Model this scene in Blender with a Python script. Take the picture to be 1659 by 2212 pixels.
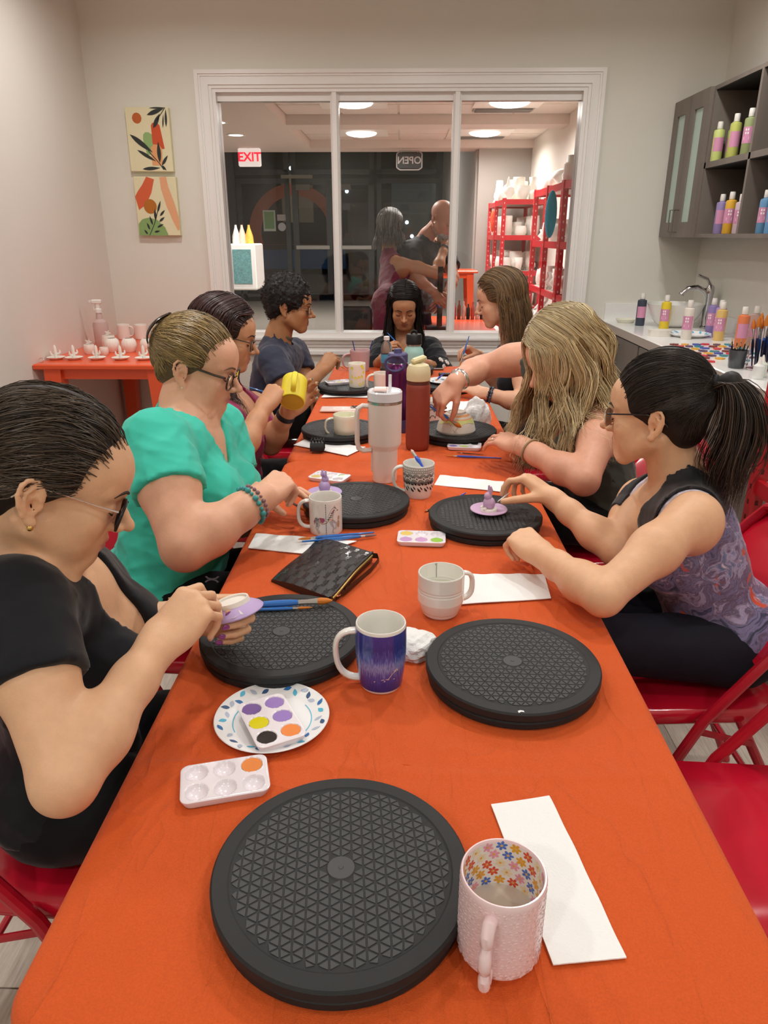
import bpy, bmesh, math, random
import numpy as np
from mathutils import Vector, Matrix, geometry
random.seed(7); RNG = np.random.default_rng(7)
SC = bpy.context.scene
COL = SC.collection
for _o in list(bpy.data.objects): bpy.data.objects.remove(_o)

# ------------------------------------------------------------------ camera
PITCH = math.atan(599/1555.); YAW = math.radians(1.306)
cam = bpy.data.cameras.new('camera'); camo = bpy.data.objects.new('camera', cam); COL.objects.link(camo)
cam.sensor_fit = 'VERTICAL'; cam.sensor_height = 36.0
cam.lens = 1555./2212.*36.0
cam.clip_start = .02; cam.clip_end = 200
camo.location = (0, 0, 1.455)
camo.rotation_euler = (math.pi/2-PITCH, 0, YAW)
SC.camera = camo
SC.view_settings.view_transform = 'Standard'; SC.view_settings.look = 'None'
SC.view_settings.gamma = 1.0; SC.view_settings.use_curve_mapping = False
SC.view_settings.exposure = -0.12
try:
    SC.cycles.max_bounces = 10; SC.cycles.diffuse_bounces = 8; SC.cycles.glossy_bounces = 3
    SC.cycles.transmission_bounces = 6; SC.cycles.transparent_max_bounces = 10
    SC.cycles.caustics_reflective = False; SC.cycles.caustics_refractive = False
    SC.cycles.sample_clamp_indirect = 6.0
except Exception: pass

# ------------------------------------------------------------------ world and lamps
wd = bpy.data.worlds.new('world'); SC.world = wd; wd.use_nodes = True
wd.node_tree.nodes['Background'].inputs[0].default_value = (.008, .010, .014, 1)
wd.node_tree.nodes['Background'].inputs[1].default_value = 1.0

def lamp(name, loc, power, color, size=.16, spread=150, rot=(0, 0, 0), shape='DISK', sy=None):
    d = bpy.data.lights.new(name, 'AREA'); d.energy = power; d.color = color
    d.shape = shape; d.size = size
    if sy: d.size_y = sy
    d.spread = math.radians(spread)
    o = bpy.data.objects.new(name, d); COL.objects.link(o); o.location = loc; o.rotation_euler = rot
    return o
WARM = (1, .985, .955)
CEIL = 2.85
DOWNLIGHTS_AND_FILLS = [(-1.0, .3, 10), (1.0, .3, 10), (-.62, 2.2, 19), (.62, 2.2, 20), (-1.25, 3.9, 23), (0.1, 3.8, 13), (1.30, 3.7, 27), (-1.35, 1.9, 12), (1.4, 1.7, 14), (-1.0, -1.2, 26), (1.0, -1.2, 28)]  # closing entries, right wall and behind camera, are fill added to brighten the room
for _x, _y, _p in DOWNLIGHTS_AND_FILLS:
    lamp('downlight_or_fill_lamp', (_x, _y, CEIL-.035), _p*.58, WARM, .12, 164)
COOL = (1, .95, .90)
FARLIGHTS = [(-.42, 6.92, 34), (.90, 6.92, 32), (-.45, 8.86, 32), (.90, 8.86, 30)]
for _x, _y, _p in FARLIGHTS:
    lamp('panel_lamp', (_x, _y, 2.43), _p, COOL, .45, 170, shape='SQUARE')
for _x, _y in ((-1.70, 7.40), (-1.72, 8.30)):
    lamp('far_downlight_lamp', (_x, _y, 2.40), 22, COOL, .14, 160)
for _x in (-2.2, -.4):
    lamp('entrance_fill', (_x, 13.2, 3.2), 55, COOL, .3, 160)  # unseen fill, added to brighten the far floor and storefront

# ------------------------------------------------------------------ materials
def lin(c):
    if isinstance(c, str):
        c = c.lstrip('#'); c = tuple(int(c[i:i+2], 16)/255. for i in (0, 2, 4))
    return tuple((v/12.92 if v <= .04045 else ((v+.055)/1.055)**2.4) for v in c[:3])
MATS = {}
def mat(name, col, rough=.5, metal=0, bump=0, bscale=200, var=0, vscale=30, spec=.5, vcol=False, coat=0,
        sss=0, sheen=0, trans=0, emit=None, estr=0, ior=1.45, stretch=None, alpha=None):
    if name in MATS: return MATS[name]
    m = bpy.data.materials.new(name); m.use_nodes = True; MATS[name] = m
    nt = m.node_tree; N = nt.nodes; L = nt.links; b = N['Principled BSDF']
    c = lin(col)+(1,)
    I = b.inputs
    I['Base Color'].default_value = c; I['Roughness'].default_value = rough; I['Metallic'].default_value = metal
    I['Specular IOR Level'].default_value = spec; I['IOR'].default_value = ior
    if coat: I['Coat Weight'].default_value = coat; I['Coat Roughness'].default_value = .08
    if sss:
        I['Subsurface Weight'].default_value = sss; I['Subsurface Radius'].default_value = (.012, .005, .003)
        I['Subsurface Scale'].default_value = 1.0
    if sheen: I['Sheen Weight'].default_value = sheen; I['Sheen Roughness'].default_value = .4
    if trans: I['Transmission Weight'].default_value = trans
    if emit: I['Emission Color'].default_value = lin(emit)+(1,); I['Emission Strength'].default_value = estr
    if alpha is not None: I['Alpha'].default_value = alpha
    src = None
    if vcol:
        a = N.new('ShaderNodeVertexColor'); a.layer_name = 'Col'; src = a.outputs[0]
    if var or bump:
        tc = N.new('ShaderNodeTexCoord'); out = tc.outputs['Object']
        if stretch:
            mp = N.new('ShaderNodeMapping'); mp.inputs['Scale'].default_value = stretch
            L.new(out, mp.inputs['Vector']); out = mp.outputs[0]
    if var:
        n = N.new('ShaderNodeTexNoise'); n.inputs['Scale'].default_value = vscale; n.inputs['Detail'].default_value = 5
        L.new(out, n.inputs['Vector'])
        hs = N.new('ShaderNodeMapRange'); hs.inputs['From Min'].default_value = .25; hs.inputs['From Max'].default_value = .75
        hs.inputs['To Min'].default_value = 1-var; hs.inputs['To Max'].default_value = 1+var
        L.new(n.outputs[0], hs.inputs['Value'])
        mx = N.new('ShaderNodeVectorMath'); mx.operation = 'SCALE'
        if src: L.new(src, mx.inputs[0])
        else: mx.inputs[0].default_value = c[:3]
        L.new(hs.outputs[0], mx.inputs['Scale']); src = mx.outputs[0]
    if src: L.new(src, I['Base Color'])
    if bump:
        n = N.new('ShaderNodeTexNoise'); n.inputs['Scale'].default_value = bscale; n.inputs['Detail'].default_value = 4
        L.new(out, n.inputs['Vector'])
        bp = N.new('ShaderNodeBump'); bp.inputs['Strength'].default_value = min(1, bump); bp.inputs['Distance'].default_value = .002
        L.new(n.outputs[0], bp.inputs['Height']); L.new(bp.outputs[0], I['Normal'])
    return m

def cloth_wrinkles(m):
    """broad soft wrinkles as bump under the weave"""
    nt = m.node_tree; N = nt.nodes; L = nt.links; b = N['Principled BSDF']
    tc = N.new('ShaderNodeTexCoord'); prev = [l.from_socket for l in nt.links if l.to_socket == b.inputs['Normal']]
    nrm = prev[0] if prev else None
    for sc_, st_, dist, ex in ((5.0, (1, .45, 1), .022, 1), (2.2, (.9, 1.3, 1), .02, 1), (9, (1.2, .35, 1), .010, 1)):
        mp = N.new('ShaderNodeMapping'); mp.inputs['Scale'].default_value = st_; mp.inputs['Rotation'].default_value = (0, 0, .25*sc_); L.new(tc.outputs['Object'], mp.inputs['Vector'])
        n = N.new('ShaderNodeTexNoise'); n.inputs['Scale'].default_value = sc_; n.inputs['Detail'].default_value = 3; n.inputs['Distortion'].default_value = .8; L.new(mp.outputs[0], n.inputs['Vector'])
        r = N.new('ShaderNodeMath'); r.operation = 'SUBTRACT'; r.inputs[1].default_value = .5; L.new(n.outputs[0], r.inputs[0])
        ab = N.new('ShaderNodeMath'); ab.operation = 'ABSOLUTE'; L.new(r.outputs[0], ab.inputs[0])
        pw = N.new('ShaderNodeMath'); pw.operation = 'POWER'; pw.inputs[1].default_value = .6; L.new(ab.outputs[0], pw.inputs[0])
        bp = N.new('ShaderNodeBump'); bp.inputs['Strength'].default_value = .55; bp.inputs['Distance'].default_value = dist; bp.invert = True
        L.new(pw.outputs[0], bp.inputs['Height'])
        if nrm: L.new(nrm, bp.inputs['Normal'])
        nrm = bp.outputs[0]
    L.new(nrm, b.inputs['Normal'])
def glassmat(name, col=(1, 1, 1), alpha_mix=.9, rough=0.0):
    """thin pane: mostly see-through with fresnel reflection"""
    if name in MATS: return MATS[name]
    m = bpy.data.materials.new(name); m.use_nodes = True; MATS[name] = m
    nt = m.node_tree; N = nt.nodes; L = nt.links; N.clear()
    o = N.new('ShaderNodeOutputMaterial'); t = N.new('ShaderNodeBsdfTransparent'); t.inputs[0].default_value = (*col, 1)
    g = N.new('ShaderNodeBsdfGlossy'); g.inputs['Roughness'].default_value = rough
    f = N.new('ShaderNodeFresnel'); f.inputs[0].default_value = 1.45
    mx = N.new('ShaderNodeMixShader'); L.new(f.outputs[0], mx.inputs[0]); L.new(t.outputs[0], mx.inputs[1]); L.new(g.outputs[0], mx.inputs[2])
    L.new(mx.outputs[0], o.inputs[0])
    return m

# ------------------------------------------------------------------ mesh builder
class MB:
    def __init__(s): s.v = []; s.f = []; s.c = None
    def add(s, v, f):
        o = len(s.v); s.v += [tuple(map(float, p)) for p in v]; s.f += [tuple(i+o for i in q) for q in f]; return s
    def box(s, x0, x1, y0, y1, z0, z1, bev=0):
        if bev:
            b = min(bev, (x1-x0)*.45, (y1-y0)*.45, (z1-z0)*.45)
            def ring(z, i): return [(x0+b*i[0], y0+b*i[1], z), (x1-b*i[0], y0+b*i[1], z), (x1-b*i[0], y0+b*i[1], z)]
            v = []
            for z, ins in ((z0, b), (z0+b, 0), (z1-b, 0), (z1, b)):
                a, c = ins, b
                # octagon-ish ring with cut corners
                v += [(x0+a+c, y0+a, z), (x1-a-c, y0+a, z), (x1-a, y0+a+c, z), (x1-a, y1-a-c, z),
                      (x1-a-c, y1-a, z), (x0+a+c, y1-a, z), (x0+a, y1-a-c, z), (x0+a, y0+a+c, z)] if False else \
                     [(x0+max(a, b*.3)+b*.3, y0+a, z), (x1-max(a, b*.3)-b*.3, y0+a, z), (x1-a, y0+max(a, b*.3)+b*.3, z), (x1-a, y1-max(a, b*.3)-b*.3, z),
                      (x1-max(a, b*.3)-b*.3, y1-a, z), (x0+max(a, b*.3)+b*.3, y1-a, z), (x0+a, y1-max(a, b*.3)-b*.3, z), (x0+a, y0+max(a, b*.3)+b*.3, z)]
            f = [tuple(range(7, -1, -1)), tuple(range(24, 32))]
            for r in range(3):
                for i in range(8): f.append((r*8+i, r*8+(i+1) % 8, r*8+8+(i+1) % 8, r*8+8+i))
            return s.add(v, f)
        v = [(x0, y0, z0), (x1, y0, z0), (x1, y1, z0), (x0, y1, z0), (x0, y0, z1), (x1, y0, z1), (x1, y1, z1), (x0, y1, z1)]
        return s.add(v, [(0, 3, 2, 1), (4, 5, 6, 7), (0, 1, 5, 4), (1, 2, 6, 5), (2, 3, 7, 6), (3, 0, 4, 7)])
    def lathe(s, prof, n=40, c=(0, 0, 0), close=False):
        """prof list of (r,z); r==0 collapses"""
        v = []; f = []; rows = []
        for r, z in prof:
            if r <= 1e-6: rows.append([len(v)]); v.append((c[0], c[1], c[2]+z))
            else:
                rows.append(list(range(len(v), len(v)+n)))
                v += [(c[0]+r*math.cos(2*math.pi*i/n), c[1]+r*math.sin(2*math.pi*i/n), c[2]+z) for i in range(n)]
        prs = list(zip(rows[:-1], rows[1:]))
        if close: prs.append((rows[-1], rows[0]))
        for a, b in prs:
            for i in range(n):
                j = (i+1) % n
                if len(a) == 1 and len(b) == 1: continue
                if len(a) == 1: f.append((a[0], b[j], b[i]))
                elif len(b) == 1: f.append((a[i], a[j], b[0]))
                else: f.append((a[i], a[j], b[j], b[i]))
        return s.add(v, f)
    def tube(s, pts, r, n=10, cap=True, closed=False, flat=None):
        """pts list; r scalar or list; flat=(a,b) multipliers with up hint z"""
        P = [Vector(p) for p in pts]; m = len(P)
        R = [r]*m if not hasattr(r, '__len__') else list(r)
        v = []; f = []; up = None
        for i in range(m):
            if closed: t = (P[(i+1) % m]-P[i-1])
            else: t = P[min(i+1, m-1)]-P[max(i-1, 0)]
            if t.length < 1e-9: t = Vector((0, 0, 1))
            t.normalize()
            if up is None:
                up = Vector((0, 0, 1)) if abs(t.z) < .9 else Vector((1, 0, 0))
            up = (up-t*up.dot(t))
            if up.length < 1e-6: up = t.orthogonal()
            up.normalize(); sd = t.cross(up)
            a, b = flat if flat else (1, 1)
            for k in range(n):
                an = 2*math.pi*k/n
                v.append(P[i]+sd*(math.cos(an)*R[i]*a)+up*(math.sin(an)*R[i]*b))
        for i in range(m if closed else m-1):
            j = (i+1) % m
            for k in range(n): f.append((i*n+k, i*n+(k+1) % n, j*n+(k+1) % n, j*n+k))
        if cap and not closed:
            f.append(tuple(range(n-1, -1, -1))); f.append(tuple(range((m-1)*n, m*n)))
        return s.add(v, f)
    def ball(s, c, r, n=14, m=8):
        rr = r if hasattr(r, '__len__') else (r, r, r)
        b = MB().lathe([(math.sin(math.pi*i/m), -math.cos(math.pi*i/m)) if 0 < i < m else (0, -1 if i == 0 else 1) for i in range(m+1)], n)
        return s.add([(c[0]+x*rr[0], c[1]+y*rr[1], c[2]+z*rr[2]) for x, y, z in b.v], b.f)
    def poly(s, pts3):
        """fill polygon of 3d points"""
        P = [Vector(p) for p in pts3]
        return s.add(P, geometry.tessellate_polygon([P]))
    def prism(s, pts2, z0, z1):
        n = len(pts2)
        v = [(x, y, z0) for x, y in pts2]+[(x, y, z1) for x, y in pts2]
        T = geometry.tessellate_polygon([[Vector((x, y, 0)) for x, y in pts2]])
        f = [tuple(t) for t in T]+[tuple(i+n for i in reversed(t)) for t in T]
        f += [(i, (i+1) % n, n+(i+1) % n, n+i) for i in range(n)]
        return s.add(v, f)
    def xf(s, fn): s.v = [tuple(map(float, fn(*p))) for p in s.v]; return s
    def move(s, x, y, z): return s.xf(lambda a, b, c: (a+x, b+y, c+z))
    def rotz(s, a):
        ca, sa = math.cos(a), math.sin(a); return s.xf(lambda x, y, z: (x*ca-y*sa, x*sa+y*ca, z))

def mesh_from(name, V, Fq, smooth=True, cols=None):
    me = bpy.data.meshes.new(name)
    if isinstance(Fq, np.ndarray):
        V = np.asarray(V, np.float32); nf, k = Fq.shape
        me.vertices.add(len(V)); me.vertices.foreach_set('co', V.ravel())
        me.loops.add(nf*k); me.loops.foreach_set('vertex_index', Fq.astype(np.int32).ravel())
        me.polygons.add(nf); me.polygons.foreach_set('loop_start', np.arange(0, nf*k, k, dtype=np.int32))
        me.update(calc_edges=True); me.validate()
    else:
        me.from_pydata(V, [], Fq)
    if smooth: me.polygons.foreach_set('use_smooth', np.ones(len(me.polygons), bool))
    if cols is not None:
        at = me.color_attributes.new('Col', 'FLOAT_COLOR', 'POINT')
        c4 = np.ones((len(me.vertices), 4), np.float32); c4[:, :3] = cols; at.data.foreach_set('color', c4.ravel())
    me.update()
    return me
def recalc(me):
    bm = bmesh.new(); bm.from_mesh(me); bmesh.ops.recalc_face_normals(bm, faces=bm.faces); bm.to_mesh(me); bm.free()
def obj(name, mb, m, parent=None, smooth=True, ang=35, kind=None, label=None, cols=None, fix=True):
    if isinstance(mb, MB): me = mesh_from(name, mb.v, mb.f, smooth, cols); 
    else: me = mb
    if fix and isinstance(mb, MB): recalc(me)
    if m is not None: me.materials.append(m)
    o = bpy.data.objects.new(name, me); COL.objects.link(o)
    if parent is not None: o.parent = parent
    if smooth and ang and isinstance(mb, MB):
        try: me.set_sharp_from_angle(angle=math.radians(ang))
        except Exception: pass
    if kind: o['kind'] = kind
    if label: o['label'] = label
    return o
def thing(name, label, cat, loc=(0, 0, 0), rz=0, group=None, rot=None):
    o = bpy.data.objects.new(name, None); COL.objects.link(o); o.location = loc
    o.rotation_euler = rot if rot else (0, 0, rz); o['label'] = label; o['category'] = cat
    if group: o['group'] = group
    o.empty_display_size = .05
    return o
def tag(o, label, cat, group=None, kind=None):
    o['label'] = label; o['category'] = cat
    if group: o['group'] = group
    if kind: o['kind'] = kind
    return o
def struct(name, mb, m, parent=None, smooth=False, label=None):
    o = obj(name, mb, m, parent, smooth)
    if parent is None: o['kind'] = 'structure'
    if label: o['label'] = label
    return o
def kids(o): return [c for c in o.children]
def dup(root, loc=None, rz=None, label=None, group=None, parent=None):
    c = root.copy(); COL.objects.link(c)
    if parent is not None: c.parent = parent
    for ch in kids(root): dup(ch, parent=c)
    if loc is not None: c.location = loc
    if rz is not None: c.rotation_euler = (0, 0, rz)
    if label: c['label'] = label
    if group: c['group'] = group
    return c
def rotation(axis_to, axis_from=(0, 0, 1)):
    return Vector(axis_from).rotation_difference(Vector(axis_to))

# ---- flat print: 2-d polygons laid on a surface (fn maps u,v -> 3-d)
def ell(cx, cy, a, b, rot=0, n=12):
    c, s_ = math.cos(rot), math.sin(rot)
    return [(cx+a*math.cos(t)*c-b*math.sin(t)*s_, cy+a*math.cos(t)*s_+b*math.sin(t)*c) for t in [2*math.pi*i/n for i in range(n)]]
def leafp(x0, y0, x1, y1, w, n=7, bend=0.0):
    dx, dy = x1-x0, y1-y0; L = math.hypot(dx, dy) or 1e-9; nx, ny = -dy/L, dx/L
    up = []; dn = []
    for i in range(n+1):
        t = i/n; ww = w*math.sin(math.pi*t**.85)*1.0; b = bend*math.sin(math.pi*t)
        px, py = x0+dx*t+nx*b, y0+dy*t+ny*b
        up.append((px+nx*ww, py+ny*ww))
        if 0 < i < n: dn.append((px-nx*ww, py-ny*ww))
    return up+dn[::-1]
def strokep(pts, w):
    L = []; R = []
    for i, (x, y) in enumerate(pts):
        x0, y0 = pts[max(i-1, 0)]; x1, y1 = pts[min(i+1, len(pts)-1)]
        dx, dy = x1-x0, y1-y0; l = math.hypot(dx, dy) or 1; ww = w[i] if hasattr(w, '__len__') else w
        L.append((x-dy/l*ww, y+dx/l*ww)); R.append((x+dy/l*ww, y-dx/l*ww))
    return L+R[::-1]
def decal(polys, fn):
    mb = MB()
    for p in polys:
        T = geometry.tessellate_polygon([[Vector((x, y, 0)) for x, y in p]])
        mb.add([fn(x, y) for x, y in p], [tuple(t) for t in T])
    return mb
def text_polys(txt, size, bold=0.0):
    """triangles of a text as 2-d polygons, centred"""
    cu = bpy.data.curves.new('t', 'FONT'); cu.body = txt; cu.size = size; cu.align_x = 'CENTER'; cu.align_y = 'CENTER'; cu.offset = bold
    cu.resolution_u = 3
    o = bpy.data.objects.new('t', cu); COL.objects.link(o)
    dg = bpy.context.evaluated_depsgraph_get(); dg.update(); me = o.evaluated_get(dg).to_mesh()
    P = [[(me.vertices[i].co.x, me.vertices[i].co.y) for i in f.vertices] for f in me.polygons]
    bpy.data.objects.remove(o); bpy.data.curves.remove(cu)
    return P
def trs(polys, dx=0, dy=0, sx=1, sy=1, rot=0):
    c, s_ = math.cos(rot), math.sin(rot)
    return [[(dx+(x*c-y*s_)*sx, dy+(x*s_+y*c)*sy) for x, y in p] for p in polys]
def on_cyl(r, cz=0, a0=0):
    """u = arc length, v = height, a0 = angle of u=0"""
    rf = r if callable(r) else (lambda z: r)
    def fn(u, v):
        rr = rf(v); a = a0+u/rr
        return (rr*math.cos(a), rr*math.sin(a), v+cz)
    return fn
# ------------------------------------------------------------------ the room
XL, XR, YB = -1.955, 1.95, 5.05
M_wall = mat('wall_paint', '#dcdad0', .75, bump=.12, bscale=260, var=.012, vscale=3)
M_wallL = mat('wall_paint_left_bounce', '#dcd6cd', .75, bump=.12, bscale=260, var=.012, vscale=3)  # same wall paint, tinted warmer for the orange bounce off the cloths
M_ceil = mat('ceiling_paint', '#f2f0ec', .8)
M_trim = mat('white_trim', '#e9e7e3', .32)
M_floor = mat('floor_board', '#a79e93', .45, var=.2, vscale=14, stretch=(9, .8, 1), bump=.2, bscale=60)
M_plank = mat('plank_wood', '#b1a79a', .42, var=.24, vscale=16, stretch=(10, .8, 1), bump=.25, bscale=50)
M_plank2 = mat('plank_wood_dark', '#9b9186', .42, var=.24, vscale=16, stretch=(10, .8, 1), bump=.25, bscale=50)
M_plank3 = mat('plank_wood_pale', '#bfb6aa', .42, var=.2, vscale=16, stretch=(10, .8, 1), bump=.25, bscale=50)
fl = struct('floor', MB().box(-4.2, 2.2, -2, 17.7, -.05, -.004), M_floor)
pm = [obj('plank', MB().box(0, .176, 0, 1.196, -.003, .0), m_, fl, smooth=False) for m_ in (M_plank, M_plank2, M_plank3)]
first = [True]*3
for i in range(23):
    off = (i*0.37) % 1.2
    for j in range(6):
        x0 = -2.0+i*.178; y0 = -1.2+off+j*1.2
        if y0 > 3.6 or x0 > 1.95: continue
        k = RNG.integers(0, 3)
        if first[k]: o = pm[k]; first[k] = False
        else: o = pm[k].copy(); COL.objects.link(o)
        o.location = (x0, y0, 0)
struct('ceiling', MB().box(XL-.1, XR+.1, -2, YB+.12, CEIL, CEIL+.08), M_ceil)
struct('wall_left', MB().box(XL-.12, XL, -2, YB, 0, CEIL), M_wallL)
struct('wall_right', MB().box(XR, XR+.12, -2, YB, 0, CEIL), M_wall)
struct('wall_near', MB().box(XL-.12, XR+.12, -2.12, -2, 0, CEIL), M_wall)
# back wall with the window opening
OX0, OX1, OZ0, OZ1 = -1.185, 1.135, .80, 2.305
wb = MB()
wb.box(XL-.12, OX0, YB, YB+.12, 0, CEIL); wb.box(OX1, XR+.12, YB, YB+.12, 0, CEIL)
wb.box(OX0, OX1, YB, YB+.12, 0, OZ0); wb.box(OX0, OX1, YB, YB+.12, OZ1, CEIL)
struct('wall_back', wb, M_wall)
# baseboards
for nm, b_ in (('baseboard_left', (XL, XL+.014, -2, YB, 0, .12)), ('baseboard_back', (XL, XR, YB-.014, YB, 0, .12)), ('baseboard_right', (XR-.014, XR, -2, YB, 0, .12))):
    struct(nm, MB().box(*b_), M_trim)
# window: frame with moulded casing, stool, mullions, three panes
win = struct('window_1', None or MB().box(OX0, OX0+.03, YB-.005, YB+.125, OZ0, OZ1).box(OX1-.03, OX1, YB-.005, YB+.125, OZ0, OZ1)
             .box(OX0+.03, OX1-.03, YB-.005, YB+.125, OZ1-.03, OZ1).box(OX0+.03, OX1-.03, YB-.005, YB+.125, OZ0, OZ0+.03), M_trim)
def casing(x0, x1, z0, z1, side):
    """stepped moulding on the room side"""
    mb = MB()
    steps = [(0, .022, .030), (.022, .034, .022), (.034, .072, .016), (.072, .080, .022), (.080, .098, .013)]
    for a, b, t in steps:
        if side == 'l': mb.box(x0+a, x0+b, YB-t, YB, z0, z1-b)
        elif side == 'r': mb.box(x1-b, x1-a, YB-t, YB, z0, z1-b)
        else: mb.box(x0+a, x1-a, YB-t, YB, z1-b, z1-a)
    return mb
CX0, CX1, CZ = -1.275, 1.228, 2.393
obj('casing', casing(CX0, CX1, .80, CZ, 'l'), M_trim, win, False)
obj('casing', casing(CX0, CX1, .80, CZ, 'r'), M_trim, win, False)
obj('casing', casing(CX0, CX1, .80, CZ, 't'), M_trim, win, False)
obj('stool', MB().box(CX0-.02, CX1+.02, YB-.05, YB+.05, .778, .802, .006), M_trim, win, False)
ap = MB()
for z0, z1, t in ((.755, .778, .034), (.735, .755, .026), (.705, .735, .018), (.682, .705, .03)): ap.box(CX0, CX1, YB-t, YB, z0, z1)
obj('apron', ap, M_trim, win, False)
for xm in (-.424, .339):
    obj('mullion', MB().box(xm-.026, xm+.026, YB+.02, YB+.10, OZ0+.03, OZ1-.03).box(xm-.014, xm+.014, YB-.0, YB+.02, OZ0+.03, OZ1-.03), M_trim, win, False)
obj('head_rail', MB().box(OX0+.03, OX1-.03, YB+.03, YB+.09, OZ1-.075, OZ1-.03), M_trim, win, False)
M_glass = glassmat('window_glass', (.97, .98, .98))
for a, b in ((OX0+.03, -.45), (-.398, .313), (.365, OX1-.03)):
    obj('pane', MB().box(a, b, YB+.055, YB+.061, OZ0+.03, OZ1-.075), M_glass, win, False)

# ------------------------------------------------------------------ far room behind the window
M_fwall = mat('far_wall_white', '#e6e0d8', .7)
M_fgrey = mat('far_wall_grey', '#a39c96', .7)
M_tile = mat('ceiling_tile', '#d5ccc4', .85, bump=.2, bscale=120)
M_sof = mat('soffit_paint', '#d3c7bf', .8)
M_dark = mat('storefront_metal', '#4a4d50', .4)
FXR, FXL, FYE = 1.56, -4.0, 9.65
SZ = 2.42; TCZ = 2.52
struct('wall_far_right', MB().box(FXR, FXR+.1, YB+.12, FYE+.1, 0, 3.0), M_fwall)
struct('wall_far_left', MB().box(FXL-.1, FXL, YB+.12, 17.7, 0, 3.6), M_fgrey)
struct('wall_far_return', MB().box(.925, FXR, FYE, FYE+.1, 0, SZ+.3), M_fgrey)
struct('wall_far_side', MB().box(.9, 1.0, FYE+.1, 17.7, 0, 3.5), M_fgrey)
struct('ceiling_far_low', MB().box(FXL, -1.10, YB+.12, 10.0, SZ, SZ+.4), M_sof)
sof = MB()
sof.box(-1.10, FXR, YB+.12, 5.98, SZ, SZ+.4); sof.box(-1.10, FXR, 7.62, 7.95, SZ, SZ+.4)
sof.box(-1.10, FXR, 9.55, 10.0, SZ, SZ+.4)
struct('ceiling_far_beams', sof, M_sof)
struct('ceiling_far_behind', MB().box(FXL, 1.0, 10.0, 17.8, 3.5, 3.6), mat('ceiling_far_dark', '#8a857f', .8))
cf = struct('ceiling_far_grid', MB().box(-1.10, FXR, 5.9, 9.6, TCZ, TCZ+.04), M_trim)
tl = None
panel_spots = [(-.42, 6.92), (.90, 6.92), (-.45, 8.86), (.90, 8.86)]
for r0, r1 in ((5.98, 7.62), (7.95, 9.55)):
    ny = 3 if r0 < 7 else 3
    dy = (r1-r0)/ny
    for i in range(5):
        for j in range(ny):
            cx, cy = -1.10+.532*(i+.5), r0+dy*(j+.5)
            if tl is None or abs(dy-td) > 1e-6:
                tl = obj('ceiling_tile', MB().box(-.256, .256, -dy/2+.012, dy/2-.012, -.012, 0), M_tile, cf, False); td = dy; o = tl
            else: o = tl.copy(); COL.objects.link(o)
            o.location = (cx, cy, TCZ-.002)
M_lamp = mat('lamp_diffuser', '#ffffff', .4, emit='#fff6ea', estr=5)
M_lampf = mat('lamp_frame', '#e9e6e0', .4)
for i, (x, y) in enumerate(panel_spots):
    t = thing('ceiling_light', ['square ceiling light panel nearest the window, left of the middle', 'square ceiling light panel nearest the window, at right beside a grey vent', 'square ceiling light panel beyond the cross beam, left one', 'square ceiling light panel beyond the cross beam, right one'][i], 'light', (x, y, TCZ-.014), group='ceiling panels in the far room')
    obj('frame', MB().box(-.29, .29, -.29, .29, -.012, 0), M_lampf, t, False)
    obj('diffuser', MB().ball((0, 0, -.012), (.17, .17, .038), 24, 8), M_lamp, t)
for i, (x, y) in enumerate([(.90, 7.33), (.90, 9.27)]):
    t = thing('ceiling_vent', ['grey ceiling vent beside the nearer right light panel', 'grey ceiling vent beside the farther right light panel'][i], 'vent', (x, y, TCZ-.014))
    obj('frame', MB().box(-.27, .27, -.10, .10, -.01, 0), mat('vent_grey', '#8d8782', .5), t, False)
    for k in range(6): obj('slat', MB().box(-.25, .25, -.085+k*.03, -.07+k*.03, -.02, -.008), mat('vent_slat', '#76716d', .5), t, False)
for i, (x, y) in enumerate(((-1.70, 7.40), (-1.72, 8.30))):
    t = thing('recessed_light', ['round recessed ceiling light at left, nearer the window', 'round recessed ceiling light at left, above the exit sign side'][i], 'light', (x, y, SZ))
    obj('trim_ring', MB().lathe([(.075, 0), (.10, 0), (.10, -.008), (.075, -.008)], 28, close=True), M_lampf, t)
    obj('diffuser', MB().lathe([(0, -.012), (.076, -.006), (.076, 0)], 28), M_lamp, t)

# storefront
FY = 17.5
def frame(mb, x0, x1, z0, z1, w=.09): 
    mb.box(x0, x0+w, FY, FY+.12, z0, z1); mb.box(x1-w, x1, FY, FY+.12, z0, z1); mb.box(x0, x1, FY, FY+.12, z0, z0+w); mb.box(x0, x1, FY, FY+.12, z1-w, z1); return mb
M_sfg = mat('storefront_glass', '#0b0d0f', .03, spec=.5, trans=.0)
sf = struct('window_2', frame(MB(), -3.9, 1.0, 0, 3.5, .16), M_dark)
for a, b, z0, z1 in ((-3.7, -2.52, .0, 2.62), (-.56, .86, .1, 2.62), (-3.7, -2.52, 2.7, 3.4), (-2.46, -.62, 2.7, 3.4), (-.56, .86, 2.7, 3.4)):
    obj('sash', frame(MB(), a, b, z0, z1, .10), M_dark, sf, False)
M_sky = glassmat('street_glass', (.80, .82, .84))
for a, b, z0, z1 in ((-3.6, -2.62, .1, 2.52), (-.46, .76, .2, 2.52), (-3.6, -2.62, 2.8, 3.3), (-2.36, -.72, 2.8, 3.3), (-.46, .76, 2.8, 3.3)):
    obj('pane', MB().box(a, b, FY+.05, FY+.056, z0, z1), M_sky, sf, False)
M_bar = mat('push_bar_steel', '#d9d6d0', .3, metal=.4)
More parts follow.
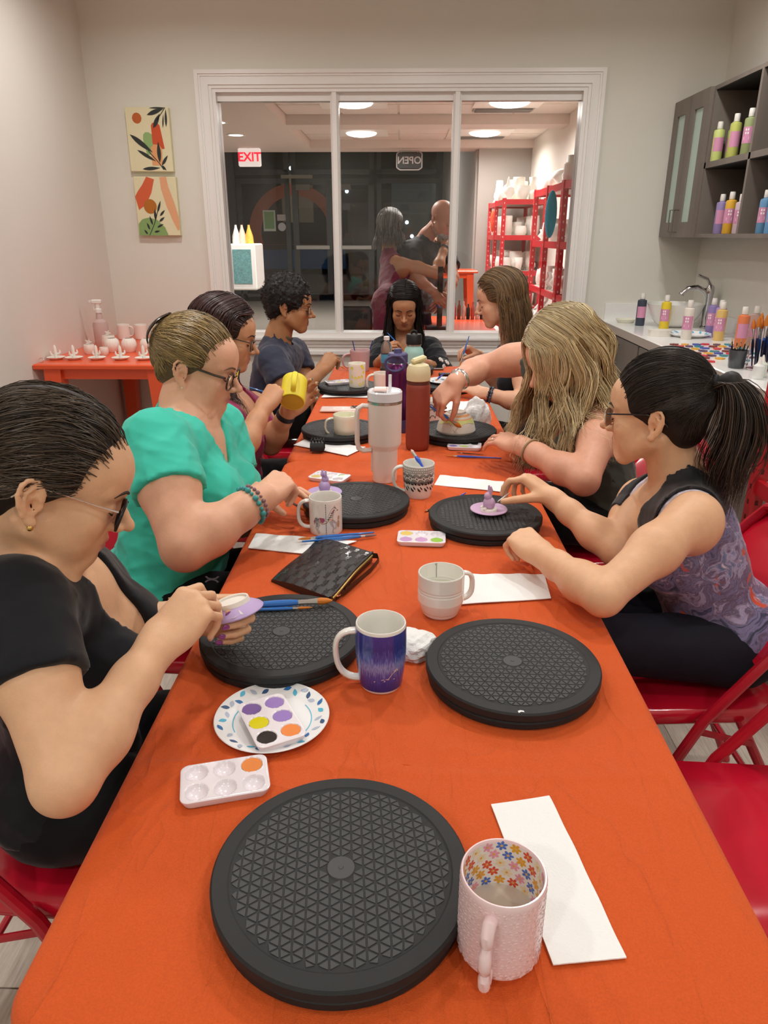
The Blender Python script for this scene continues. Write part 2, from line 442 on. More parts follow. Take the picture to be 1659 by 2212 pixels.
for i, (a, b) in enumerate(((-2.46, -1.57), (-1.55, -.62))):
    d = struct('door_%d' % (i+1), frame(MB(), a, b, .02, 2.62, .13), M_dark)
    obj('pane', MB().box(a+.12, b-.12, FY+.05, FY+.056, .14, 2.50), M_sky, d, False)
    obj('push_bar', MB().box(a+.06, b-.06, FY-.07, FY-.02, 1.14, 1.23, .01), M_bar, d, False)
    obj('closer', MB().box(a+.1, a+.42, FY-.06, FY, 2.38, 2.50, .01), mat('closer_grey', '#8f8a84', .4), d, False)
# street at night outside
M_night = mat('asphalt_night', '#1b1d20', .6)
struct('ground_outside', MB().box(-14, 12, 17.7, 40, -.08, -.02), M_night)
bo = thing('building_across', 'dark shop building across the street seen through the glass front', 'building', (0, 30, 0))
obj('facade', MB().box(-12, 10, 0, .5, 0, 5), mat('facade_dark', '#3a3733', .8), bo, False)
obj('awning', MB().lathe([(1.75, -.2), (1.75, .2), (1.35, .2), (1.35, -.2)], 40, close=True).xf(lambda x, y, z: (x-4.1, z-.3, max(y, -.4)+1.5)), mat('awning_orange', '#a8502c', .6, emit='#a8502c', estr=.25), bo)
obj('sign_panel', MB().box(-6, -2.2, -.2, 0, .2, .9), mat('sign_blue', '#274868', .6, emit='#274868', estr=.25), bo, False)
obj('lit_window', MB().box(-4.6, -3.4, -.05, 0, 1.9, 3.6), mat('shop_glow', '#7c6f5c', .6, emit='#8a7a62', estr=.22), bo, False)
obj('lit_window', MB().box(-.4, 1.6, -.05, 0, 2.2, 3.3), mat('shop_glow2', '#6d706c', .6, emit='#707872', estr=.16), bo, False)
M_pt = mat('street_lamp_glow', '#ffffff', .4, emit='#dff4ff', estr=5)
for i, (x, z) in enumerate(((-4.2, 3.8), (-2.9, 3.3), (-2.1, 3.0), (.4, 1.4), (.2, 1.9), (2.2, 1.8), (2.45, 1.82))):
    obj('wall_lamp', MB().ball((x, -.06, z), .07, 10, 6), M_pt, bo)
# signs
ex = thing('exit_sign', 'white exit sign with red letters hung under the ceiling at left', 'sign', (-1.82, 9.5, 2.315))
obj('bracket', MB().box(-.02, .02, -.01, .01, .09, .108), M_lampf, ex, False)
obj('housing', MB().box(-.135, .135, -.02, .02, -.10, .10, .012), mat('exit_white', '#f4f0ec', .4, emit='#fff2ee', estr=.55), ex, False)
obj('lettering', decal(trs(text_polys('EXIT', .135, .004), 0, 0), lambda u, v: (u, -.0215, v)), mat('exit_red', '#e0213a', .5, emit='#ff2742', estr=.9), ex, False)
op = thing('open_sign', 'unlit round-cornered open sign facing the street, read from behind', 'sign', (.085, 9.55, 2.282))
rr = [( .15*max(-1, min(1, 1.25*math.cos(t))), .10*max(-1, min(1, 1.25*math.sin(t)))) for t in [2*math.pi*i/40 for i in range(40)]]
obj('hanger', MB().tube([(-.1, .006, .08), (-.1, .006, .14)], .002, 6).tube([(.1, .006, .08), (.1, .006, .14)], .002, 6), M_lampf, op)
obj('outline', MB().tube([(x, 0, z) for x, z in rr], .008, 8, closed=True), mat('neon_grey', '#8e8a88', .4), op)
obj('lettering', decal(trs(text_polys('OPEN', .11, .002), 0, 0, -1, 1), lambda u, v: (u, -.004, v)), mat('neon_grey2', '#a39f9c', .4), op, False)
obj('backing', MB().box(-.14, .14, .0, .012, -.085, .085, .004), mat('neon_back', '#2b2c2e', .4), op, False)
pst = thing('window_poster', 'green and white poster stuck on the glass by the doors', 'poster', (-3.0, 17.544, 1.75))
obj('sheet', MB().box(-.14, .14, 0, .006, -.22, .22), mat('poster_white', '#dfe6da', .6), pst, False)
obj('print', MB().box(-.11, .11, -.003, 0, -.17, .19), mat('poster_green', '#8db878', .6), pst, False)
pst = thing('window_sticker', 'round white sticker under a small card on the glass', 'sticker', (-2.72, 17.545, 1.62))
obj('disc', MB().prism(ell(0, 0, .09, .09, 0, 20), 0, .005).xf(lambda x, y, z: (x, z, y)), mat('sticker_white', '#e2e0e4', .6), pst, False)
obj('card', MB().box(-.1, .1, 0, .005, .13, .26), mat('sticker_card', '#d9cfc6', .6), pst, False)

# white display counter at left of the far room
wc = thing('display_counter', 'white display stand with a teal patterned panel at the far left', 'counter', (-1.95, 8.6, 0))
M_wc = mat('display_white', '#e5e3e0', .4)
obj('carcass', MB().box(-.02, .30, 0, .5, .86, 1.36, .015), M_wc, wc, False)
obj('shelf', MB().box(-.35, -.02, .05, .5, 1.08, 1.30, .01), M_wc, wc, False)
obj('panel', MB().box(.04, .25, -.008, .002, .93, 1.30), mat('teal_print', '#5f8d8f', .6, var=.4, vscale=60), wc, False)
obj('leg', MB().tube([(-.1, .2, .9), (.18, .25, 0)], .05, 8), mat('stand_grey', '#5d5f63', .5), wc)
for i, (dx, c1, w_) in enumerate(((-.2, '#c9b79a', .10), (.05, '#d9d6d4', .05), (.12, '#e4b9a6', .05), (.2, '#d6a640', .05))):
    z = 1.30 if dx < -.05 else 1.36
    o = obj('trinket', MB().lathe([(0, 0), (w_, .0), (w_*.9, .08), (w_*.3, .17), (.012, .2), (0, .2)], 14), mat('trinket_%d' % i, c1, .5, var=.25, vscale=40))
    o.location = (-1.95+dx, 8.82, z)
    tag(o, ['speckled tan tub on the left end of the white stand', 'small grey cone bottle on the white stand', 'small pink cone bottle on the white stand', 'small mustard cone bottle at the stand corner'][i], 'ornament')

# red boltless shelving with white bisque ware
M_red = mat('shelf_red', '#c3242d', .35)
M_bisq = mat('bisque_white', '#eeebe4', .7)
M_board = mat('shelf_board', '#e2dcd2', .7)
def red_shelf(name, label, x0, x1, y0, y1, levels, top=None):
    t = thing(name, label, 'shelf', ((x0+x1)/2, (y0+y1)/2, 0))
    hx, hy = (x1-x0)/2, (y1-y0)/2; top = top or max(levels)+.01
    for sx in (-1, 1):
        for sy in (-1, 0, 1):
            if sy == 0 and hy < .5: continue
            p = obj('post', MB().box(sx*hx-.02, sx*hx+.02, sy*hy-.02, sy*hy+.02, 0, top), M_red, t, False)
            if sx < 0:
                hs = MB()
                n = int(top/.055)
                for k in range(n): hs.box(sx*hx-.0215, sx*hx-.018, sy*hy-.0045, sy*hy+.0045, .05+k*.055, .066+k*.055).box(sx*hx-.0045, sx*hx+.0045, sy*hy-.0215, sy*hy-.018, .05+k*.055, .066+k*.055)
                obj('slots', hs, mat('shelf_slot', '#6e2a2c' if x0 == 1.207 else '#d9aaa6', .6) if x0 != 1.207 else mat('shelf_slot_dark', '#5a1418', .6), p, False, kind='stuff')
    for z in levels:
        obj('beam', MB().box(-hx, hx, -hy-.012, -hy+.012, z-.05, z), M_red, t, False)
        obj('beam', MB().box(-hx, hx, hy-.012, hy+.012, z-.05, z), M_red, t, False)
        obj('beam', MB().box(-hx-.012, -hx+.012, -hy, hy, z-.05, z), M_red, t, False)
        obj('beam', MB().box(hx-.012, hx+.012, -hy, hy, z-.05, z), M_red, t, False)
        obj('board', MB().box(-hx+.012, hx-.012, -hy+.012, hy-.012, z-.03, z-.006), M_board, t, False)
    return t
red_shelf('metal_shelf', 'red slotted metal shelf in the far room, nearer unit by its white wall', 1.19, 1.53, 5.80, 6.98, (.35, .68, 1.03, 1.405, 1.815))
red_shelf('metal_shelf', 'red slotted metal shelf right behind the window edge', 1.19, 1.53, 5.22, 5.76, (.35, .68, 1.03, 1.405, 1.815))
red_shelf('metal_shelf', 'red slotted metal shelf farther back, white pottery on top', 1.07, 1.50, 8.2, 9.5, (.35, .72, 1.09, 1.45, 1.80))
def pot_profile(k, h, r):
    return [[(0, 0), (r*.7, 0), (r, h*.3), (r*.95, h*.7), (r*.8, h), (r*.74, h), (r*.85, h*.6), (0, h*.1)],
            [(0, 0), (r*.55, 0), (r*.9, h*.5), (r, h), (r*.94, h), (r*.8, h*.5), (0, h*.12)],
            [(0, 0), (r*.8, 0), (r*.5, h*.2), (r, h*.45), (r*.6, h*.75), (r*.75, h), (0, h)],
            [(0, 0), (r, 0), (r, h*.93), (r*.97, h), (r*.88, h), (r*.88, h*.1), (0, h*.1)],
            [(0, 0), (r*.9, 0), (r, h*.08), (r*.35, h*.3), (r*.5, h*.55), (r*.2, h*.9), (0, h)],
            [(0, 0), (r*.6, 0), (r*.62, h*.1), (r*.35, h*.18), (r*.95, h*.5), (r*.8, h*.85), (0, h)]][k]
shapes = ['round white bisque pot', 'white bisque bowl', 'white bisque urn', 'straight white bisque mug', 'white bisque figurine', 'egg-shaped white bisque jar']
protos = {}
def bisque(k, h, r, loc, where):
    key = (k, round(h, 2), round(r, 3))
    if key not in protos:
        me = mesh_from('pot', *(lambda b: (b.v, b.f))(MB().lathe(pot_profile(k, h, r), 18))); recalc(me); me.materials.append(M_bisq); protos[key] = me
    o = bpy.data.objects.new(['bisque_pot', 'bisque_bowl', 'bisque_urn', 'bisque_mug', 'bisque_figurine', 'bisque_jar'][k], protos[key]); COL.objects.link(o); o.location = loc
    tag(o, shapes[k]+' '+where, 'pottery', group='white pottery '+where)
    return o
for z, n, where in ((1.815, 10, 'on top of the nearer red shelf'), (1.405, 9, 'on the second level of the nearer red shelf'), (1.03, 10, 'on the third level of the nearer red shelf'), (.68, 6, 'on the fourth level of the nearer red shelf')):
    for i in range(n):
        for row in range(2):
            k = int(RNG.integers(0, 6)); h = float(RNG.choice([.10, .14, .18 if z < 1.8 else .2])); r = float(RNG.choice([.05, .065, .075]))
            bisque(k, h, r, (1.275+row*.15+RNG.uniform(-.01, .01), 5.30+i*1.60/max(n-1, 1)+(.06 if 5.70 < 5.30+i*1.60/max(n-1, 1) < 5.86 else 0), z-.006), where)
for z, n, where in ((1.80, 9, 'on top of the farther red shelf'), (1.45, 8, 'on the second level of the farther red shelf'), (1.09, 8, 'on the third level of the farther red shelf'), (.72, 6, 'on the fourth level of the farther red shelf')):
    for i in range(n):
        for row in range(3):
            k = int(RNG.integers(0, 6)); h = float(RNG.choice([.10, .14, .2 if z < 1.7 else .24])); r = float(RNG.choice([.045, .055, .065]))
            bisque(k, h, r, (1.13+row*.14+RNG.uniform(-.01, .01), 8.30+i*1.1/max(n-1, 1), z-.006), where)
for i, (y, w_, c1) in enumerate(((5.95, .012, '#d8d6b0'), (6.85, .012, '#d9d9a8'))):
    fr = thing('leaning_frame', ['picture frame leaning on the wall above the nearer shelf, at its near end', 'picture frame leaning on the wall above the nearer shelf, at its far end'][i], 'picture frame', (1.47, y, 1.81), rot=(0, math.radians(12), 0))
    obj('frame', MB().box(-.015, .0, -.15, .15, 0, .40), mat('frame_dark', '#6a6455', .5), fr, False)
    obj('picture', MB().box(-.018, -.012, -.13, .13, .02, .38), mat('frame_pic%d' % i, c1, .6, var=.2, vscale=20), fr, False)
dt = MB().ball((0, 0, 0), (.045, .045, .17), 14, 12)
o = obj('feather_duster', dt, mat('duster_teal', '#1b9ab5', .9, bump=1, bscale=90)); o.location = (1.14, 5.98, 1.6)
tag(o, 'teal feather duster hanging on the nearer red shelf post', 'duster')
o = obj('hanging_tag', MB().ball((0, 0, 0), (.03, .03, .12), 12, 8), mat('tag_orange', '#e8502c', .7)); o.location = (1.04, 8.9, 1.6)
tag(o, 'orange cloth hanging on the farther red shelf', 'cloth')

# orange work table near the window, far side
M_or = mat('table_orange', '#e4562b', .3, coat=.2)
def orange_table(name, label, loc, w, d, h, splay=.05, leg=.04):
    t = thing(name, label, 'table', loc)
    obj('tabletop', MB().box(-w/2, w/2, -d/2, d/2, h-.028, h, .006), M_or, t, False)
    ap_ = MB(); a, b = w/2-.06, d/2-.05
    obj('apron', MB().box(-a, a, -b, -b+.015, h-.085, h-.028).box(-a, a, b-.015, b, h-.085, h-.028).box(-a, -a+.015, -b, b, h-.085, h-.028).box(a-.015, a, -b, b, h-.085, h-.028), M_or, t, False)
    for sx in (-1, 1):
        for sy in (-1, 1):
            l = MB(); x0, y0 = sx*(a-.03), sy*(b-.02); x1, y1 = sx*(a-.03+splay), sy*(b-.02+splay*.4); q = leg
            top = [(x0-q, y0-q, h-.03), (x0+q, y0-q, h-.03), (x0+q, y0+q, h-.03), (x0-q, y0+q, h-.03)]
            q *= .75
            bot = [(x1-q, y1-q, 0), (x1+q, y1-q, 0), (x1+q, y1+q, 0), (x1-q, y1+q, 0)]
            l.add(top+bot, [(0, 1, 2, 3), (7, 6, 5, 4)]+[(i, 4+i, 4+(i+1) % 4, (i+1) % 4) for i in range(4)])
            obj('leg', l, M_or, t, False)
    return t
orange_table('work_table', 'orange metal table just behind the window glass', (.42, 6.05, 0), .66, 1.5, .76)
orange_table('work_table', 'orange metal table farther back near the grey wall', (.55, 9.2, 0), .7, .6, 1.06)
orange_table('side_table', 'orange metal side table in the left corner with white pottery', (-1.585, 4.41, 0), .735, 1.23, .813, splay=.03, leg=.045)

# white wire-back chairs stacked along the far shelf
M_wht = mat('chair_white', '#f0f0ee', .35)
def wire_chair():
    t = thing('metal_chair', 'x', 'chair', (0, 0, 0), group='white metal chairs beside the red shelves')
    arch = [(.0, -.19, .44), (-.06, -.20, .62), (-.11, -.17, .80), (-.135, -.09, .87), (-.14, 0, .885), (-.135, .09, .87), (-.11, .17, .80), (-.06, .20, .62), (0, .19, .44)]
    obj('back_frame', MB().tube(arch, .012, 8), M_wht, t)
    for yy in (-.09, 0, .09): obj('slat', MB().tube([(0, yy*1.1, .44), (-.08, yy, .7), (-.135, yy*.9, .875)], .008, 6, flat=(1.8, .6)), M_wht, t)
    obj('seat', MB().box(-.02, .36, -.19, .19, .43, .45, .008), M_wht, t, False)
    for sx, sy in ((-.04, -.2), (-.04, .2), (.4, -.2), (.4, .2)): obj('leg', MB().tube([(max(0, min(.34, sx)), sy*.85, .43), (sx, sy, 0)], .014, 8), M_wht, t)
    return t
wch = wire_chair(); spots_ = [(.90, 5.50, .0), (.88, 5.78, .0), (.86, 6.06, 0), (.84, 6.34, 0), (.82, 6.64, 0), (.78, 6.96, 0)]
for i, (x, y, z) in enumerate(spots_):
    o = wch if i == 0 else dup(wch)
    o.location = (x+.08, y, z+.16); o.rotation_euler = (0, math.radians(-24), math.radians(172))
    o['label'] = ['white metal chair tipped by the red shelf, nearest the window', 'white metal chair second from the window in the tipped row', 'white metal chair third from the window in the tipped row', 'white metal chair fourth from the window in the tipped row', 'white metal chair fifth from the window in the tipped row', 'white metal chair last in the tipped row by the shelves'][i]

# tripod on the far orange table
tp = thing('tripod_stand', 'black camera tripod with blue collar on the orange table behind glass', 'tripod', (.30, 5.78, .76))
M_blk = mat('black_plastic', '#141416', .4)
obj('column', MB().tube([(0, 0, .01), (0, 0, .47)], .022, 10), M_blk, tp)
obj('collar', MB().tube([(0, 0, .17), (0, 0, .21)], .028, 12), mat('collar_blue', '#4668b4', .4), tp)
obj('base', MB().box(-.11, .10, -.06, .06, 0, .03, .01), M_blk, tp, False)
for i, (x, c1, h) in enumerate(((.47, '#b3433f', .14), (.51, '#7a4a3a', .16), (.55, '#d8d4cc', .15), (.59, '#23343a', .13), (.63, '#c96b5a', .15), (.67, '#e8e2d8', .14), (.71, '#3b3b40', .12))):
    o = obj('glaze_bottle', MB().lathe([(0, 0), (.016, 0), (.016, h*.7), (.007, h*.8), (.007, h), (0, h)], 12), mat('glaze_%d' % i, c1, .4)); o.location = (x, 6.55, .76)
    tag(o, ['brick-red', 'brown', 'off-white', 'dark teal', 'salmon', 'cream', 'charcoal'][i]+' slim glaze bottle on the orange table behind the glass', 'bottle', group='glaze bottles on the far table')
bg = thing('office_chair', 'black padded chair back just behind the window, left of the maroon dress', 'chair', (-.35, 5.75, 0))
obj('backrest', MB().box(-.13, .13, -.03, .03, .50, .94, .03), M_blk, bg, False)
obj('seat', MB().box(-.2, .2, -.4, .0, .42, .48, .02), M_blk, bg, False)
obj('column', MB().tube([(0, -.2, .42), (0, -.2, .05)], .03, 8), M_blk, bg)
obj('base', MB().tube([(-.25, -.2, .03), (.25, -.2, .03)], .02, 6).tube([(0, -.45, .03), (0, .05, .03)], .02, 6), M_blk, bg)
# ------------------------------------------------------------------ tables and cloths
TZ = .75
TY0, TY1, TY2 = .455, 2.30, 4.16
M_cloth = mat('orange_cloth', '#d05824', .68, bump=.5, bscale=900, var=.09, vscale=420, sheen=.08, spec=.2)
cloth_wrinkles(M_cloth)
M_ttop = mat('folding_table_top', '#d8d4cb', .5); M_tleg = mat('folding_table_leg', '#55565a', .4, metal=.6)
def folding_table(label, y0, y1):
    t = thing('folding_table', label, 'table', (.01, (y0+y1)/2, 0)); d = (y1-y0)/2-.012
    obj('tabletop', MB().box(-.37, .37, -d, d, .70, .742, .01), M_ttop, t, False)
    for s in (-1, 1):
        for q in (-1, 1): obj('leg', MB().tube([(q*.28, s*(d-.2), .70), (q*.30, s*(d-.2), 0)], .014, 8), M_tleg, t)
        obj('brace', MB().tube([(-.28, s*(d-.2), .25), (.28, s*(d-.2), .25)], .01, 8), M_tleg, t)
    return t
folding_table('folding table under the orange cloth nearest the camera', TY0, TY1)
folding_table('folding table under the orange cloth farther from the camera', TY1, TY2)
def tablecloth(label, y0, y1, seed, drop=.30):
    """one draped sheet: flat top with creases, rounded edge, wavy skirt"""
    rng = np.random.default_rng(seed); W2, D2, cy, cx = .382, (y1-y0)/2, (y0+y1)/2, .011
    rc_ = .045; re = .014
    # perimeter of a rounded rectangle, arc-length parametrised
    per = []
    def seg(a, b, n): 
        for i in range(n): per.append((a[0]+(b[0]-a[0])*i/n, a[1]+(b[1]-a[1])*i/n))
    def arc(c, a0, n):
        for i in range(n): an = a0+math.pi/2*i/n; per.append((c[0]+rc_*math.cos(an), c[1]+rc_*math.sin(an)))
    seg((W2, -D2+rc_), (W2, D2-rc_), 170); arc((W2-rc_, D2-rc_), 0, 10); seg((W2-rc_, D2), (-W2+rc_, D2), 60); arc((-W2+rc_, D2-rc_), math.pi/2, 10)
    seg((-W2, D2-rc_), (-W2, -D2+rc_), 170); arc((-W2+rc_, -D2+rc_), math.pi, 10); seg((-W2+rc_, -D2), (W2-rc_, -D2), 60); arc((W2-rc_, -D2+rc_), 1.5*math.pi, 10)
    n = len(per); v = []; f = []
    def wrink(x, y):
        h = .0030*math.exp(-((x+.004*math.sin(4*y))/.009)**2)
        for yy in (y0+.36, y0+.78, y0+1.2, y0+1.6): h += .0022*math.exp(-((y-yy+.01*math.sin(9*x))/.009)**2)
        h += .0011*math.sin(9*x+3*math.sin(2.1*y))*math.sin(5*y+2*math.sin(4*x)) + .0034*(1-abs(math.sin(24*(x+.05*math.sin(5*y+seed)+.012*math.sin(17*y)))))**4*max(0, abs(x)-.12)/.26*(.35+.65*math.sin(4.3*y+seed)**2)+.0024*(1-abs(math.sin(7*(x*.8+y*1.1)+2*math.sin(6*x))))**6*(.5+.5*math.sin(9*x-3*y))
        return max(-.0022, min(.0048, h))
    rings = [1-(1-t)**1.0 for t in np.linspace(0, 1, 38)]
    for t in rings[1:]:
        for (px, py) in per:
            s_ = t; x, y = px*s_, py*(s_ if abs(py) < D2*.98 or True else 1)
            # concentric shrink towards the long centre line
            ky = D2-W2
            cyy = max(-ky, min(ky, py)); x = px*s_; y = cyy+(py-cyy)*s_
            v.append((cx+x, cy+y, TZ+wrink(x+cx, y+cy)*(1 if t < .97 else .4)))
    R_ = len(rings)-1
    # edge roll and skirt
    acc = 0
    skirt = [(re*.6, -re*.25), (re*.95, -re*.9)]+[(re*1.0, -re-drop*k/9) for k in range(1, 10)]
    for k, (o_, dz) in enumerate(skirt):
        for i, (px, py) in enumerate(per):
            a = per[i-1]; b = per[(i+1) % n]; tx, ty = b[0]-a[0], b[1]-a[1]; l = math.hypot(tx, ty) or 1; nx, ny = ty/l, -tx/l
            amp = max(0, (k-1)/len(skirt)); w = .014*math.sin(i*.42+seed)+.010*math.sin(i*.97+2*seed)
            cor = .05*amp if (abs(px) > W2-rc_-.02 and abs(py) > D2-rc_-.02) else 0
            if py > D2-.03 and seed == 1: w = min(w, 0)*.2; cor = 0
            if py < -D2+.03 and seed == 2: w = min(w, 0)*.2; cor = 0
            oo = o_+amp*(w*.9+.004)+cor
            v.append((cx+px+nx*oo, cy+py+ny*oo, TZ+dz))
    rows = R_+len(skirt)
    for r in range(rows-1):
        for i in range(n): f.append((r*n+i, r*n+(i+1) % n, (r+1)*n+(i+1) % n, (r+1)*n+i))
    # centre strip fill
    ctr = len(v)
    mb = MB(); mb.add(v, f)
    # inner cap: pair opposite verts of first ring
    ring0 = list(range(n))
    P = [Vector((v[i][0], v[i][1], 0)) for i in ring0]
    mb.f += [tuple(t) for t in geometry.tessellate_polygon([P])]
    return tag(obj('tablecloth', mb, M_cloth, None, True, 60), label, 'tablecloth')
tablecloth('orange tablecloth on the nearer table with the large black turntable', TY0, TY1, 1)
tablecloth('orange tablecloth on the farther table with the tall bottles', TY1+.012, TY2, 2)

# ------------------------------------------------------------------ black rubber turntables
M_rub = mat('black_rubber', '#252627', .55, spec=.35, bump=.15, bscale=700); M_rubt = mat('rubber_pad_gloss_dust', '#3e3f40', .5, spec=.4, bump=.1, bscale=500)  # pads are the same rubber, lightened to imitate gloss and dust on top
M_hub = mat('rubber_hub', '#3d3e40', .5)
def tread_tri(R=.118):
    h = .0126; s = h/.8660; mb = MB()
    for i in range(-11, 12):
        for j in range(-18, 19):
            for up in (0, 1):
                x0 = i*h; y0 = (j+(.5 if i % 2 else 0))*s
                if up: tri = [(x0, y0), (x0+h, y0-s/2), (x0+h, y0+s/2)]
                else: tri = [(x0+h, y0+s/2), (x0, y0+s), (x0, y0)]
                cx = sum(p[0] for p in tri)/3; cy = sum(p[1] for p in tri)/3; rr = math.hypot(cx, cy)
                if rr > .1222 or rr < .0195: continue
                tri = [(x*min(1, .1235/max(1e-6, math.hypot(x, y))), y*min(1, .1235/max(1e-6, math.hypot(x, y)))) for x, y in tri]; cx = sum(p[0] for p in tri)/3; cy = sum(p[1] for p in tri)/3
                k = .77; k2 = .715
                a = [(cx+(x-cx)*k, cy+(y-cy)*k, 0) for x, y in tri]; b = [(cx+(x-cx)*k2, cy+(y-cy)*k2, .0007) for x, y in tri]
                mb.add(a+b, [(3, 4, 5)]+[(q, (q+1) % 3, 3+(q+1) % 3, 3+q) for q in range(3)])
    return mb
def tread_dia(R=.118):
    mb = MB(); d = .0125
    for i in range(-14, 15):
        for j in range(-14, 15):
            cx, cy = (i-j)*d*.62, (i+j)*d*.62
            if math.hypot(cx, cy) > R or math.hypot(cx, cy) < .02: continue
            q = d*.46; q2 = q*.8
            a = [(cx+q*x, cy+q*y, 0) for x, y in ((1, 0), (0, 1), (-1, 0), (0, -1))]; b = [(cx+q2*x, cy+q2*y, .001) for x, y in ((1, 0), (0, 1), (-1, 0), (0, -1))]
            mb.add(a+b, [(4, 5, 6, 7)]+[(k, (k+1) % 4, 4+(k+1) % 4, 4+k) for k in range(4)])
    return mb
def turntable():
    t = thing('turntable', 'x', 'turntable', (0, 0, 0), group='black rubber turntables')
    obj('base_plate', MB().lathe([(0, .0), (.139, .0), (.142, .003), (.142, .011), (.139, .014), (0, .014)], 72), M_rub, t)
    obj('top_plate', MB().lathe([(0, .0165), (.143, .0165), (.146, .0195), (.146, .030), (.1435, .033), (.127, .0335), (.1255, .0325), (.124, .0318), (0, .0318)], 96), M_rub, t, ang=30)
    obj('hub_disc', MB().lathe([(0, .0338), (.0025, .0338), (.003, .0333), (.0155, .0333), (.0165, .0318)], 36), M_hub, t)
    return t
tt = turntable()
tri_me = obj('tread', tread_tri(), M_rubt, tt, False, kind='stuff'); tri_me.location = (0, 0, .0318)
dia_ = mesh_from('tread', *(lambda b: (b.v, b.f))(tread_dia()), smooth=False); recalc(dia_); dia_.materials.append(M_rubt)
TT = [(-.063, .617, 5, 0, 'large black turntable nearest the camera, left of the daisy mug'),
      (.193, 1.048, 28, 0, 'black turntable right of the blue mug, empty with a white paint fleck'),
      (-.212, 1.137, 33, 0, 'black turntable at left holding the big blue brush beside the black clutch'),
      (-.118, 1.843, 50, 0, 'black turntable behind the zebra mug under a lilac ring dish'),
      (.222, 1.741, 45, 1, 'black turntable with diamond tread under the pink ring dish at right'),
      (-.222, 2.620, 20, 0, 'black turntable under the cream mug, behind the white tumbler'),
      (.212, 2.610, 15, 1, 'black turntable under the painted bowl by the rust bottle'),
      (-.250, 3.436, 10, 0, 'black turntable under the yellow striped cup'),
      (.215, 3.50, 10, 1, 'black turntable under the patterned dish at the far right'),
      (.035, 3.93, 10, 0, 'black turntable in front of the woman at the table end')]
for i, (x, y, a, kind_, lab) in enumerate(TT):
    o = tt if i == 0 else dup(tt)
    o.location = (x, y, TZ+.001); o.rotation_euler = (0, 0, math.radians(a)); o['label'] = lab
    if kind_:
        for c in o.children:
            if c.name.startswith('tread'): c.data = dia_
TTZ = TZ+.0338
flk = tag(obj('paint_fleck', decal([[(0, 0), (.004, .003), (.009, .002), (.008, .006), (.003, .007), (-.001, .005)]], lambda u, v: (.182+u, .905+v, TTZ+.0008)), mat('fleck_white', '#e8e8ea', .6), None, False), 'small white paint fleck on the empty right turntable', 'paint spot')

# ------------------------------------------------------------------ mugs
def mug_profile(r0, r1, h, t=.0035, foot=.004, belly=None, n=8):
    out = []
    for i in range(n+1):
        s_ = i/n; r = r0+(r1-r0)*s_
        if belly: r = belly(s_)
        out.append((r, h*s_))
    prof = [(0, .002), (out[0][0]-.006, .002), (out[0][0]-.004, 0), (out[0][0]-.001, .001)]+[(r, max(z, .004)) for r, z in out[:-1]]
    rt = out[-1][0]; prof += [(rt, h-.002), (rt-t*.3, h), (rt-t*.7, h), (rt-t, h-.002)]
    for r, z in out[-2:0:-1]: prof.append((r-t, z))
    prof += [(out[0][0]-t-.003, .007), (0, .006)]
    return prof
def handle_pts(r_at, z0, z1, out, n=14, sq=.75):
    pts = []
    zc, hz = (z0+z1)/2, (z1-z0)/2
    for i in range(n+1):
        a = -math.pi/2+math.pi*i/n; ca = abs(math.cos(a))**sq
        sgn = math.sin(a); z = zc+hz*(abs(sgn)**sq)*(1 if sgn > 0 else -1)
        pts.append((r_at(z)-.002+out*ca, 0, z))
    return pts
def mug(name, label, loc, r0, r1, h, m_out, m_in=None, hz=(.2, .85), hout=.03, hrot=0, hr=.0052, belly=None, liquid=None, water=(.35, '#cfd0c8'), hm=None, hflat=(1.35, .8)):
    t = thing(name, label, 'mug' if 'cup' not in name else 'cup', loc)
    prof = mug_profile(r0, r1, h, belly=belly)
    obj('cup_body', MB().lathe(prof, 56), m_out, t, ang=40)
    rf = belly or (lambda s_: r0+(r1-r0)*s_)
    if m_in:
        inn = [(rf(s_)-.0033, max(.0075, h*s_)) for s_ in np.linspace(.0, .965, 10)]
        obj('lining', MB().lathe([(0, .0068)]+inn, 56), m_in, t)
    if hz:
        hp = handle_pts(lambda z: rf(z/h), h*hz[0], h*hz[1], hout)
        obj('handle', MB().tube(hp, hr, 10, flat=hflat).rotz(hrot), hm or m_out, t)
    if liquid: 
        z = h*water[0]; obj('water', MB().lathe([(0, z), (rf(water[0])-.004, z)], 40), mat('water_'+name+str(liquid), water[1], .03, spec=.6), t)
    return t
M_cer = mat('white_ceramic', '#e6e4de', .14, coat=.3); M_cream = mat('cream_ceramic', '#e2e0cd', .18, coat=.3)
M_pinkc = mat('pink_ceramic', '#e9cfd2', .22, coat=.3)
# pink daisy mug
pm_ = thing('coffee_mug', 'pale pink mug with embossed daisies outside and coloured daisies inside', 'mug', (.108, .548, TZ))
bel = lambda s_: .0435*(1-.22*max(0, (.13-s_)/.13)**2)
obj('cup_body', MB().lathe(mug_profile(.0435, .0435, .108, belly=bel, n=14), 72), M_pinkc, pm_, ang=40)
obj('lining', MB().lathe([(0, .0068), (.034, .0072), (.0385, .012), (.0398, .02), (.0399, .104)], 64), M_cer, pm_)
hp_ = [(.041, 0, .088), (.051, 0, .090), (.057, 0, .083), (.0575, 0, .074), (.0535, 0, .066), (.0585, 0, .058), (.0605, 0, .047), (.0575, 0, .038), (.053, 0, .033), (.0565, 0, .024), (.0555, 0, .014), (.05, 0, .0115), (.0405, 0, .022)]
obj('handle', MB().tube(hp_, [.0075, .0072, .0072, .007, .0058, .0068, .0072, .0066, .0056, .0068, .0066, .0062, .006], 12, flat=(.95, .95)).rotz(math.radians(-112)), M_pinkc, pm_)
obj('water', MB().lathe([(0, .047), (.0397, .047)], 48), mat('cloudy_water', '#c9c2b4', .03, spec=.6), pm_)
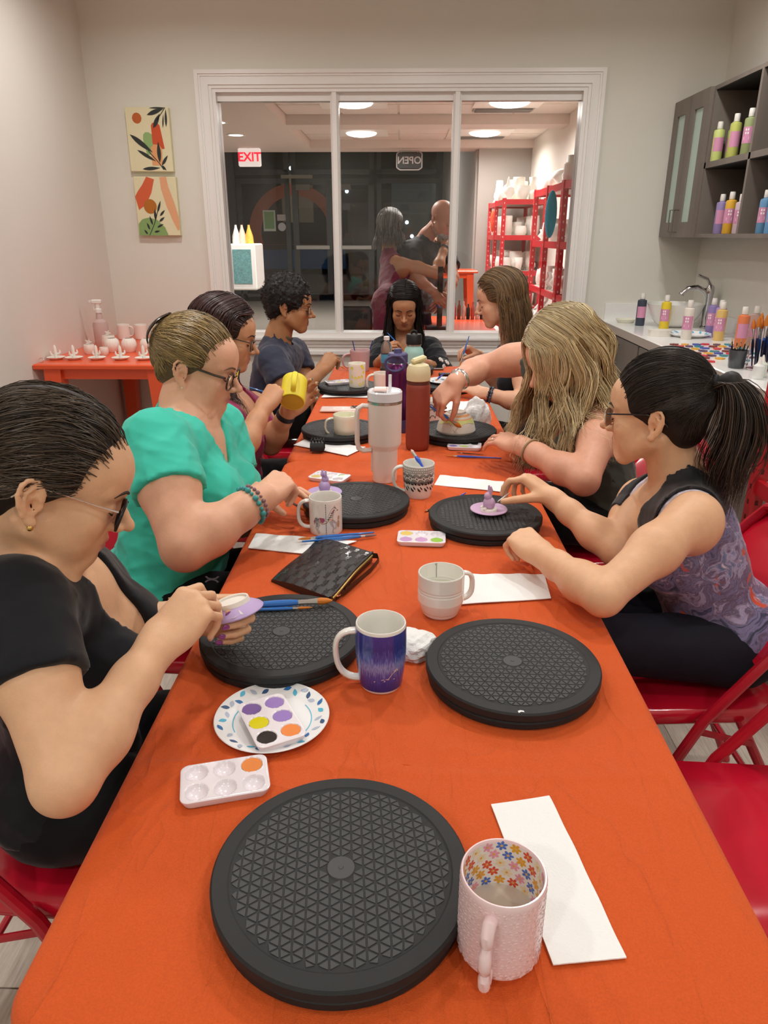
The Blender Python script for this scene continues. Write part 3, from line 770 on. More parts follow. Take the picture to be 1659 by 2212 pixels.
fcols = [('#4d74c8', '#f3e4da'), ('#d9502f', '#e7b33c'), ('#e49ab2', '#d9502f'), ('#e0a31f', '#5c7ccf'), ('#e9d9b0', '#d8a8b8')]
pet = {i: [] for i in range(5)}; cen = []
def flower(cx, cy, r, rot=0): return [ell(cx+r*.62*math.cos(a+rot), cy+r*.62*math.sin(a+rot), r*.42, r*.27, a+rot, 9) for a in [2*math.pi*k/6 for k in range(6)]], ell(cx, cy, r*.22, r*.22, 0, 10)
k_ = 0
for row in range(5):
    for i in range(17):
        u = (i+(row % 2)*.5)*2*math.pi*.0398/17; v_ = .052+row*.0118
        p_, c_ = flower(u, v_+.0015*math.sin(i*5), .0062, i*.7); kk = (i*2+row*3) % 5
        pet[kk] += p_; cen.append((kk, c_))
fn_ = on_cyl(.0397)
for kk, (c1, c2) in enumerate(fcols):
    obj('daisy_print', decal(pet[kk], fn_), mat('petal_%d' % kk, c1, .3), pm_, False, kind='stuff')
obj('daisy_centres', decal([c for _, c in cen], on_cyl(.0395)), mat('daisy_centre', '#e7a83a', .3), pm_, False, kind='stuff')
eb = MB()
for row in range(8):
    for i in range(22):
        u = (i+(row % 2)*.5)*2*math.pi*.0435/22; v_ = .016+row*.0115
        for p in flower(u, v_, .0056, i*.6+row)[0]:
            n_ = len(p); f1 = on_cyl(.0434); f2 = on_cyl(.04385); cxp = sum(a for a, b in p)/n_; cyp = sum(b for a, b in p)/n_
            eb.add([f1(a, b) for a, b in p]+[f2(cxp+(a-cxp)*.6, cyp+(b-cyp)*.6) for a, b in p], [tuple(range(n_, 2*n_))]+[(q, (q+1) % n_, n_+(q+1) % n_, n_+q) for q in range(n_)])
obj('embossed_daisies', eb, M_pinkc, pm_, True, ang=50, kind='stuff')

# blue streaked mug
def streak_mat():
    m = mat('blue_streak_glaze', '#2b3990', .16, coat=.4)
    nt = m.node_tree; N = nt.nodes; L = nt.links; b = N['Principled BSDF']
    tc = N.new('ShaderNodeTexCoord'); sp = N.new('ShaderNodeSeparateXYZ'); L.new(tc.outputs['Object'], sp.inputs[0])
    at = N.new('ShaderNodeMath'); at.operation = 'ARCTAN2'; L.new(sp.outputs[1], at.inputs[0]); L.new(sp.outputs[0], at.inputs[1])
    cb = N.new('ShaderNodeCombineXYZ'); L.new(at.outputs[0], cb.inputs[0])
    zz = N.new('ShaderNodeMath'); zz.operation = 'MULTIPLY'; zz.inputs[1].default_value = 2.5; L.new(sp.outputs[2], zz.inputs[0]); L.new(zz.outputs[0], cb.inputs[1])
    n = N.new('ShaderNodeTexNoise'); n.inputs['Scale'].default_value = 26; n.inputs['Detail'].default_value = 5; L.new(cb.outputs[0], n.inputs['Vector'])
    r = N.new('ShaderNodeValToRGB'); e = r.color_ramp.elements
    e[0].position = .0; e[0].color = lin('#232a72')+(1,); e[1].position = 1; e[1].color = lin('#3a3f95')+(1,)
    for p_, c_ in ((.26, '#343a96'), (.38, '#5a58aa'), (.50, '#8a97cc'), (.60, '#4d5fb2'), (.74, '#27307e')):
        x = e.new(p_); x.color = lin(c_)+(1,)
    mr = N.new('ShaderNodeMath'); mr.operation = 'MULTIPLY_ADD'; mr.inputs[1].default_value = 8.2; L.new(sp.outputs[2], mr.inputs[0])
    ns = N.new('ShaderNodeMath'); ns.operation = 'MULTIPLY_ADD'; ns.inputs[1].default_value = .55; ns.inputs[2].default_value = -.22; L.new(n.outputs[0], ns.inputs[0]); L.new(ns.outputs[0], mr.inputs[2])
    L.new(mr.outputs[0], r.inputs[0]); L.new(r.outputs[0], b.inputs['Base Color'])
    return m
bm_ = mug('coffee_mug', 'tall blue and violet streaked mug with a white handle', (-.0285, 1.028, TZ), .037, .0415, .118, M_cer, hz=(.1, .86), hout=.036, hrot=math.radians(180), hr=.0062, belly=lambda s_: .0345+.0075*math.sin(min(1, s_*1.15)*math.pi*.62))
glz = [(.0345+.0075*math.sin(min(1, s_*1.15)*math.pi*.62)+.0004, .118*s_) for s_ in np.linspace(.05, .955, 12)]
obj('blue_glaze', MB().lathe(glz, 64), streak_mat(), bm_)
obj('scratches', decal([strokep([(0, .032), (.012, .033), (.020, .043), (.026, .046)], .0007), strokep([(.010, .032), (.024, .030)], .0006), strokep([(.022, .046), (.028, .049), (.029, .045)], .0012), strokep([(-.012, .027), (-.010, .029)], .0008), strokep([(.005, .028), (.006, .031)], .0009)], lambda u, v: on_cyl(lambda z: .0345+.0075*math.sin(min(1, z/.118*1.15)*math.pi*.62)+.0008, 0, math.radians(-88))(u, v)), mat('scratch', '#c9b9b4', .5), bm_, False)
# white ridged mug
def bel2(s_): 
    r = .0455*min(1, .70+.62*s_**.75) if s_ < .42 else .0455
    return r-.0012*math.exp(-((s_-.60)/.012)**2)-.0012*math.exp(-((s_-.66)/.012)**2)-.0008*math.exp(-((s_-.12)/.012)**2)
wm = thing('coffee_mug', 'white mug with two ridges, water inside and a white handle at right', 'mug', (.083, 1.270, TZ))
obj('cup_body', MB().lathe(mug_profile(.035, .045, .092, belly=bel2, n=60), 64), M_cer, wm, ang=60)
obj('handle', MB().tube(handle_pts(lambda z: .045, .025, .082, .026), .0058, 10, flat=(1.3, .8)).rotz(math.radians(22)), M_cer, wm)
obj('water', MB().lathe([(0, .056), (.0415, .056)], 48), mat('milky_water', '#d5d5c6', .03, spec=.6), wm)
obj('drip', decal([strokep([(0, .088), (0.0004, .075), (0, .060)], .0005), strokep([(-.001, .089), (.002, .091), (.003, .089), (.001, .087)], .0006)], on_cyl(.0408, 0, math.radians(100))), mat('drip_grey', '#6f746c', .5), wm, False)
# zebra mug
zm = mug('coffee_mug', 'white mug printed with a carousel zebra, pink inside', (-.186, 1.694, TZ), .0415, .0415, .094, M_cer, mat('pink_lining', '#b97a85', .2, coat=.3), hz=(.12, .88), hout=.030, hrot=math.radians(182), hr=.0058)
Zf = on_cyl(.0419, 0, math.radians(-84)); Zf2 = on_cyl(.0421, 0, math.radians(-84)); Zf3 = on_cyl(.0423, 0, math.radians(-84))
body = [(-.030, .046), (-.024, .052), (-.012, .050), (-.004, .049), (.004, .053), (.010, .064), (.016, .074), (.021, .078), (.024, .082), (.0255, .078), (.030, .071), (.033, .068), (.032, .065), (.027, .066), (.022, .063), (.019, .052), (.018, .044), (.012, .038), (.0, .036), (-.012, .037), (-.022, .038), (-.030, .037)]
legs = [strokep([(-.026, .042), (-.024, .030), (-.027, .022), (-.022, .012), (-.018, .008)], [.0045, .003, .0018, .0014, .002]), strokep([(-.020, .040), (-.018, .030), (-.022, .020), (-.016, .010)], [.004, .0028, .0016, .0016]),
        strokep([(.012, .042), (.016, .030), (.020, .022), (.017, .012), (.020, .008)], [.0045, .003, .0016, .0014, .002]), strokep([(.016, .042), (.024, .036), (.028, .034), (.027, .024), (.023, .018)], [.004, .0028, .0016, .0014, .002])]
obj('zebra_print', decal([body]+legs, Zf), mat('zebra_grey', '#b9b3ae', .3), zm, False)
st = [strokep([(.004+i*.0032, .046+i*.0048), (.009+i*.0030, .047+i*.0044), (.016+i*.0012, .045+i*.0052)], [.0012, .0010, .0003]) for i in range(7)]
st += [strokep([(-.028+i*.003, .049), (-.027+i*.003, .044), (-.029+i*.003, .039)], [.0010, .0009, .0003]) for i in range(4)]+[strokep([(-.026, .036-i*.004), (-.021, .035-i*.004)], .0007) for i in range(3)]+[ell(.0325, .067, .0018, .0014)]
obj('stripe_print', decal(st, Zf2), mat('zebra_black', '#2c2a2c', .3), zm, False)
obj('saddle_print', decal([[(-.017, .051), (-.004, .050), (-.002, .043), (-.008, .037), (-.014, .040)], strokep([(.014, .060), (.018, .066), (.023, .070)], .0012), [(-.030, .046), (-.028, .038), (-.031, .030), (-.034, .038)]], Zf2), mat('saddle_rose', '#a8566e', .3), zm, False)
obj('trim_print', decal([strokep([(-.019, .042), (-.010, .035), (.0, .036), (.010, .047), (.018, .043)], .0014), ell(.035, .030, .004, .010), ell(.036, .046, .003, .006)], Zf3), mat('saddle_gold', '#c09a78', .3), zm, False)
obj('pole_print', decal([[(-.0005, z), (.0008, z), (.0008, z+.0045), (-.0005, z+.0045)] for z in np.arange(.004, .088, .006)], Zf3), mat('pole_grey', '#55504e', .3), zm, False)
# mandala mug
md = mug('coffee_mug', 'white mug with a black lace pattern and a blue brush in it', (.0545, 1.965, TZ), .0395, .0455, .100, M_cer, hz=(.15, .88), hout=.031, hrot=math.radians(178), hr=.0062, liquid=1, water=(.45, '#c9cdc9'), belly=lambda s_: .036+.0095*math.sin(min(1, s_*1.1+.05)*math.pi*.5))
mr_ = lambda z: .036+.0095*math.sin(min(1, z/.1*1.1+.05)*math.pi*.5)+.0005
pl = []
per_ = 2*math.pi*.044
for z_ in (.095, .0875, .0805): pl += [strokep([(per_*i/40, z_), (per_*(i+1)/40, z_)], .0006) for i in range(40)]
pl += [ell(per_*i/46, .084, .0013, .0013, 0, 6) for i in range(46)]+[ell(per_*i/40, .0912, .0016, .0009, 0, 6) for i in range(40)]
for i in range(14):
    u = per_*(i+.5)/14; w_ = per_/28
    for k in range(3):
        rr_ = w_*(1-.25*k)
        pl.append(strokep([(u+rr_*math.cos(a), .066+rr_*1.15*math.sin(a)) for a in np.linspace(0, math.pi, 9)], .0007))
    u2 = per_*i/14
    for k in range(3):
        rr_ = w_*(1.05-.22*k); pl.append(strokep([(u2+rr_*math.cos(a), .046+rr_*1.5*math.sin(a)) for a in np.linspace(-.1, math.pi+.1, 9)], .0008))
    for k in range(-2, 3): pl.append(leafp(u2, .044, u2+k*.0026, .058-abs(k)*.002, .0009, 4))
    pl.append(leafp(u2, .024, u2, .038, .0028, 5)); pl += [leafp(u2, .024, u2+d_*.004, .031, .0012, 4) for d_ in (-1, 1)]
    pl.append(leafp(u, .030, u, .042, .0022, 5)); pl.append(ell(u, .064, .0018, .003, 0, 8))
obj('lace_print', decal(pl, lambda u, v: on_cyl(mr_)(u, v)), mat('lace_black', '#2a2a2c', .3), md, False, kind='stuff')
# cream mug and others on the far table
mug('coffee_mug', 'cream mug with a handle at left on the turntable behind the tumbler', (-.195, 2.545, TTZ-.03), .034, .0455, .098, M_cream, hz=(.2, .85), hout=.032, hrot=math.radians(185), hr=.0058, liquid=2, water=(.8, '#d8dcb4'), belly=lambda s_: .033+.0135*min(1, s_*2.0)**.6-(.0009 if .6 < s_ < .64 else 0))
ycp = mug('painted_cup', 'tall white cup with yellow brush strokes on the far left turntable', (-.204, 3.39, TTZ), .037, .040, .112, mat('bisque_cup', '#e9e5d6', .6), hz=None)
obj('yellow_strokes', decal([strokep([(u, v), (u+.006, v+.004), (u+.012, v-.003)], [.004, .006, .003]) for u, v in ((-.03, .09), (-.03, .05), (-.012, .045), (.004, .048), (.02, .05), (.026, .09), (.01, .015), (.028, .02), (-.034, .025), (.03, .07), (.02, .1))], on_cyl(lambda z: .0375+z*.03, 0, math.radians(-90))), mat('yellow_paint', '#e6dc3c', .55), ycp, False)
mug('coffee_mug', 'pink pot mug with a scalloped handle holding thin brushes at the far end', (-.225, 4.02, TZ), .05, .056, .115, mat('dusty_pink', '#c9a7a8', .4), hz=(.15, .8), hout=.045, hrot=math.radians(190), hr=.007)
mug('coffee_mug', 'white mug half hidden behind the purple bottle, handle at left', (-.085, 3.40, TZ), .042, .042, .10, mat('rosy_white', '#e4d9d0', .3), hz=(.12, .9), hout=.034, hrot=math.radians(190), hr=.0075)
for i, (x, y, dx, dy) in enumerate(((-.235, 4.03, -.03, .0), (-.20, 4.035, .045, .01))):
    b = thing('paintbrush', ['thin dark-blue brush leaning left in the pink pot', 'thin dark-blue brush leaning right in the pink pot'][i], 'brush', (x, y, TZ+.02))
    obj('brush_handle', MB().tube([(0, 0, 0), (dx, dy, .14)], .0028, 6), mat('navy_handle', '#2a3f86', .4), b)

# tall drinkware
def drink(name, label, loc, prof, m, rz=0):
    t = thing(name, label, 'bottle', loc, rz); obj('bottle_body', MB().lathe(prof, 56), m, t, ang=35); return t
M_steel = mat('brushed_steel', '#b9b5ae', .25, metal=.9)
# white tumbler with handle and straw
tu = drink('tumbler', 'tall white insulated tumbler with side handle, clear lid and straw', (-.0455, 2.10, TZ), [(0, 0), (.034, 0), (.0365, .003), (.039, .100), (.0395, .104), (.048, .116), (.0495, .122), (.0505, .243), (0, .243)], mat('tumbler_white', '#e3d6cf', .45))
obj('steel_band', MB().lathe([(.0508, .243), (.0508, .250), (.049, .251), (.049, .243)], 56, close=True), M_steel, tu)
M_lidc = mat('clear_lid', '#dfe0e6', .1, spec=.5, coat=.3)
obj('lid', MB().lathe([(.049, .250), (.0515, .252), (.0515, .276), (.048, .280), (.044, .276), (0, .272)], 56), M_lidc, tu)
obj('lid_flap', MB().box(-.03, .012, -.017, .017, .276, .286, .004).move(-.004, .004, 0), mat('flap_pink', '#e7cfc6', .3), tu, False)
obj('straw', MB().tube([(.014, -.002, .12), (.0155, -.002, .325)], .0048, 14), mat('straw_clear', '#e9ebee', .15, coat=.3), tu)
obj('handle', MB().tube([(-.046, 0, .232), (-.066, 0, .234), (-.079, 0, .226), (-.083, 0, .205), (-.083, 0, .125), (-.079, 0, .104), (-.066, 0, .096), (-.040, 0, .098)], .0088, 12, flat=(1.2, .85)).rotz(math.radians(5)), mat('tumbler_white', '#e3d6cf'), tu)
obj('handle_strip', MB().box(-.042, -.034, -.006, .006, .03, .104, .002), mat('tumbler_white', '#e3d6cf'), tu, False)
# rust bottle with cream flip lid
ru = drink('water_bottle', 'rust-red insulated bottle with a cream flip lid', (.0615, 2.455, TZ), [(0, 0), (.036, 0), (.0405, .006), (.0415, .02), (.0415, .215), (.0405, .228), (.0385, .232), (0, .232)], mat('rust_coat', '#8a3d2e', .5))
obj('collar', MB().lathe([(.0395, .230), (.0395, .242), (.037, .243)], 48), mat('rust_dark', '#5a2a22', .5), ru)
M_crl = mat('lid_cream', '#d8cca4', .4)
obj('lid', MB().lathe([(.037, .240), (.0405, .244), (.0415, .262), (.040, .282), (.034, .294), (.020, .300), (0, .301)], 48), M_crl, ru)
obj('flip_spout', MB().box(-.032, .022, -.016, .016, 0, .018, .006).xf(lambda x, y, z: (x*.9+.004, y, .296+z+(x+.03)*.25)).rotz(math.radians(20)), mat('spout_cream', '#cfc08e', .4), ru, False)
# purple bottle
pu = drink('water_bottle', 'metallic purple bottle with a dark loop lid', (-.010, 2.70, TZ), [(0, 0), (.043, 0), (.046, .006), (.046, .225), (.044, .245), (.034, .262), (.030, .266), (0, .266)], mat('purple_metal', '#6d2f68', .28, metal=.75))
M_pul = mat('lid_indigo', '#4a4670', .45)
obj('boot', MB().lathe([(0, .0), (.0475, 0), (.049, .006), (.0485, .05), (.046, .05)], 48), M_pul, pu)
obj('lid', MB().lathe([(.032, .262), (.037, .264), (.037, .292), (.033, .297), (.016, .298), (.014, .312), (0, .314)], 40), M_pul, pu)
obj('ring_steel', MB().lathe([(.0335, .258), (.036, .260), (.0335, .264)], 40), M_steel, pu)
obj('loop', MB().tube([(.036*math.cos(a)-.01, -.05-.0*a, .265+.028*math.sin(a)) for a in [2*math.pi*i/24 for i in range(24)]], .0052, 8, closed=True), M_pul, pu)
obj('loop_arm', MB().box(-.012, .012, -.055, -.025, .288, .297, .003), M_pul, pu, False)
# aqua bottle
aq = drink('water_bottle', 'pale aqua wide bottle with a black lid', (.064, 3.56, TZ), [(0, 0), (.045, 0), (.049, .006), (.049, .165), (.045, .185), (.035, .196), (.033, .205), (0, .205)], mat('aqua_coat', '#9cc9c0', .42))
obj('ring_steel', MB().lathe([(.034, .200), (.0365, .203), (.0365, .209), (.034, .21)], 40), M_steel, aq)
obj('lid', MB().lathe([(.035, .209), (.0385, .211), (.0385, .252), (.035, .257), (0, .258)], 40), M_blk, aq)
obj('loop', MB().tube([(-.012, 0, .256), (-.010, 0, .270), (0, 0, .274), (.010, 0, .270), (.012, 0, .256)], .005, 8), M_blk, aq)
# clear water bottle
cl = drink('plastic_bottle', 'small clear plastic water bottle with a white cap and blue label', (-.075, 3.90, TZ), [(0, 0), (.028, 0), (.031, .005), (.031, .12), (.030, .14), (.022, .165), (.013, .178), (.012, .186), (0, .186)], mat('clear_plastic', '#c9cdd0', .05, trans=.85, ior=1.2))
obj('cap', MB().lathe([(.012, .182), (.0155, .183), (.0155, .200), (.014, .202), (0, .202)], 24), mat('cap_white', '#ecebe9', .4), cl)
obj('label', MB().lathe([(.0315, .065), (.0315, .11)], 32), mat('label_blue', '#4f9fc4', .4, var=.3, vscale=60), cl)

# ------------------------------------------------------------------ palettes, plate, towels
M_pal = mat('palette_plastic', '#e6e0e6', .22, coat=.3)
WELL = [(-.0375, .0185), (.0, .0185), (.0375, .0185), (-.0375, -.0185), (.0, -.0185), (.0375, -.0185)]
def palette(label, loc, rz, paints, sx=1.0):
    """six-well palette; wells are real bowls in a grid-built sheet"""
    t = thing('paint_palette', label, 'palette', loc, rz, group='six-well paint palettes')
    a, b, rr_ = .059, .0375, .012; R0 = .0148
    nx, ny = 72, 46; idx = {}; mb = MB(); v = []; f = []
    def inside(x, y): 
        dx, dy = max(0, abs(x)-(a-rr_)), max(0, abs(y)-(b-rr_)); return math.hypot(dx, dy) <= rr_
    # top sheet as grid mapped onto the rounded rectangle
    for j in range(ny+1):
        for i in range(nx+1):
            x = -a+2*a*i/nx; y = -b+2*b*j/ny
            dx, dy = abs(x)-(a-rr_), abs(y)-(b-rr_)
            if dx > 0 and dy > 0:
                l = max(dx, dy)/ (math.hypot(dx, dy) or 1); x = math.copysign(a-rr_+dx*l, x); y = math.copysign(b-rr_+dy*l, y)
            z = .013
            for wx, wy in WELL:
                d = math.hypot(x-wx, y-wy)
                if d < R0: z = min(z, .013-.0095*math.sqrt(max(0, 1-(d/R0)**2)))
            if dx > rr_*.9 or dy > rr_*.9: z -= .0008
            v.append((x, y, z))
    for j in range(ny):
        for i in range(nx): f.append((j*(nx+1)+i, j*(nx+1)+i+1, (j+1)*(nx+1)+i+1, (j+1)*(nx+1)+i))
    mb.add(v, f)
    per = [j for j in range(nx+1)]+[r*(nx+1)+nx for r in range(1, ny+1)]+[ny*(nx+1)+nx-k for k in range(1, nx+1)]+[(ny-k)*(nx+1) for k in range(1, ny)]
    o_ = len(mb.v); n_ = len(per)
    mb.v += [(v[q][0]*1.0, v[q][1]*1.0, .0105) for q in per]; mb.v += [(v[q][0]*.94, v[q][1]*.91, .001) for q in per]
    for k in range(n_):
        k2 = (k+1) % n_; mb.f.append((per[k], per[k2], o_+k2, o_+k)); mb.f.append((o_+k, o_+k2, o_+n_+k2, o_+n_+k))
    obj('tray', mb, M_pal, t, True, ang=50)
    for k, c in paints.items():
        wx, wy = WELL[k]; z = .0118
        pts = [(R0*.99*(1+(.06*math.sin(3*a_+k) if k % 2 else 0))*math.cos(a_)*.98, R0*.97*math.sin(a_)) for a_ in [2*math.pi*q/24 for q in range(24)]]
        obj('paint', MB().add([(wx, wy, z+.0003)]+[(wx+x, wy+y, z) for x, y in pts], [(0, 1+q, 1+(q+1) % 24) for q in range(24)]), mat('paint_'+c, c, .12, coat=.3), t, label=None)
    return t
palette('white palette nearest the camera with only one well of orange paint', (-.235, .781, TZ+.001), math.radians(15), {2: '#e48a48'})
palette('white palette on the patterned paper plate, wells of lilac, yellow, black and orange', (-.192, .900, TZ+.0085), math.radians(118-180), {3: '#7d63a0', 0: '#9a7fc0', 1: '#9a7fc4', 4: '#dcd21f', 5: '#2d2a2a', 2: '#ea8c4c'})
palette('white palette in the middle of the nearer table with pink, yellow and green paint', (.055, 1.630, TZ+.001), math.radians(-3), {0: '#e3c86a', 3: '#c99ccf', 4: '#cda0cf', 5: '#98c94f'})
palette('white palette behind the left lilac ring dish, a little green paint in it', (-.215, 2.10, TZ+.001), math.radians(-22), {2: '#9cc653', 3: '#d8c47a'})
palette('white palette right of the rust bottle with lilac, lime and orange paint', (.228, 2.462, TZ+.001), math.radians(-8), {3: '#9a86c8', 4: '#cfe08a', 1: '#efa55e'})
palette('white palette on the far left turntable beside the yellow striped cup', (-.300, 3.46, TTZ), math.radians(20), {4: '#e3dc4a', 0: '#ece7c0'})
# paper plate
pp = thing('paper_plate', 'white paper plate with blue leaf print holding a palette', 'plate', (-.194, .921, TZ+.001))
M_plate = mat('paper_plate', '#eceded', .45)
prf = [(0, .002), (.060, .002), (.064, .004), (.084, .0115), (.0875, .0125), (.0885, .0115), (.084, .0085), (.064, .0015), (0, .0005)]
obj('dish', MB().lathe(prf, 72), M_plate, pp)
def on_plate(u, v):
    r = math.hypot(u, v); z = .0025 if r < .062 else .0025+(r-.062)/(.0865-.062)*.0103
    return (u, v, z+.0006)
cols = {'#2f6fae': [], '#57b7d6': [], '#b4bfd2': [], '#35557f': []}
for i in range(30):
    an = 2*math.pi*i/30+.07*math.sin(7*i); r0 = .067+.004*(i % 3); L = .014; th = an+1.1+(.9 if i % 2 else -.5)
    cx, cy = r0*1.06*math.cos(an), r0*1.06*math.sin(an); k = ['#b4bfd2', '#57b7d6', '#2f6fae', '#b4bfd2', '#35557f'][i % 5]
    cols[k].append(leafp(cx-L/2*math.cos(th), cy-L/2*math.sin(th), cx+L/2*math.cos(th), cy+L/2*math.sin(th), .0036, 6))
for k, pls in cols.items(): obj('leaf_print', decal(pls, on_plate), mat('leaf_'+k, k, .5), pp, False, kind='stuff')
obj('ring_print', decal([strokep([(.0605*math.cos(a), .0605*math.sin(a)) for a in np.linspace(s_, s_+1.3, 14)], .0007) for s_ in (-.6, 2.4)], on_plate), mat('leaf_#57b7d6', '#57b7d6', .5), pp, False)
# folded paper towels
M_tow = mat('paper_towel', '#eef0ef', .8, bump=.45, bscale=340)
def towel(name, label, pts, layers=2, curl=.004, seed=0):
    rng = np.random.default_rng(seed); mb = MB()
    P = [Vector((*p, 0)) for p in pts]
    for l in range(layers):
        n, m = 26, 10; v = []; f = []
        q = [P[i]+Vector((rng.uniform(-.004, .004)*l, rng.uniform(-.004, .004)*l, 0)) for i in range(4)]
        for i in range(n+1):
            for j in range(m+1):
                s_, t_ = i/n, j/m
                p = (q[0]*(1-s_)+q[3]*s_)*(1-t_)+(q[1]*(1-s_)+q[2]*s_)*t_
                z = TZ+.004+.0022*l+curl*(.5+.5*math.sin(5*s_+3*t_+seed))*(.3+s_*(1-s_))+.0008*math.sin(20*s_)*t_
                if i in (0, n): p = p+(q[1]-q[0]).normalized()*.0012*math.sin(j*4.1)
                v.append((p.x, p.y, z)); 
        top = len(v)
        v += [(x, y, z-.0016) for x, y, z in v]
        for i in range(n):
            for j in range(m):
                a = i*(m+1)+j; f.append((a, a+1, a+m+2, a+m+1)); f.append((top+a, top+a+m+1, top+a+m+2, top+a+1))
        bd = [i*(m+1) for i in range(n+1)]+[n*(m+1)+j for j in range(1, m+1)]+[i*(m+1)+m for i in range(n-1, -1, -1)]+[j for j in range(m-1, 0, -1)]
        for k in range(len(bd)): a, b = bd[k], bd[(k+1) % len(bd)]; f.append((a, b, top+b, top+a))
        mb.add(v, f)
    return tag(obj(name, mb, M_tow, None, True, 40, kind=None), label, 'paper towel')
towel('paper_towel', 'long folded white paper towel beside the daisy mug nearest the camera', [(.124, .750), (.204, .768), (.240, .537), (.162, .527)], 1, .004, 3)
towel('paper_towel', 'folded white paper towel behind the handle of the white ridged mug', [(.125, 1.30), (.145, 1.443), (.321, 1.442), (.315, 1.332)], 1, .004, 1)
towel('paper_towel', 'white paper towel under the black clutch corner', [(-.362, 1.572), (-.360, 1.663), (-.104, 1.620), (-.187, 1.535)], 1, .002, 2)
towel('paper_towel', 'white paper towel lying behind the right turntable with the pink dish', [(.104, 2.050), (.126, 2.144), (.318, 2.085), (.294, 1.992)], 1, .003, 4)
towel('paper_towel', 'white paper towel under the black hair clip', [(-.380, 2.481), (-.345, 2.563), (-.121, 2.457), (-.178, 2.350)], 1, .002, 5)
towel('paper_towel', 'folded white paper towel on the far left below the striped cup', [(-.365, 3.285), (-.350, 3.40), (-.125, 3.39), (-.113, 3.285)], 1, .006, 6)
towel('paper_towel', 'white paper towel at the far right under a hand with beaded bracelet', [(.16, 3.02), (.18, 3.22), (.37, 3.20), (.37, 3.00)], 1, .006, 7)
def crumple(label, loc, r, seed, h=.6):
    rng = np.random.default_rng(seed)
    bm = bmesh.new(); bmesh.ops.create_icosphere(bm, subdivisions=4, radius=1)
    fr = rng.normal(size=(14, 3))*3.2; ph = rng.uniform(0, 6, 14)
    for v in bm.verts:
        p = np.array(v.co); s_ = 1+sum(.05*abs(math.sin(fr[k]@p+ph[k])) for k in range(14))-.35
        v.co = Vector(p)*s_; v.co = Vector((v.co.x*r[0], v.co.y*r[1], max(-.35, v.co.z)*r[2]*h+.35*r[2]*h))
    me = bpy.data.meshes.new('tissue'); bm.to_mesh(me); bm.free()
    o = obj('crumpled_tissue', me, M_tow); o.location = loc
    return tag(o, label, 'tissue')
crumple('crumpled white tissue tucked behind the blue streaked mug', (.022, 1.135, TZ), (.043, .042, .040), 2)
crumple('crumpled white tissue sticking up behind the painted bowl', (.30, 2.78, TZ), (.05, .04, .085), 5, .9)

# ------------------------------------------------------------------ clutch with wrist strap
ck = thing('clutch_bag', 'black embossed clutch with a wrist strap lying on the nearer table', 'bag', (-.168, 1.457, TZ))
cp = [(-.277, 1.399), (-.138, 1.285), (-.061, 1.510), (-.199, 1.629)]
cp = [(x+.168, y-1.457) for x, y in cp]
def on_clutch(s_, t_, dz=0):
    p = [(cp[0][k]*(1-s_)+cp[1][k]*s_)*(1-t_)+(cp[3][k]*(1-s_)+cp[2][k]*s_)*t_ for k in (0, 1)]
    z = .006+.020*s_**.7+.007*math.sin(math.pi*t_)*math.sin(math.pi*min(1, s_))+.002*math.sin(7*t_+4*s_)
    return (p[0], p[1], z+dz)
M_lea = mat('black_leather', '#1c1c1d', .3, bump=.6, bscale=520, spec=.6)
mb = MB(); n, m = 20, 24; v = []; f = []
for i in range(n+1):
    for j in range(m+1): v.append(on_clutch(i/n, j/m))
top = len(v)
for i in range(n+1):
    for j in range(m+1): x, y, z = on_clutch(i/n, j/m); v.append((x, y, max(.001, z-.012-.010*(i/n))))
for i in range(n):
    for j in range(m): a = i*(m+1)+j; f += [(a, a+1, a+m+2, a+m+1), (top+a, top+a+m+1, top+a+m+2, top+a+1)]
bd = [i*(m+1) for i in range(n+1)]+[n*(m+1)+j for j in range(1, m+1)]+[i*(m+1)+m for i in range(n-1, -1, -1)]+[j for j in range(m-1, 0, -1)]
for k in range(len(bd)): a, b = bd[k], bd[(k+1) % len(bd)]; f.append((a, b, top+b, top+a))
obj('pouch', mb.add(v, f), M_lea, ck, True, 40)
mk = text_polys('MK', .095, .006); em = MB()
for i in range(6):
    for j in range(8):
        pl = trs(mk, (i+.5)/6+(.03 if j % 2 else -.03), (j+.5)/8, .75, .85, math.pi*.5)
        em.add(*(lambda d: (d.v, d.f))(decal([p for p in pl if all(0 < x < 1 and 0 < y < 1 for x, y in p)], lambda u, v_: on_clutch(max(0, min(1, u)), max(0, min(1, v_)), .0007))))
obj('embossed_monogram', em, mat('leather_shiny', '#26262a', .18, spec=.8), ck, False, kind='stuff')
zp = MB().tube([(lambda q: (q[0]+.002, q[1]-.001, q[2]-.005))(on_clutch(1, t_)) for t_ in np.linspace(.03, .97, 12)], .0028, 8)
obj('zipper', zp, mat('brass_zip', '#b39a55', .3, metal=.7), ck)
obj('piping', MB().tube([(lambda q: (q[0], q[1], q[2]))(on_clutch(1, t_)) for t_ in np.linspace(.0, 1, 12)], .0028, 8), M_lea, ck)
sw = [(-.128, 1.315, .012), (-.112, 1.338, .010), (-.090, 1.385, .010), (-.062, 1.440, .012), (-.046, 1.487, .014), (-.050, 1.507, .016), (-.064, 1.505, .018), (-.082, 1.475, .020), (-.098, 1.420, .020), (-.108, 1.365, .014), (-.112, 1.338, .012)]
obj('wrist_strap', MB().tube([(x+.168, y-1.457, z) for x, y, z in sw], .0062, 8, flat=(.22, 1.1)), mat('brown_strap', '#2d201b', .4), ck)
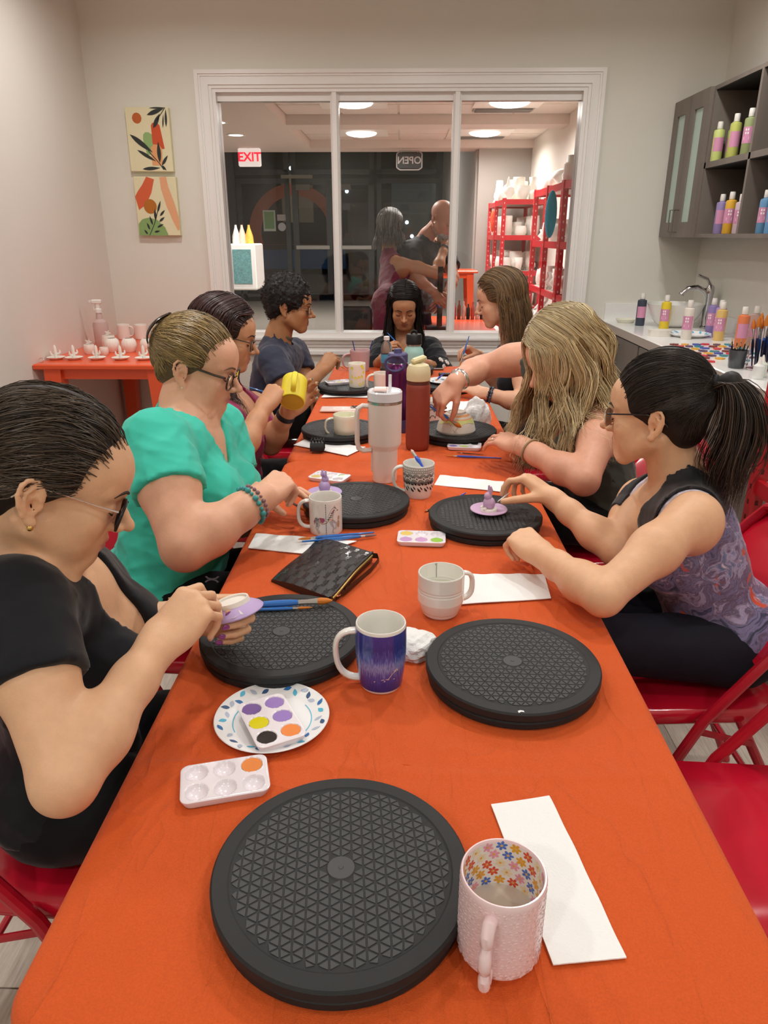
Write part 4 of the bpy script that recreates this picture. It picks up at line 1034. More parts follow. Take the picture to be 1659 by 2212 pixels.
obj('clasp', MB().tube([(.168-.128+.008*math.cos(a), 1.318-1.457+.006*math.sin(a), .014) for a in [2*math.pi*i/14 for i in range(14)]], .0016, 6, closed=True).tube([(.168-.120, 1.330-1.457, .014), (.168-.132, 1.305-1.457, .016)], .0022, 6), mat('rose_gold', '#d8a07a', .2, metal=.9), ck)

# ------------------------------------------------------------------ brushes
M_bh = mat('brush_blue', '#2e6fbe', .25, coat=.5); M_bh2 = mat('brush_deep_blue', '#2b4fc0', .3, coat=.4); M_fer = mat('ferrule', '#c6c4c2', .22, metal=.8); M_bri = mat('bristle_orange', '#c87422', .6); M_brd = mat('bristle_dark', '#5a3a22', .7)
def brush(label, tip, tail, r=.0035, m=None, bris=None, bl=.16, fl=.22, flat=None, tip_r=None, group=None):
    """tip -> tail; bristles bl, ferrule fl as fractions of the length"""
    a, b = Vector(tip), Vector(tail); t = thing('paintbrush', label, 'brush', a, group=group); d = b-a
    p = lambda s_: tuple(d*s_)
    br = tip_r or r*.8
    obj('bristles', MB().tube([p(0), p(bl*.35), p(bl*.75), p(bl*1.02)], [br*.25, br*.85, br*1.05, br*.9], 10, flat=flat), bris or M_bri, t)
    obj('ferrule', MB().tube([p(bl), p(bl+(fl-bl)*.5), p(fl)], [br*.95, r*.8, r*.82], 10, flat=flat if flat else None), M_fer, t)
    obj('brush_handle', MB().tube([p(fl), p(fl+.08), p(fl+.2), p(.75), p(.99), p(1)], [r*.8, r*1.05, r*1.1, r*.75, r*.5, r*.2], 10), m or M_bh, t)
    return t
brush('thick blue brush with orange bristles across the left turntable', (-.128, 1.235, TTZ+.011), (-.345, 1.212, TTZ+.007), .0062, bl=.13, fl=.30, tip_r=.0068)
brush('thin blue brush lying beside the thick blue brush on the left turntable', (-.165, 1.219, TTZ+.0042), (-.335, 1.200, TTZ+.0042), .003, m=M_bh)
brush('upper of two blue brushes in front of the zebra mug, orange tip at left', (-.246, 1.607, TZ+.013), (-.062, 1.666, TZ+.008), .0042)
brush('lower of two blue brushes in front of the zebra mug, tip at right', (-.056, 1.653, TZ+.0065), (-.235, 1.592, TZ+.013), .0042, bris=mat('bristle_grey', '#7d6a6e', .6))
brush('blue brush standing in the black lace mug', (.032, 1.985, TZ+.132), (.066, 1.935, TZ+.095), .0058, m=M_bh2, bris=mat('bristle_pale', '#d8b3a8', .6), bl=.18, fl=.42)
brush('blue brush with orange tip lying by the far right palette', (.152, 2.352, TZ+.0055), (.342, 2.330, TZ+.0045), .0034, m=M_bh2)
brush('thin dark brush lying beside the blue brush by the far right palette', (.195, 2.395, TZ+.004), (.285, 2.372, TZ+.004), .0016, m=mat('brush_black', '#1d1a1a', .4), bris=M_brd)
brush('short blue brush end sticking out behind the right turntable', (.150, 1.905, TZ+.005), (.192, 1.978, TZ+.005), .0034, m=M_bh2)
brush('orange brush tip poking out left of the right turntable', (.068, 1.828, TZ+.004), (.105, 1.850, TZ+.004), .003, m=M_brd)
# small things
hc = thing('hair_clip', 'small black claw clip lying on a paper towel', 'hair clip', (-.285, 2.40, TZ+.008))
for s_ in (-1, 1):
    obj('jaw', MB().lathe([(.030, -.022), (.033, -.022), (.033, .022), (.030, .022)], 20, close=True).xf(lambda x, y, z: (z*1.1, s_*max(.0, y)*.62, max(0, x)+.002)), M_blk, hc)
    for k in range(5): obj('tooth', MB().tube([(-.020+k*.010, s_*.004, .030), (-.020+k*.0105, -s_*.012, .040)], .0022, 6), M_blk, hc)
obj('spring', MB().tube([(-.012, 0, .034), (.012, 0, .034)], .005, 8), M_blk, hc)
ph = thing('mobile_phone', 'pale pink phone lying face down beyond the cream mug', 'phone', (-.258, 3.03, TZ+.002))
obj('case', MB().box(-.083, .083, -.040, .040, 0, .010, .004), mat('phone_pink', '#d9bfb6', .35), ph, False)
obj('camera_block', MB().box(.045, .078, .0, .035, .010, .0125, .002), mat('phone_cam', '#8d7a70', .3), ph, False)
for q in ((.054, .026), (.069, .026), (.061, .010)): obj('camera_lens', MB().lathe([(0, .015), (.005, .015), (.006, .0125)], 14, (q[0], q[1], 0)), M_blk, ph)
obj('ring_mark', MB().lathe([(.018, .0102), (.021, .0106), (.024, .0102)], 28, (-.005, 0, 0)), mat('phone_ring', '#e9ded8', .4), ph)
ph = thing('mobile_phone', 'dark phone lying at the far end of the table', 'phone', (.200, 4.085, TZ+.002))
obj('case', MB().box(-.04, .04, -.055, .055, 0, .010, .004), mat('phone_grey', '#8a7f7c', .35), ph, False)
obj('screen', MB().box(-.035, .035, -.05, .05, .010, .0108), mat('phone_screen', '#1a1a1e', .08), ph, False)
fb = thing('key_fob', 'black key fob lying in front of the far phone', 'key fob', (.235, 3.86, TZ+.002))
obj('shell', MB().box(-.032, .032, -.016, .016, 0, .014, .005), M_blk, fb, False)
obj('button', MB().box(-.015, .0, -.007, .007, .013, .0155, .001), mat('fob_btn', '#4a4a4e', .4), fb, False)
# dish with print on the far right turntable, and lace mug behind the bottle
fd = thing('paper_plate', 'patterned paper plate on the far right turntable with a blue brush on it', 'plate', (.215, 3.50, TTZ))
obj('dish', MB().lathe([(0, .002), (.055, .002), (.083, .014), (.085, .013), (.06, .0), (0, 0)], 48), M_plate, fd)
obj('print', decal([ell(.06*math.cos(a), .06*math.sin(a), .012, .005, a+1) for a in np.linspace(0, 6.2, 12)], lambda u, v: (u, v, .006)), mat('leaf_#57b7d6', '#57b7d6', .5), fd, False)
brush('blue brush lying across the far right plate', (.17, 3.46, TTZ+.016), (.215, 3.56, TTZ+.035), .0042, m=M_bh2)
lm = mug('coffee_mug', 'lace-printed mug half hidden behind the rust bottle', (.125, 2.86, TZ), .040, .043, .09, M_cer, hz=None)
obj('lace_print', decal([strokep([(u+.010*math.cos(a), z_+.012*math.sin(a)) for a in np.linspace(0, math.pi, 7)], .001) for u in np.arange(0, .26, .02) for z_ in (.02, .045, .065)], on_cyl(lambda z: .0405+z*.035)), mat('lace_black', '#2a2a2c'), lm, False, kind='stuff')

# ------------------------------------------------------------------ painted pottery
M_lil = mat('lilac_glaze', '#b7a0cf', .5); M_pnk = mat('pinklilac_glaze', '#c7a6c6', .5); M_raw = mat('raw_bisque', '#e6e2d9', .75)
def ring_dish(label, loc, glaze, rz=0, fl=.3):
    """saucer with a small seated bunny ring-holder"""
    t = thing('ring_dish', label, 'dish', loc, rz)
    obj('saucer', MB().lathe([(0, 0), (.026, 0), (.028, .002), (.044, .008), (.048, .0105), (.047, .012), (.040, .0095), (.02, .006), (0, .006)], 56), glaze, t)
    obj('foot', MB().lathe([(0, .005), (.022, .005), (.021, .012), (.017, .014), (0, .014)], 28), M_raw, t)
    b = MB().ball((0, 0, .026), (.0155, .0165, .0175), 18, 10).ball((.004, 0, .046), (.0105, .0098, .0105), 16, 10)
    obj('figure', b, glaze, t)
    for s_ in (-1, 1): obj('ear', MB().tube([(.001, s_*.004, .052), (-.002, s_*.005, .062), (.0005, s_*.0055, .073)], [.0040, .0048, .0022], 10), glaze, t)
    for s_ in (-1, 1): obj('paw', MB().ball((.015, s_*.008, .014), (.006, .005, .005), 10, 6), M_raw, t)
    return t
ring_dish('lilac ring dish with a rabbit figure on the left turntable behind the zebra mug', (-.206, 1.865, TTZ), M_lil, math.radians(60))
ring_dish('pink-lilac ring dish with a rabbit figure on the right diamond turntable', (.231, 1.744, TTZ), M_pnk, math.radians(200))
# painted upturned bowl
db = thing('painted_bowl', 'upturned faceted bowl partly painted orange and lime', 'bowl', (.205, 2.578, TTZ))
dome = [(.069, 0), (.0715, .006), (.066, .03), (.052, .056), (.040, .066), (.034, .068), (.032, .073), (.028, .073), (.026, .070), (0, .070)]
obj('shell', MB().lathe(dome, 48), mat('dome_bisque', '#d8cfc2', .75), db)
rd = lambda z: float(np.interp(z, [0, .006, .03, .056, .066], [.0695, .072, .0665, .0525, .0405]))
def on_dome(u, v): r = rd(v)+.0006; a = math.radians(-90)+u/.06; return (r*math.cos(a), r*math.sin(a), v+.0004)
def band(u0, u1, lo, hi, n=14): return [[(u0+(u1-u0)*i/n, lo(i/n)), (u0+(u1-u0)*(i+1)/n, lo((i+1)/n)), (u0+(u1-u0)*(i+1)/n, hi), (u0+(u1-u0)*i/n, hi)] for i in range(n)]
obj('lime_band', decal(band(-.07, .09, lambda s_: .030+.010*abs(math.sin(s_*7)), .050), on_dome), mat('lime_glaze', '#d3d98c', .6), db, False)
obj('orange_band', decal(band(-.02, .10, lambda s_: .050, .0655), on_dome), mat('orange_glaze', '#e2a168', .6), db, False)
obj('facet_lines', decal([strokep([(-.025, .036), (-.008, .012), (.004, .034)], .0012)], on_dome), mat('facet_grey', '#b3a898', .7), db, False)

# ------------------------------------------------------------------ red folding chairs
M_fr = mat('chair_red', '#b3152b', .32, coat=.25); M_fs = mat('chair_red_seat', '#c4142f', .22, coat=.5)
def folding_chair():
    t = thing('folding_chair', 'x', 'chair', (0, 0, 0), group='red metal folding chairs around the table')
    W_ = .215
    loop = [(.215, -W_, .012), (.03, -W_, .44), (-.10, -W_*.98, .62), (-.20, -W_*.95, .755), (-.225, -W_*.82, .805), (-.235, -W_*.5, .828), (-.238, 0, .832), (-.235, W_*.5, .828), (-.225, W_*.82, .805), (-.20, W_*.95, .755), (-.10, W_*.98, .62), (.03, W_, .44), (.215, W_, .012)]
    obj('frame', MB().tube(loop, .0125, 10), M_fr, t)
    # backrest sheet, curved
    bk = MB(); n, m = 14, 8; v = []; f = []
    for i in range(n+1):
        for j in range(m+1):
            y = -W_*.93+2*W_*.93*i/n; z = .575+.245*j/m; k = (i/n-.5)*2
            zz = z-.030*abs(k)**4*(j/m); x = -.065-(z-.575)*.70-.035*(1-k*k)*.55
            v.append((x, y, zz))
    top = len(v); v += [(x-.004, y, z) for x, y, z in v]
    for i in range(n):
        for j in range(m): a = i*(m+1)+j; f += [(a, a+m+1, a+m+2, a+1), (top+a, top+a+1, top+a+m+2, top+a+m+1)]
    bd = [i*(m+1) for i in range(n+1)]+[n*(m+1)+j for j in range(1, m+1)]+[i*(m+1)+m for i in range(n-1, -1, -1)]+[j for j in range(m-1, 0, -1)]
    for k in range(len(bd)): a, b = bd[k], bd[(k+1) % len(bd)]; f.append((a, b, top+b, top+a))
    obj('backrest', bk.add(v, f), M_fs, t, True, 40)
    st_ = MB(); v = []; f = []; n = 16
    def rr2(a, b, z, k): return [(a[0]+x, y, z) for x, y in k]
    def rect(x0, x1, w0, w1, r, z):
        pts = []
        for cx, cy, a0 in ((x1-r, w1-r, 0), (x0+r, w0-r, 90), (x0+r, -w0+r, 180), (x1-r, -w1+r, 270)):
            for q in range(6): an = math.radians(a0+90*q/5); pts.append((cx+r*math.cos(an), cy+r*math.sin(an), z))
        return pts
    rings = [rect(-.165, .215, .180, .195, .05, .412), rect(-.172, .222, .187, .202, .055, .420), rect(-.172, .222, .187, .202, .055, .446), rect(-.166, .216, .181, .196, .05, .452), rect(-.10, .15, .11, .12, .05, .447)]
    for r in rings: v += r
    nn = len(rings[0])
    for k in range(len(rings)-1):
        for i in range(nn): f.append((k*nn+i, k*nn+(i+1) % nn, (k+1)*nn+(i+1) % nn, (k+1)*nn+i))
    f.append(tuple(range(nn-1, -1, -1))); f.append(tuple(range(4*nn, 5*nn)))
    obj('seat', st_.add(v, f), M_fs, t, True, 50)
    for s_ in (-1, 1):
        obj('leg', MB().tube([(-.255, s_*.190, .012), (-.13, s_*.190, .30), (-.06, s_*.190, .43)], .0115, 10), M_fr, t)
        obj('hinge_arm', MB().tube([(.045, s_*.203, .405), (-.095, s_*.203, .37)], .009, 6, flat=(.35, 1)), M_fr, t)
        obj('foot_cap', MB().tube([(.218, s_*W_, .0), (.209, s_*W_, .028)], .0155, 10), M_fr, t)
        obj('foot_cap', MB().tube([(-.258, s_*.19, .0), (-.250, s_*.19, .026)], .0145, 10), M_fr, t)
    obj('stretcher', MB().tube([(-.20, -.19, .14), (-.20, .19, .14)], .008, 8), M_fr, t)
    obj('stretcher', MB().tube([(.155, -W_, .15), (.155, W_, .15)], .008, 8), M_fr, t)
    return t
ch = folding_chair()
CH = [(.690, 1.010, 180, 'empty red folding chair at lower right beside the daisy mug'), (.715, 1.565, 180, 'red folding chair under the woman with the dark ponytail'), (.735, 2.36, 184, 'red folding chair under the woman with long blonde waves'),
      (.755, 3.30, 180, 'red folding chair under the woman with straight brown hair'), (-.600, 1.035, 0, 'red folding chair under the woman in the black top'), (-.665, 1.74, 0, 'red folding chair under the woman in the turquoise shirt'),
      (-.66, 2.58, 0, 'red folding chair under the woman in the raspberry top'), (-.70, 3.62, 0, 'red folding chair under the man in the navy shirt'), (.05, 4.52, -90, 'red folding chair under the woman at the table end')]
for i, (x, y, a, lab) in enumerate(CH):
    o = ch if i == 0 else dup(ch)
    o.location = (x, y, 0); o.rotation_euler = (0, 0, math.radians(a)); o['label'] = lab

# ------------------------------------------------------------------ right side: base cabinets, worktop, sink, wall cabinet
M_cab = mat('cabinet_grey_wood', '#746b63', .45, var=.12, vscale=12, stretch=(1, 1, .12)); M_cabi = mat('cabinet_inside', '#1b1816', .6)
M_top = mat('worktop_white', '#e8e8e6', .2, coat=.2); M_edge = mat('worktop_edge', '#b5aaa0', .4); M_ss = mat('handle_steel', '#8b857c', .3, metal=.8)
CF, CZT = 1.35, .92
wt = thing('worktop', 'long white worktop with a grey front edge along the right wall', 'worktop', (1.65, 3.76, 0))
obj('slab', MB().box(CF-1.65, .30, -1.28, 1.29, CZT-.03, CZT, .004), M_top, wt, False)
obj('front_edge', MB().box(CF-1.653, CF-1.643, -1.28, 1.29, CZT-.05, CZT-.004), M_edge, wt, False)
obj('upstand', MB().box(CF-1.65+.02, .30, 1.27, 1.29, CZT, 1.025), M_top, wt, False)
obj('upstand', MB().box(.282, .30, -1.28, 1.27, CZT, 1.0), M_top, wt, False)
for i, (y0, y1) in enumerate(((4.20, 5.04), (3.36, 4.19), (2.50, 3.35))):
    c = thing('base_cabinet', ['grey base cabinet in the far corner under the sink', 'grey base cabinet in the middle under the worktop', 'grey base cabinet nearest, under the jars of brushes'][i], 'cabinet', (1.66, (y0+y1)/2, 0), group='grey base cabinets')
    h = (y1-y0)/2
    obj('carcass', MB().box(-.285, .28, -h, h, .10, .868), M_cab, c, False)
    obj('plinth', MB().box(-.24, .28, -h, h, .0, .10), M_cabi, c, False)
    for s_ in (-1, 1):
        d = obj('cabinet_door', MB().box(-.305, -.286, s_*h/2-h/2+.004, s_*h/2+h/2-.004, .12, .86, .003), M_cab, c, False)
        obj('handle', MB().tube([(-.305, -s_*-.05, .82), (-.335, s_*.05, .82), (-.335, s_*.05, .71), (-.305, s_*.05, .71)], .005, 8), M_ss, d)
# wall cabinet: glazed pair of doors + open cubbies
CBX, CB0, CB1 = 1.69, 1.44, 2.205
dc = thing('wall_cabinet', 'grey wall cabinet with two narrow frosted glass doors', 'cabinet', (1.82, 4.73, 0))
obj('carcass', MB().box(-.125, .128, -.23, .31, CB0, CB1), M_cabi, dc, False)
for i, (a, b) in enumerate(((-.23, .038), (.042, .31))):
    d = obj('cabinet_door', MB().box(-.152, -.128, a, a+.07, CB0, CB1).box(-.152, -.128, b-.07, b, CB0, CB1).box(-.152, -.128, a+.07, b-.07, CB0, CB0+.085).box(-.152, -.128, a+.07, b-.07, CB1-.085, CB1), M_cab, dc, False)
    obj('frosted_pane', MB().box(-.142, -.136, a+.07, b-.07, CB0+.085, CB1-.085), mat('frosted_glass', '#b9d0c4', .5, emit='#a9c8b8', estr=0), d, False)
    yh = b-.03 if i == 0 else a+.03
    obj('handle', MB().tube([(-.152, yh, CB0+.03), (-.182, yh, CB0+.03), (-.182, yh, CB0+.155), (-.152, yh, CB0+.155)], .0045, 8), M_ss, d)
oc = thing('open_cabinet', 'dark open cubby cabinet on the right wall holding paint bottles', 'cabinet', (1.82, 3.52, 0))
y0, y1 = -.90, .978
obj('back_panel', MB().box(.115, .128, y0, y1, CB0, CB1), M_cabi, oc, False)
obj('shelf', MB().box(-.13, .115, y0, y1, CB0, CB0+.02), M_cab, oc, False); obj('shelf', MB().box(-.13, .115, y0, y1, CB1-.02, CB1), M_cab, oc, False)
obj('shelf', MB().box(-.13, .115, y0, y1, 1.80, 1.83), M_cab, oc, False)
for yy in (y1-.02, .405, -.12, -.63, y0): obj('divider', MB().box(-.13, .115, yy, yy+.022, CB0+.02, CB1-.02), M_cab, oc, False)
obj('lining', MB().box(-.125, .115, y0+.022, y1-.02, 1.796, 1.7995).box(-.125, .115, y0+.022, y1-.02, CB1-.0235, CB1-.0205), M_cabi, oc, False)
# paint bottles
def paint_bottle(label, loc, col, h=.20, r=.028, rz=0, cap='#e9e6df', group=None, lab_turn=-150):
    t = thing('paint_bottle', label, 'bottle', loc, rz, group=group)
    m = mat('paint_bottle_'+col, col, .35)
    k = h/.20
    obj('bottle_body', MB().lathe([(0, 0), (r*.95, 0), (r, .004), (r, .150*k), (r*.93, .158*k), (r*.45, .163*k), (r*.43, .168*k), (0, .168*k)], 28), m, t)
    obj('cap', MB().lathe([(r*.5, .164*k), (r*.54, .166*k), (r*.52, .192*k), (r*.47, .2*k), (0, .2*k)], 20), mat('bottle_cap', cap, .4), t)
    a0 = math.radians(lab_turn)
    f1 = on_cyl(r*1.012, 0, a0)
    n = 16; W_ = r*3.6
    g = [[(-W_/2+W_*i/n, .05*k), (-W_/2+W_*(i+1)/n, .05*k), (-W_/2+W_*(i+1)/n, .120*k), (-W_/2+W_*i/n, .120*k)] for i in range(n)]
    obj('label', decal(g, f1), mat('label_pink', '#cf8fae', .5), t, True)
    f2 = on_cyl(r*1.02, 0, a0)
    dk = [[(r*.15, .082*k), (r*1.15, .082*k), (r*1.15, .118*k), (r*.15, .118*k)], [(r*.15, .052*k), (r*1.15, .052*k), (r*1.15, .060*k), (r*.15, .060*k)]]
    obj('label_block', decal(dk, f2), mat('label_maroon', '#5c2233', .5), t, False)
    f3 = on_cyl(r*1.03, 0, a0)
    wt_ = [ell(r*.45+q*r*.4, .108*k-row*.015*k, r*.15, .0055*k, 0, 8) for q in range(2) for row in range(2)]+[[(r*.15, .064*k), (r*1.1, .064*k), (r*1.1, .077*k), (r*.15, .077*k)]]
    obj('label_lettering', decal(wt_, f3), mat('label_white', '#efe4e6', .5), t, False, kind='stuff')
    obj('label_text', decal([[(-r*1.5, .056*k+q*.006*k), (-r*.2, .056*k+q*.006*k), (-r*.2, .058*k+q*.006*k), (-r*1.5, .058*k+q*.006*k)] for q in range(9)], f2), mat('label_rose', '#b06f92', .5), t, False, kind='stuff')
    return t
CT = CZT+.0005
for x, y, c, h, lab, tr in ((1.506, 4.70, '#3a4250', .195, 'charcoal paint bottle at the far end of the worktop', -60), (1.585, 4.49, '#e2c632', .20, 'yellow paint bottle in front of the basin', -160),
                       (1.565, 4.07, '#ddd6cb', .205, 'white paint bottle in front of the basin, beside the paper plate', -160), (1.775, 4.27, '#8d7bb0', .20, 'violet paint bottle behind the tan one under the tap', -180),
                       (1.765, 4.14, '#b08fc4', .20, 'lilac paint bottle half hidden behind the tan one', -190), (1.720, 4.02, '#d6b46c', .20, 'tan paint bottle standing on the worktop', -160), (1.715, 3.745, '#d97a4e', .20, 'orange paint bottle beside the brush jar', -60),
                       (1.80, 3.80, '#b99a90', .20, 'taupe paint bottle behind the orange one', -60), (1.80, 3.60, '#d9cfc8', .18, 'pale paint bottle behind the brush jar', -150)):
    paint_bottle(lab, (x, y, CT), c, h, group='paint bottles on the worktop', lab_turn=tr)
gz = 1.83
for i, (x, y, c, h, lab, tr) in enumerate(((1.722, 4.43, '#c6d27e', .195, 'lime paint bottle at the left end of the upper cubby', -60), (1.80, 4.435, '#bccb7a', .195, 'pale lime paint bottle second in the upper cubby', -130), (1.735, 4.255, '#b7bd62', .21, 'olive-lime paint bottle, tallest in the upper cubby', -60),
                                       (1.83, 4.31, '#c9d08a', .20, 'lime paint bottle behind the tallest in the upper cubby', -60), (1.735, 4.085, '#8f9a68', .21, 'sage paint bottle at the right of the upper cubby', -170), (1.80, 4.13, '#a8b080', .20, 'pale sage paint bottle behind the one at right in the upper cubby', -170))):
    paint_bottle(lab, (x, y, gz), c, h, group='paint bottles in the cubbies', lab_turn=tr, cap='#e6e9dc')
for i, (x, y, c, h, lab, tr) in enumerate(((1.74, 4.29, '#8f7fae', .20, 'violet paint bottle in the lower cubby', -60), (1.735, 4.16, '#d7a637', .205, 'mustard paint bottle in the lower cubby', -150), (1.75, 4.07, '#c9b4bd', .19, 'pale pink paint bottle in the lower cubby', -160),
                                       (1.75, 3.80, '#5f8fb4', .195, 'steel-blue paint bottle in the lower right cubby', -170), (1.745, 3.70, '#6aa0d0', .20, 'sky-blue paint bottle in the lower right cubby', -60), (1.745, 3.61, '#7fb0d8', .20, 'pale blue paint bottle at the edge of the lower right cubby', -60))):
    paint_bottle(lab, (x, y, CB0+.02), c, h, group='paint bottles in the cubbies', lab_turn=tr, cap='#d9d6d4')
# basin and tap
bs = thing('vessel_basin', 'round white vessel basin on the worktop', 'basin', (1.70, 4.66, CT))
obj('bowl', MB().lathe([(0, 0), (.075, 0), (.11, .02), (.15, .075), (.167, .130), (.170, .138), (.164, .139), (.158, .125), (.14, .075), (.10, .028), (0, .016)], 56), mat('basin_white', '#e9e9e4', .12, coat=.4), bs)
obj('drain', MB().lathe([(0, .018), (.02, .018), (.022, .0165)], 20), M_steel, bs)
M_chr = mat('chrome', '#c8c8ca', .08, metal=1)
tpf = thing('tap', 'chrome single-lever tap with an arched spout behind the basin', 'tap', (1.872, 4.60, CT))
obj('column', MB().lathe([(0, 0), (.030, 0), (.030, .006), (.024, .012), (.023, .19), (.026, .20), (.026, .235), (.018, .25), (0, .252)], 28), M_chr, tpf)
obj('spout', MB().tube([(0, .0, .17), (-.03, .01, .215), (-.07, .02, .235), (-.12, .03, .228), (-.15, .035, .205), (-.158, .036, .190)], [.017, .017, .016, .015, .015, .017], 14), M_chr, tpf)
obj('lever', MB().tube([(0, 0, .245), (-.02, .01, .285), (-.075, .02, .305)], [.012, .009, .008], 10), M_chr, tpf)
# things on the worktop
pl2 = thing('paper_plate', 'leaf-print paper plate on the worktop behind the white bottle', 'plate', (1.625, 4.19, CT))
obj('dish', MB().lathe([(0, .002), (.08, .002), (.115, .018), (.118, .017), (.085, 0), (0, 0)], 48), M_plate, pl2)
obj('print', decal([leafp(.09*math.cos(a), .09*math.sin(a), .113*math.cos(a+.2), .113*math.sin(a+.2), .006) for a in np.linspace(0, 6, 14)], lambda u, v: (u, v, .004+max(0, math.hypot(u, v)-.08)*.46)), mat('leaf_#57b7d6', '#57b7d6'), pl2, False)
sq = thing('soap_block', 'off-white scalloped block dish at the front of the worktop', 'block', (1.465, 4.20, CT))
obj('block', MB().prism([(.065*math.cos(a)*(1+.03*math.sin(9*a)), .045*math.sin(a)*(1+.03*math.sin(9*a))) for a in [2*math.pi*i/54 for i in range(54)]], 0, .034), mat('block_offwhite', '#ddd8cd', .6), sq, True, ang=30)
sd = thing('soap_dish', 'small cream dish at the far end of the worktop behind the charcoal bottle', 'dish', (1.47, 4.88, CT))
obj('dish', MB().lathe([(0, 0), (.05, 0), (.065, .02), (.062, .022), (.045, .008), (0, .006)], 28), M_cream, sd)
chipc = ['#7a2e26', '#c5d03c', '#e3d52c', '#e0a83a', '#e2542c', '#b890b8', '#4a56a8', '#6a5a8c', '#32503a', '#cf3640', '#9aa0a8', '#e0a9a0', '#5d4660', '#e9e2d2', '#2f7f8c', '#3a8a94', '#d8cf4a', '#3b7fb2']
rows = 0
for i in range(44):
    r_, c_ = divmod(i, 6)
    x = 1.42+c_*.055+RNG.uniform(-.01, .01); y = 3.84-r_*.075+RNG.uniform(-.015, .015)
    if i > 38: x, y = [(1.395, 3.30), (1.50, 3.24), (1.56, 3.34), (1.58, 3.20), (1.62, 3.42)][i-39]
    elif r_ > 4 and c_ > 2: continue
    pts = [(.021*math.cos(a)*(1+.16*math.sin(5*a+i)), .017*math.sin(a)*(1+.16*math.sin(5*a+i))) for a in [2*math.pi*k/20 for k in range(20)]]
    cc = chipc[(r_*3+c_*2+i) % len(chipc)]
    o = obj('paint_chip', MB().prism(pts, 0, .006), mat('chip_'+cc, cc, .25), None, True, ang=30); o.location = (x, y, CT); o.rotation_euler = (0, 0, i*1.1)
    tag(o, 'small %s glaze sample disc lying on the white worktop' % ['rust-brown', 'lime', 'lemon', 'ochre', 'orange', 'orchid', 'blue', 'purple', 'dark green', 'red', 'grey', 'pink', 'plum', 'cream', 'teal', 'turquoise', 'mustard', 'sky-blue'][chipc.index(cc)], 'glaze sample', group='glaze sample discs on the worktop')
def tub(name, label, loc, r0, r1, h, m, sticks, cat):
    t = thing(name, label, cat, loc)
    obj('vessel', MB().lathe([(0, 0), (r0, 0), (r0+.002, .004), (r1, h), (r1-.003, h), (r0-.002, .006), (0, .006)], 32), m, t); return t
tb = tub('brush_cup', 'dark grey plastic cup full of fine pencil brushes on the worktop', (1.445, 3.155, CT), .030, .038, .075, mat('cup_smoke', '#4b4e52', .25), 0, 'cup')
for i in range(14):
    an = 2*math.pi*i/14; b = thing('paintbrush', 'fine wooden brush standing in the dark grey cup', 'brush', (1.445, 3.155, CT+.008), group='fine brushes in the dark grey cup')
    ex_, ey_ = .034*math.cos(an)*(.5+.5*(i % 2)), .034*math.sin(an)*(.5+.5*(i % 2)); hh = .088+.012*((i*7) % 3)
    obj('brush_handle', MB().tube([(ex_*.5, ey_*.5, 0), (ex_, ey_, hh-.014)], .0022, 6), mat('dark_stick', '#26221f', .4), b)
    obj('bristles', MB().tube([(ex_, ey_, hh-.014), (ex_*1.08, ey_*1.08, hh)], [.0028, .001], 6), mat('bristle_sand', '#d29a5e', .6), b)
jr = thing('brush_jar', 'clear glass jar crammed with blue brushes, orange bristles up', 'jar', (1.53, 3.11, CT))
obj('vessel', MB().lathe([(0, 0), (.055, 0), (.058, .004), (.058, .115), (.050, .13), (.050, .142), (.047, .142), (.047, .13), (.055, .115), (.055, .006), (0, .006)], 40), mat('jar_glass', '#ffffff', .02, trans=1.0, ior=1.1), jr)
for i in range(16):
    an = 2*math.pi*i/16*2.4; q = .012+.032*((i % 4)/3); x, y = q*math.cos(an), q*math.sin(an)
    brush('blue brush standing bristles up in the glass jar', (1.53+x*1.35, 3.11+y*1.35, CT+.205+.012*(i % 3)), (1.53+x*.8, 3.11+y*.8, CT+.012), .005, m=mat('jar_brush_blue', '#2450a8', .3), bl=.2, fl=.42, tip_r=.0085, group='blue brushes in the glass jar')
for i, (x, y) in enumerate(((1.42, 2.90), (1.47, 2.86), (1.52, 2.83), (1.455, 2.95))):
    t = thing('glaze_jar', 'small clear writer bottle with a white cone tip by the brush jar', 'bottle', (x, y, CT), group='small clear writer bottles by the brush jar')
    obj('bottle_body', MB().lathe([(0, 0), (.02, 0), (.021, .003), (.021, .05), (.012, .058), (0, .058)], 20), mat('jar_body_%d' % i, ['#dfe3df', '#d9dfe0', '#e8d88c', '#cfd9cf'][i], .15, coat=.4), t)
    obj('cone_tip', MB().lathe([(.011, .056), (.009, .062), (.003, .085), (0, .086)], 14), M_cer, t)
# red shelf at the right edge of the frame
rs = red_shelf('metal_shelf', 'red slotted metal shelf at the right edge of the room', 1.207, 1.64, 1.80, 2.33, (.16, .69, .955, 1.20), 1.30)
for i in range(6):
    o = obj('stacked_plate', MB().lathe([(0, 0), (.04, 0), (.075, .012), (.078, .011), (.045, -.003), (0, -.003)], 32), M_raw); o.location = (1.33, 2.13, .69+.003+i*.010)
    tag(o, 'white bisque plate in the stack on the right-hand red shelf', 'plate', group='plates stacked on the right red shelf')

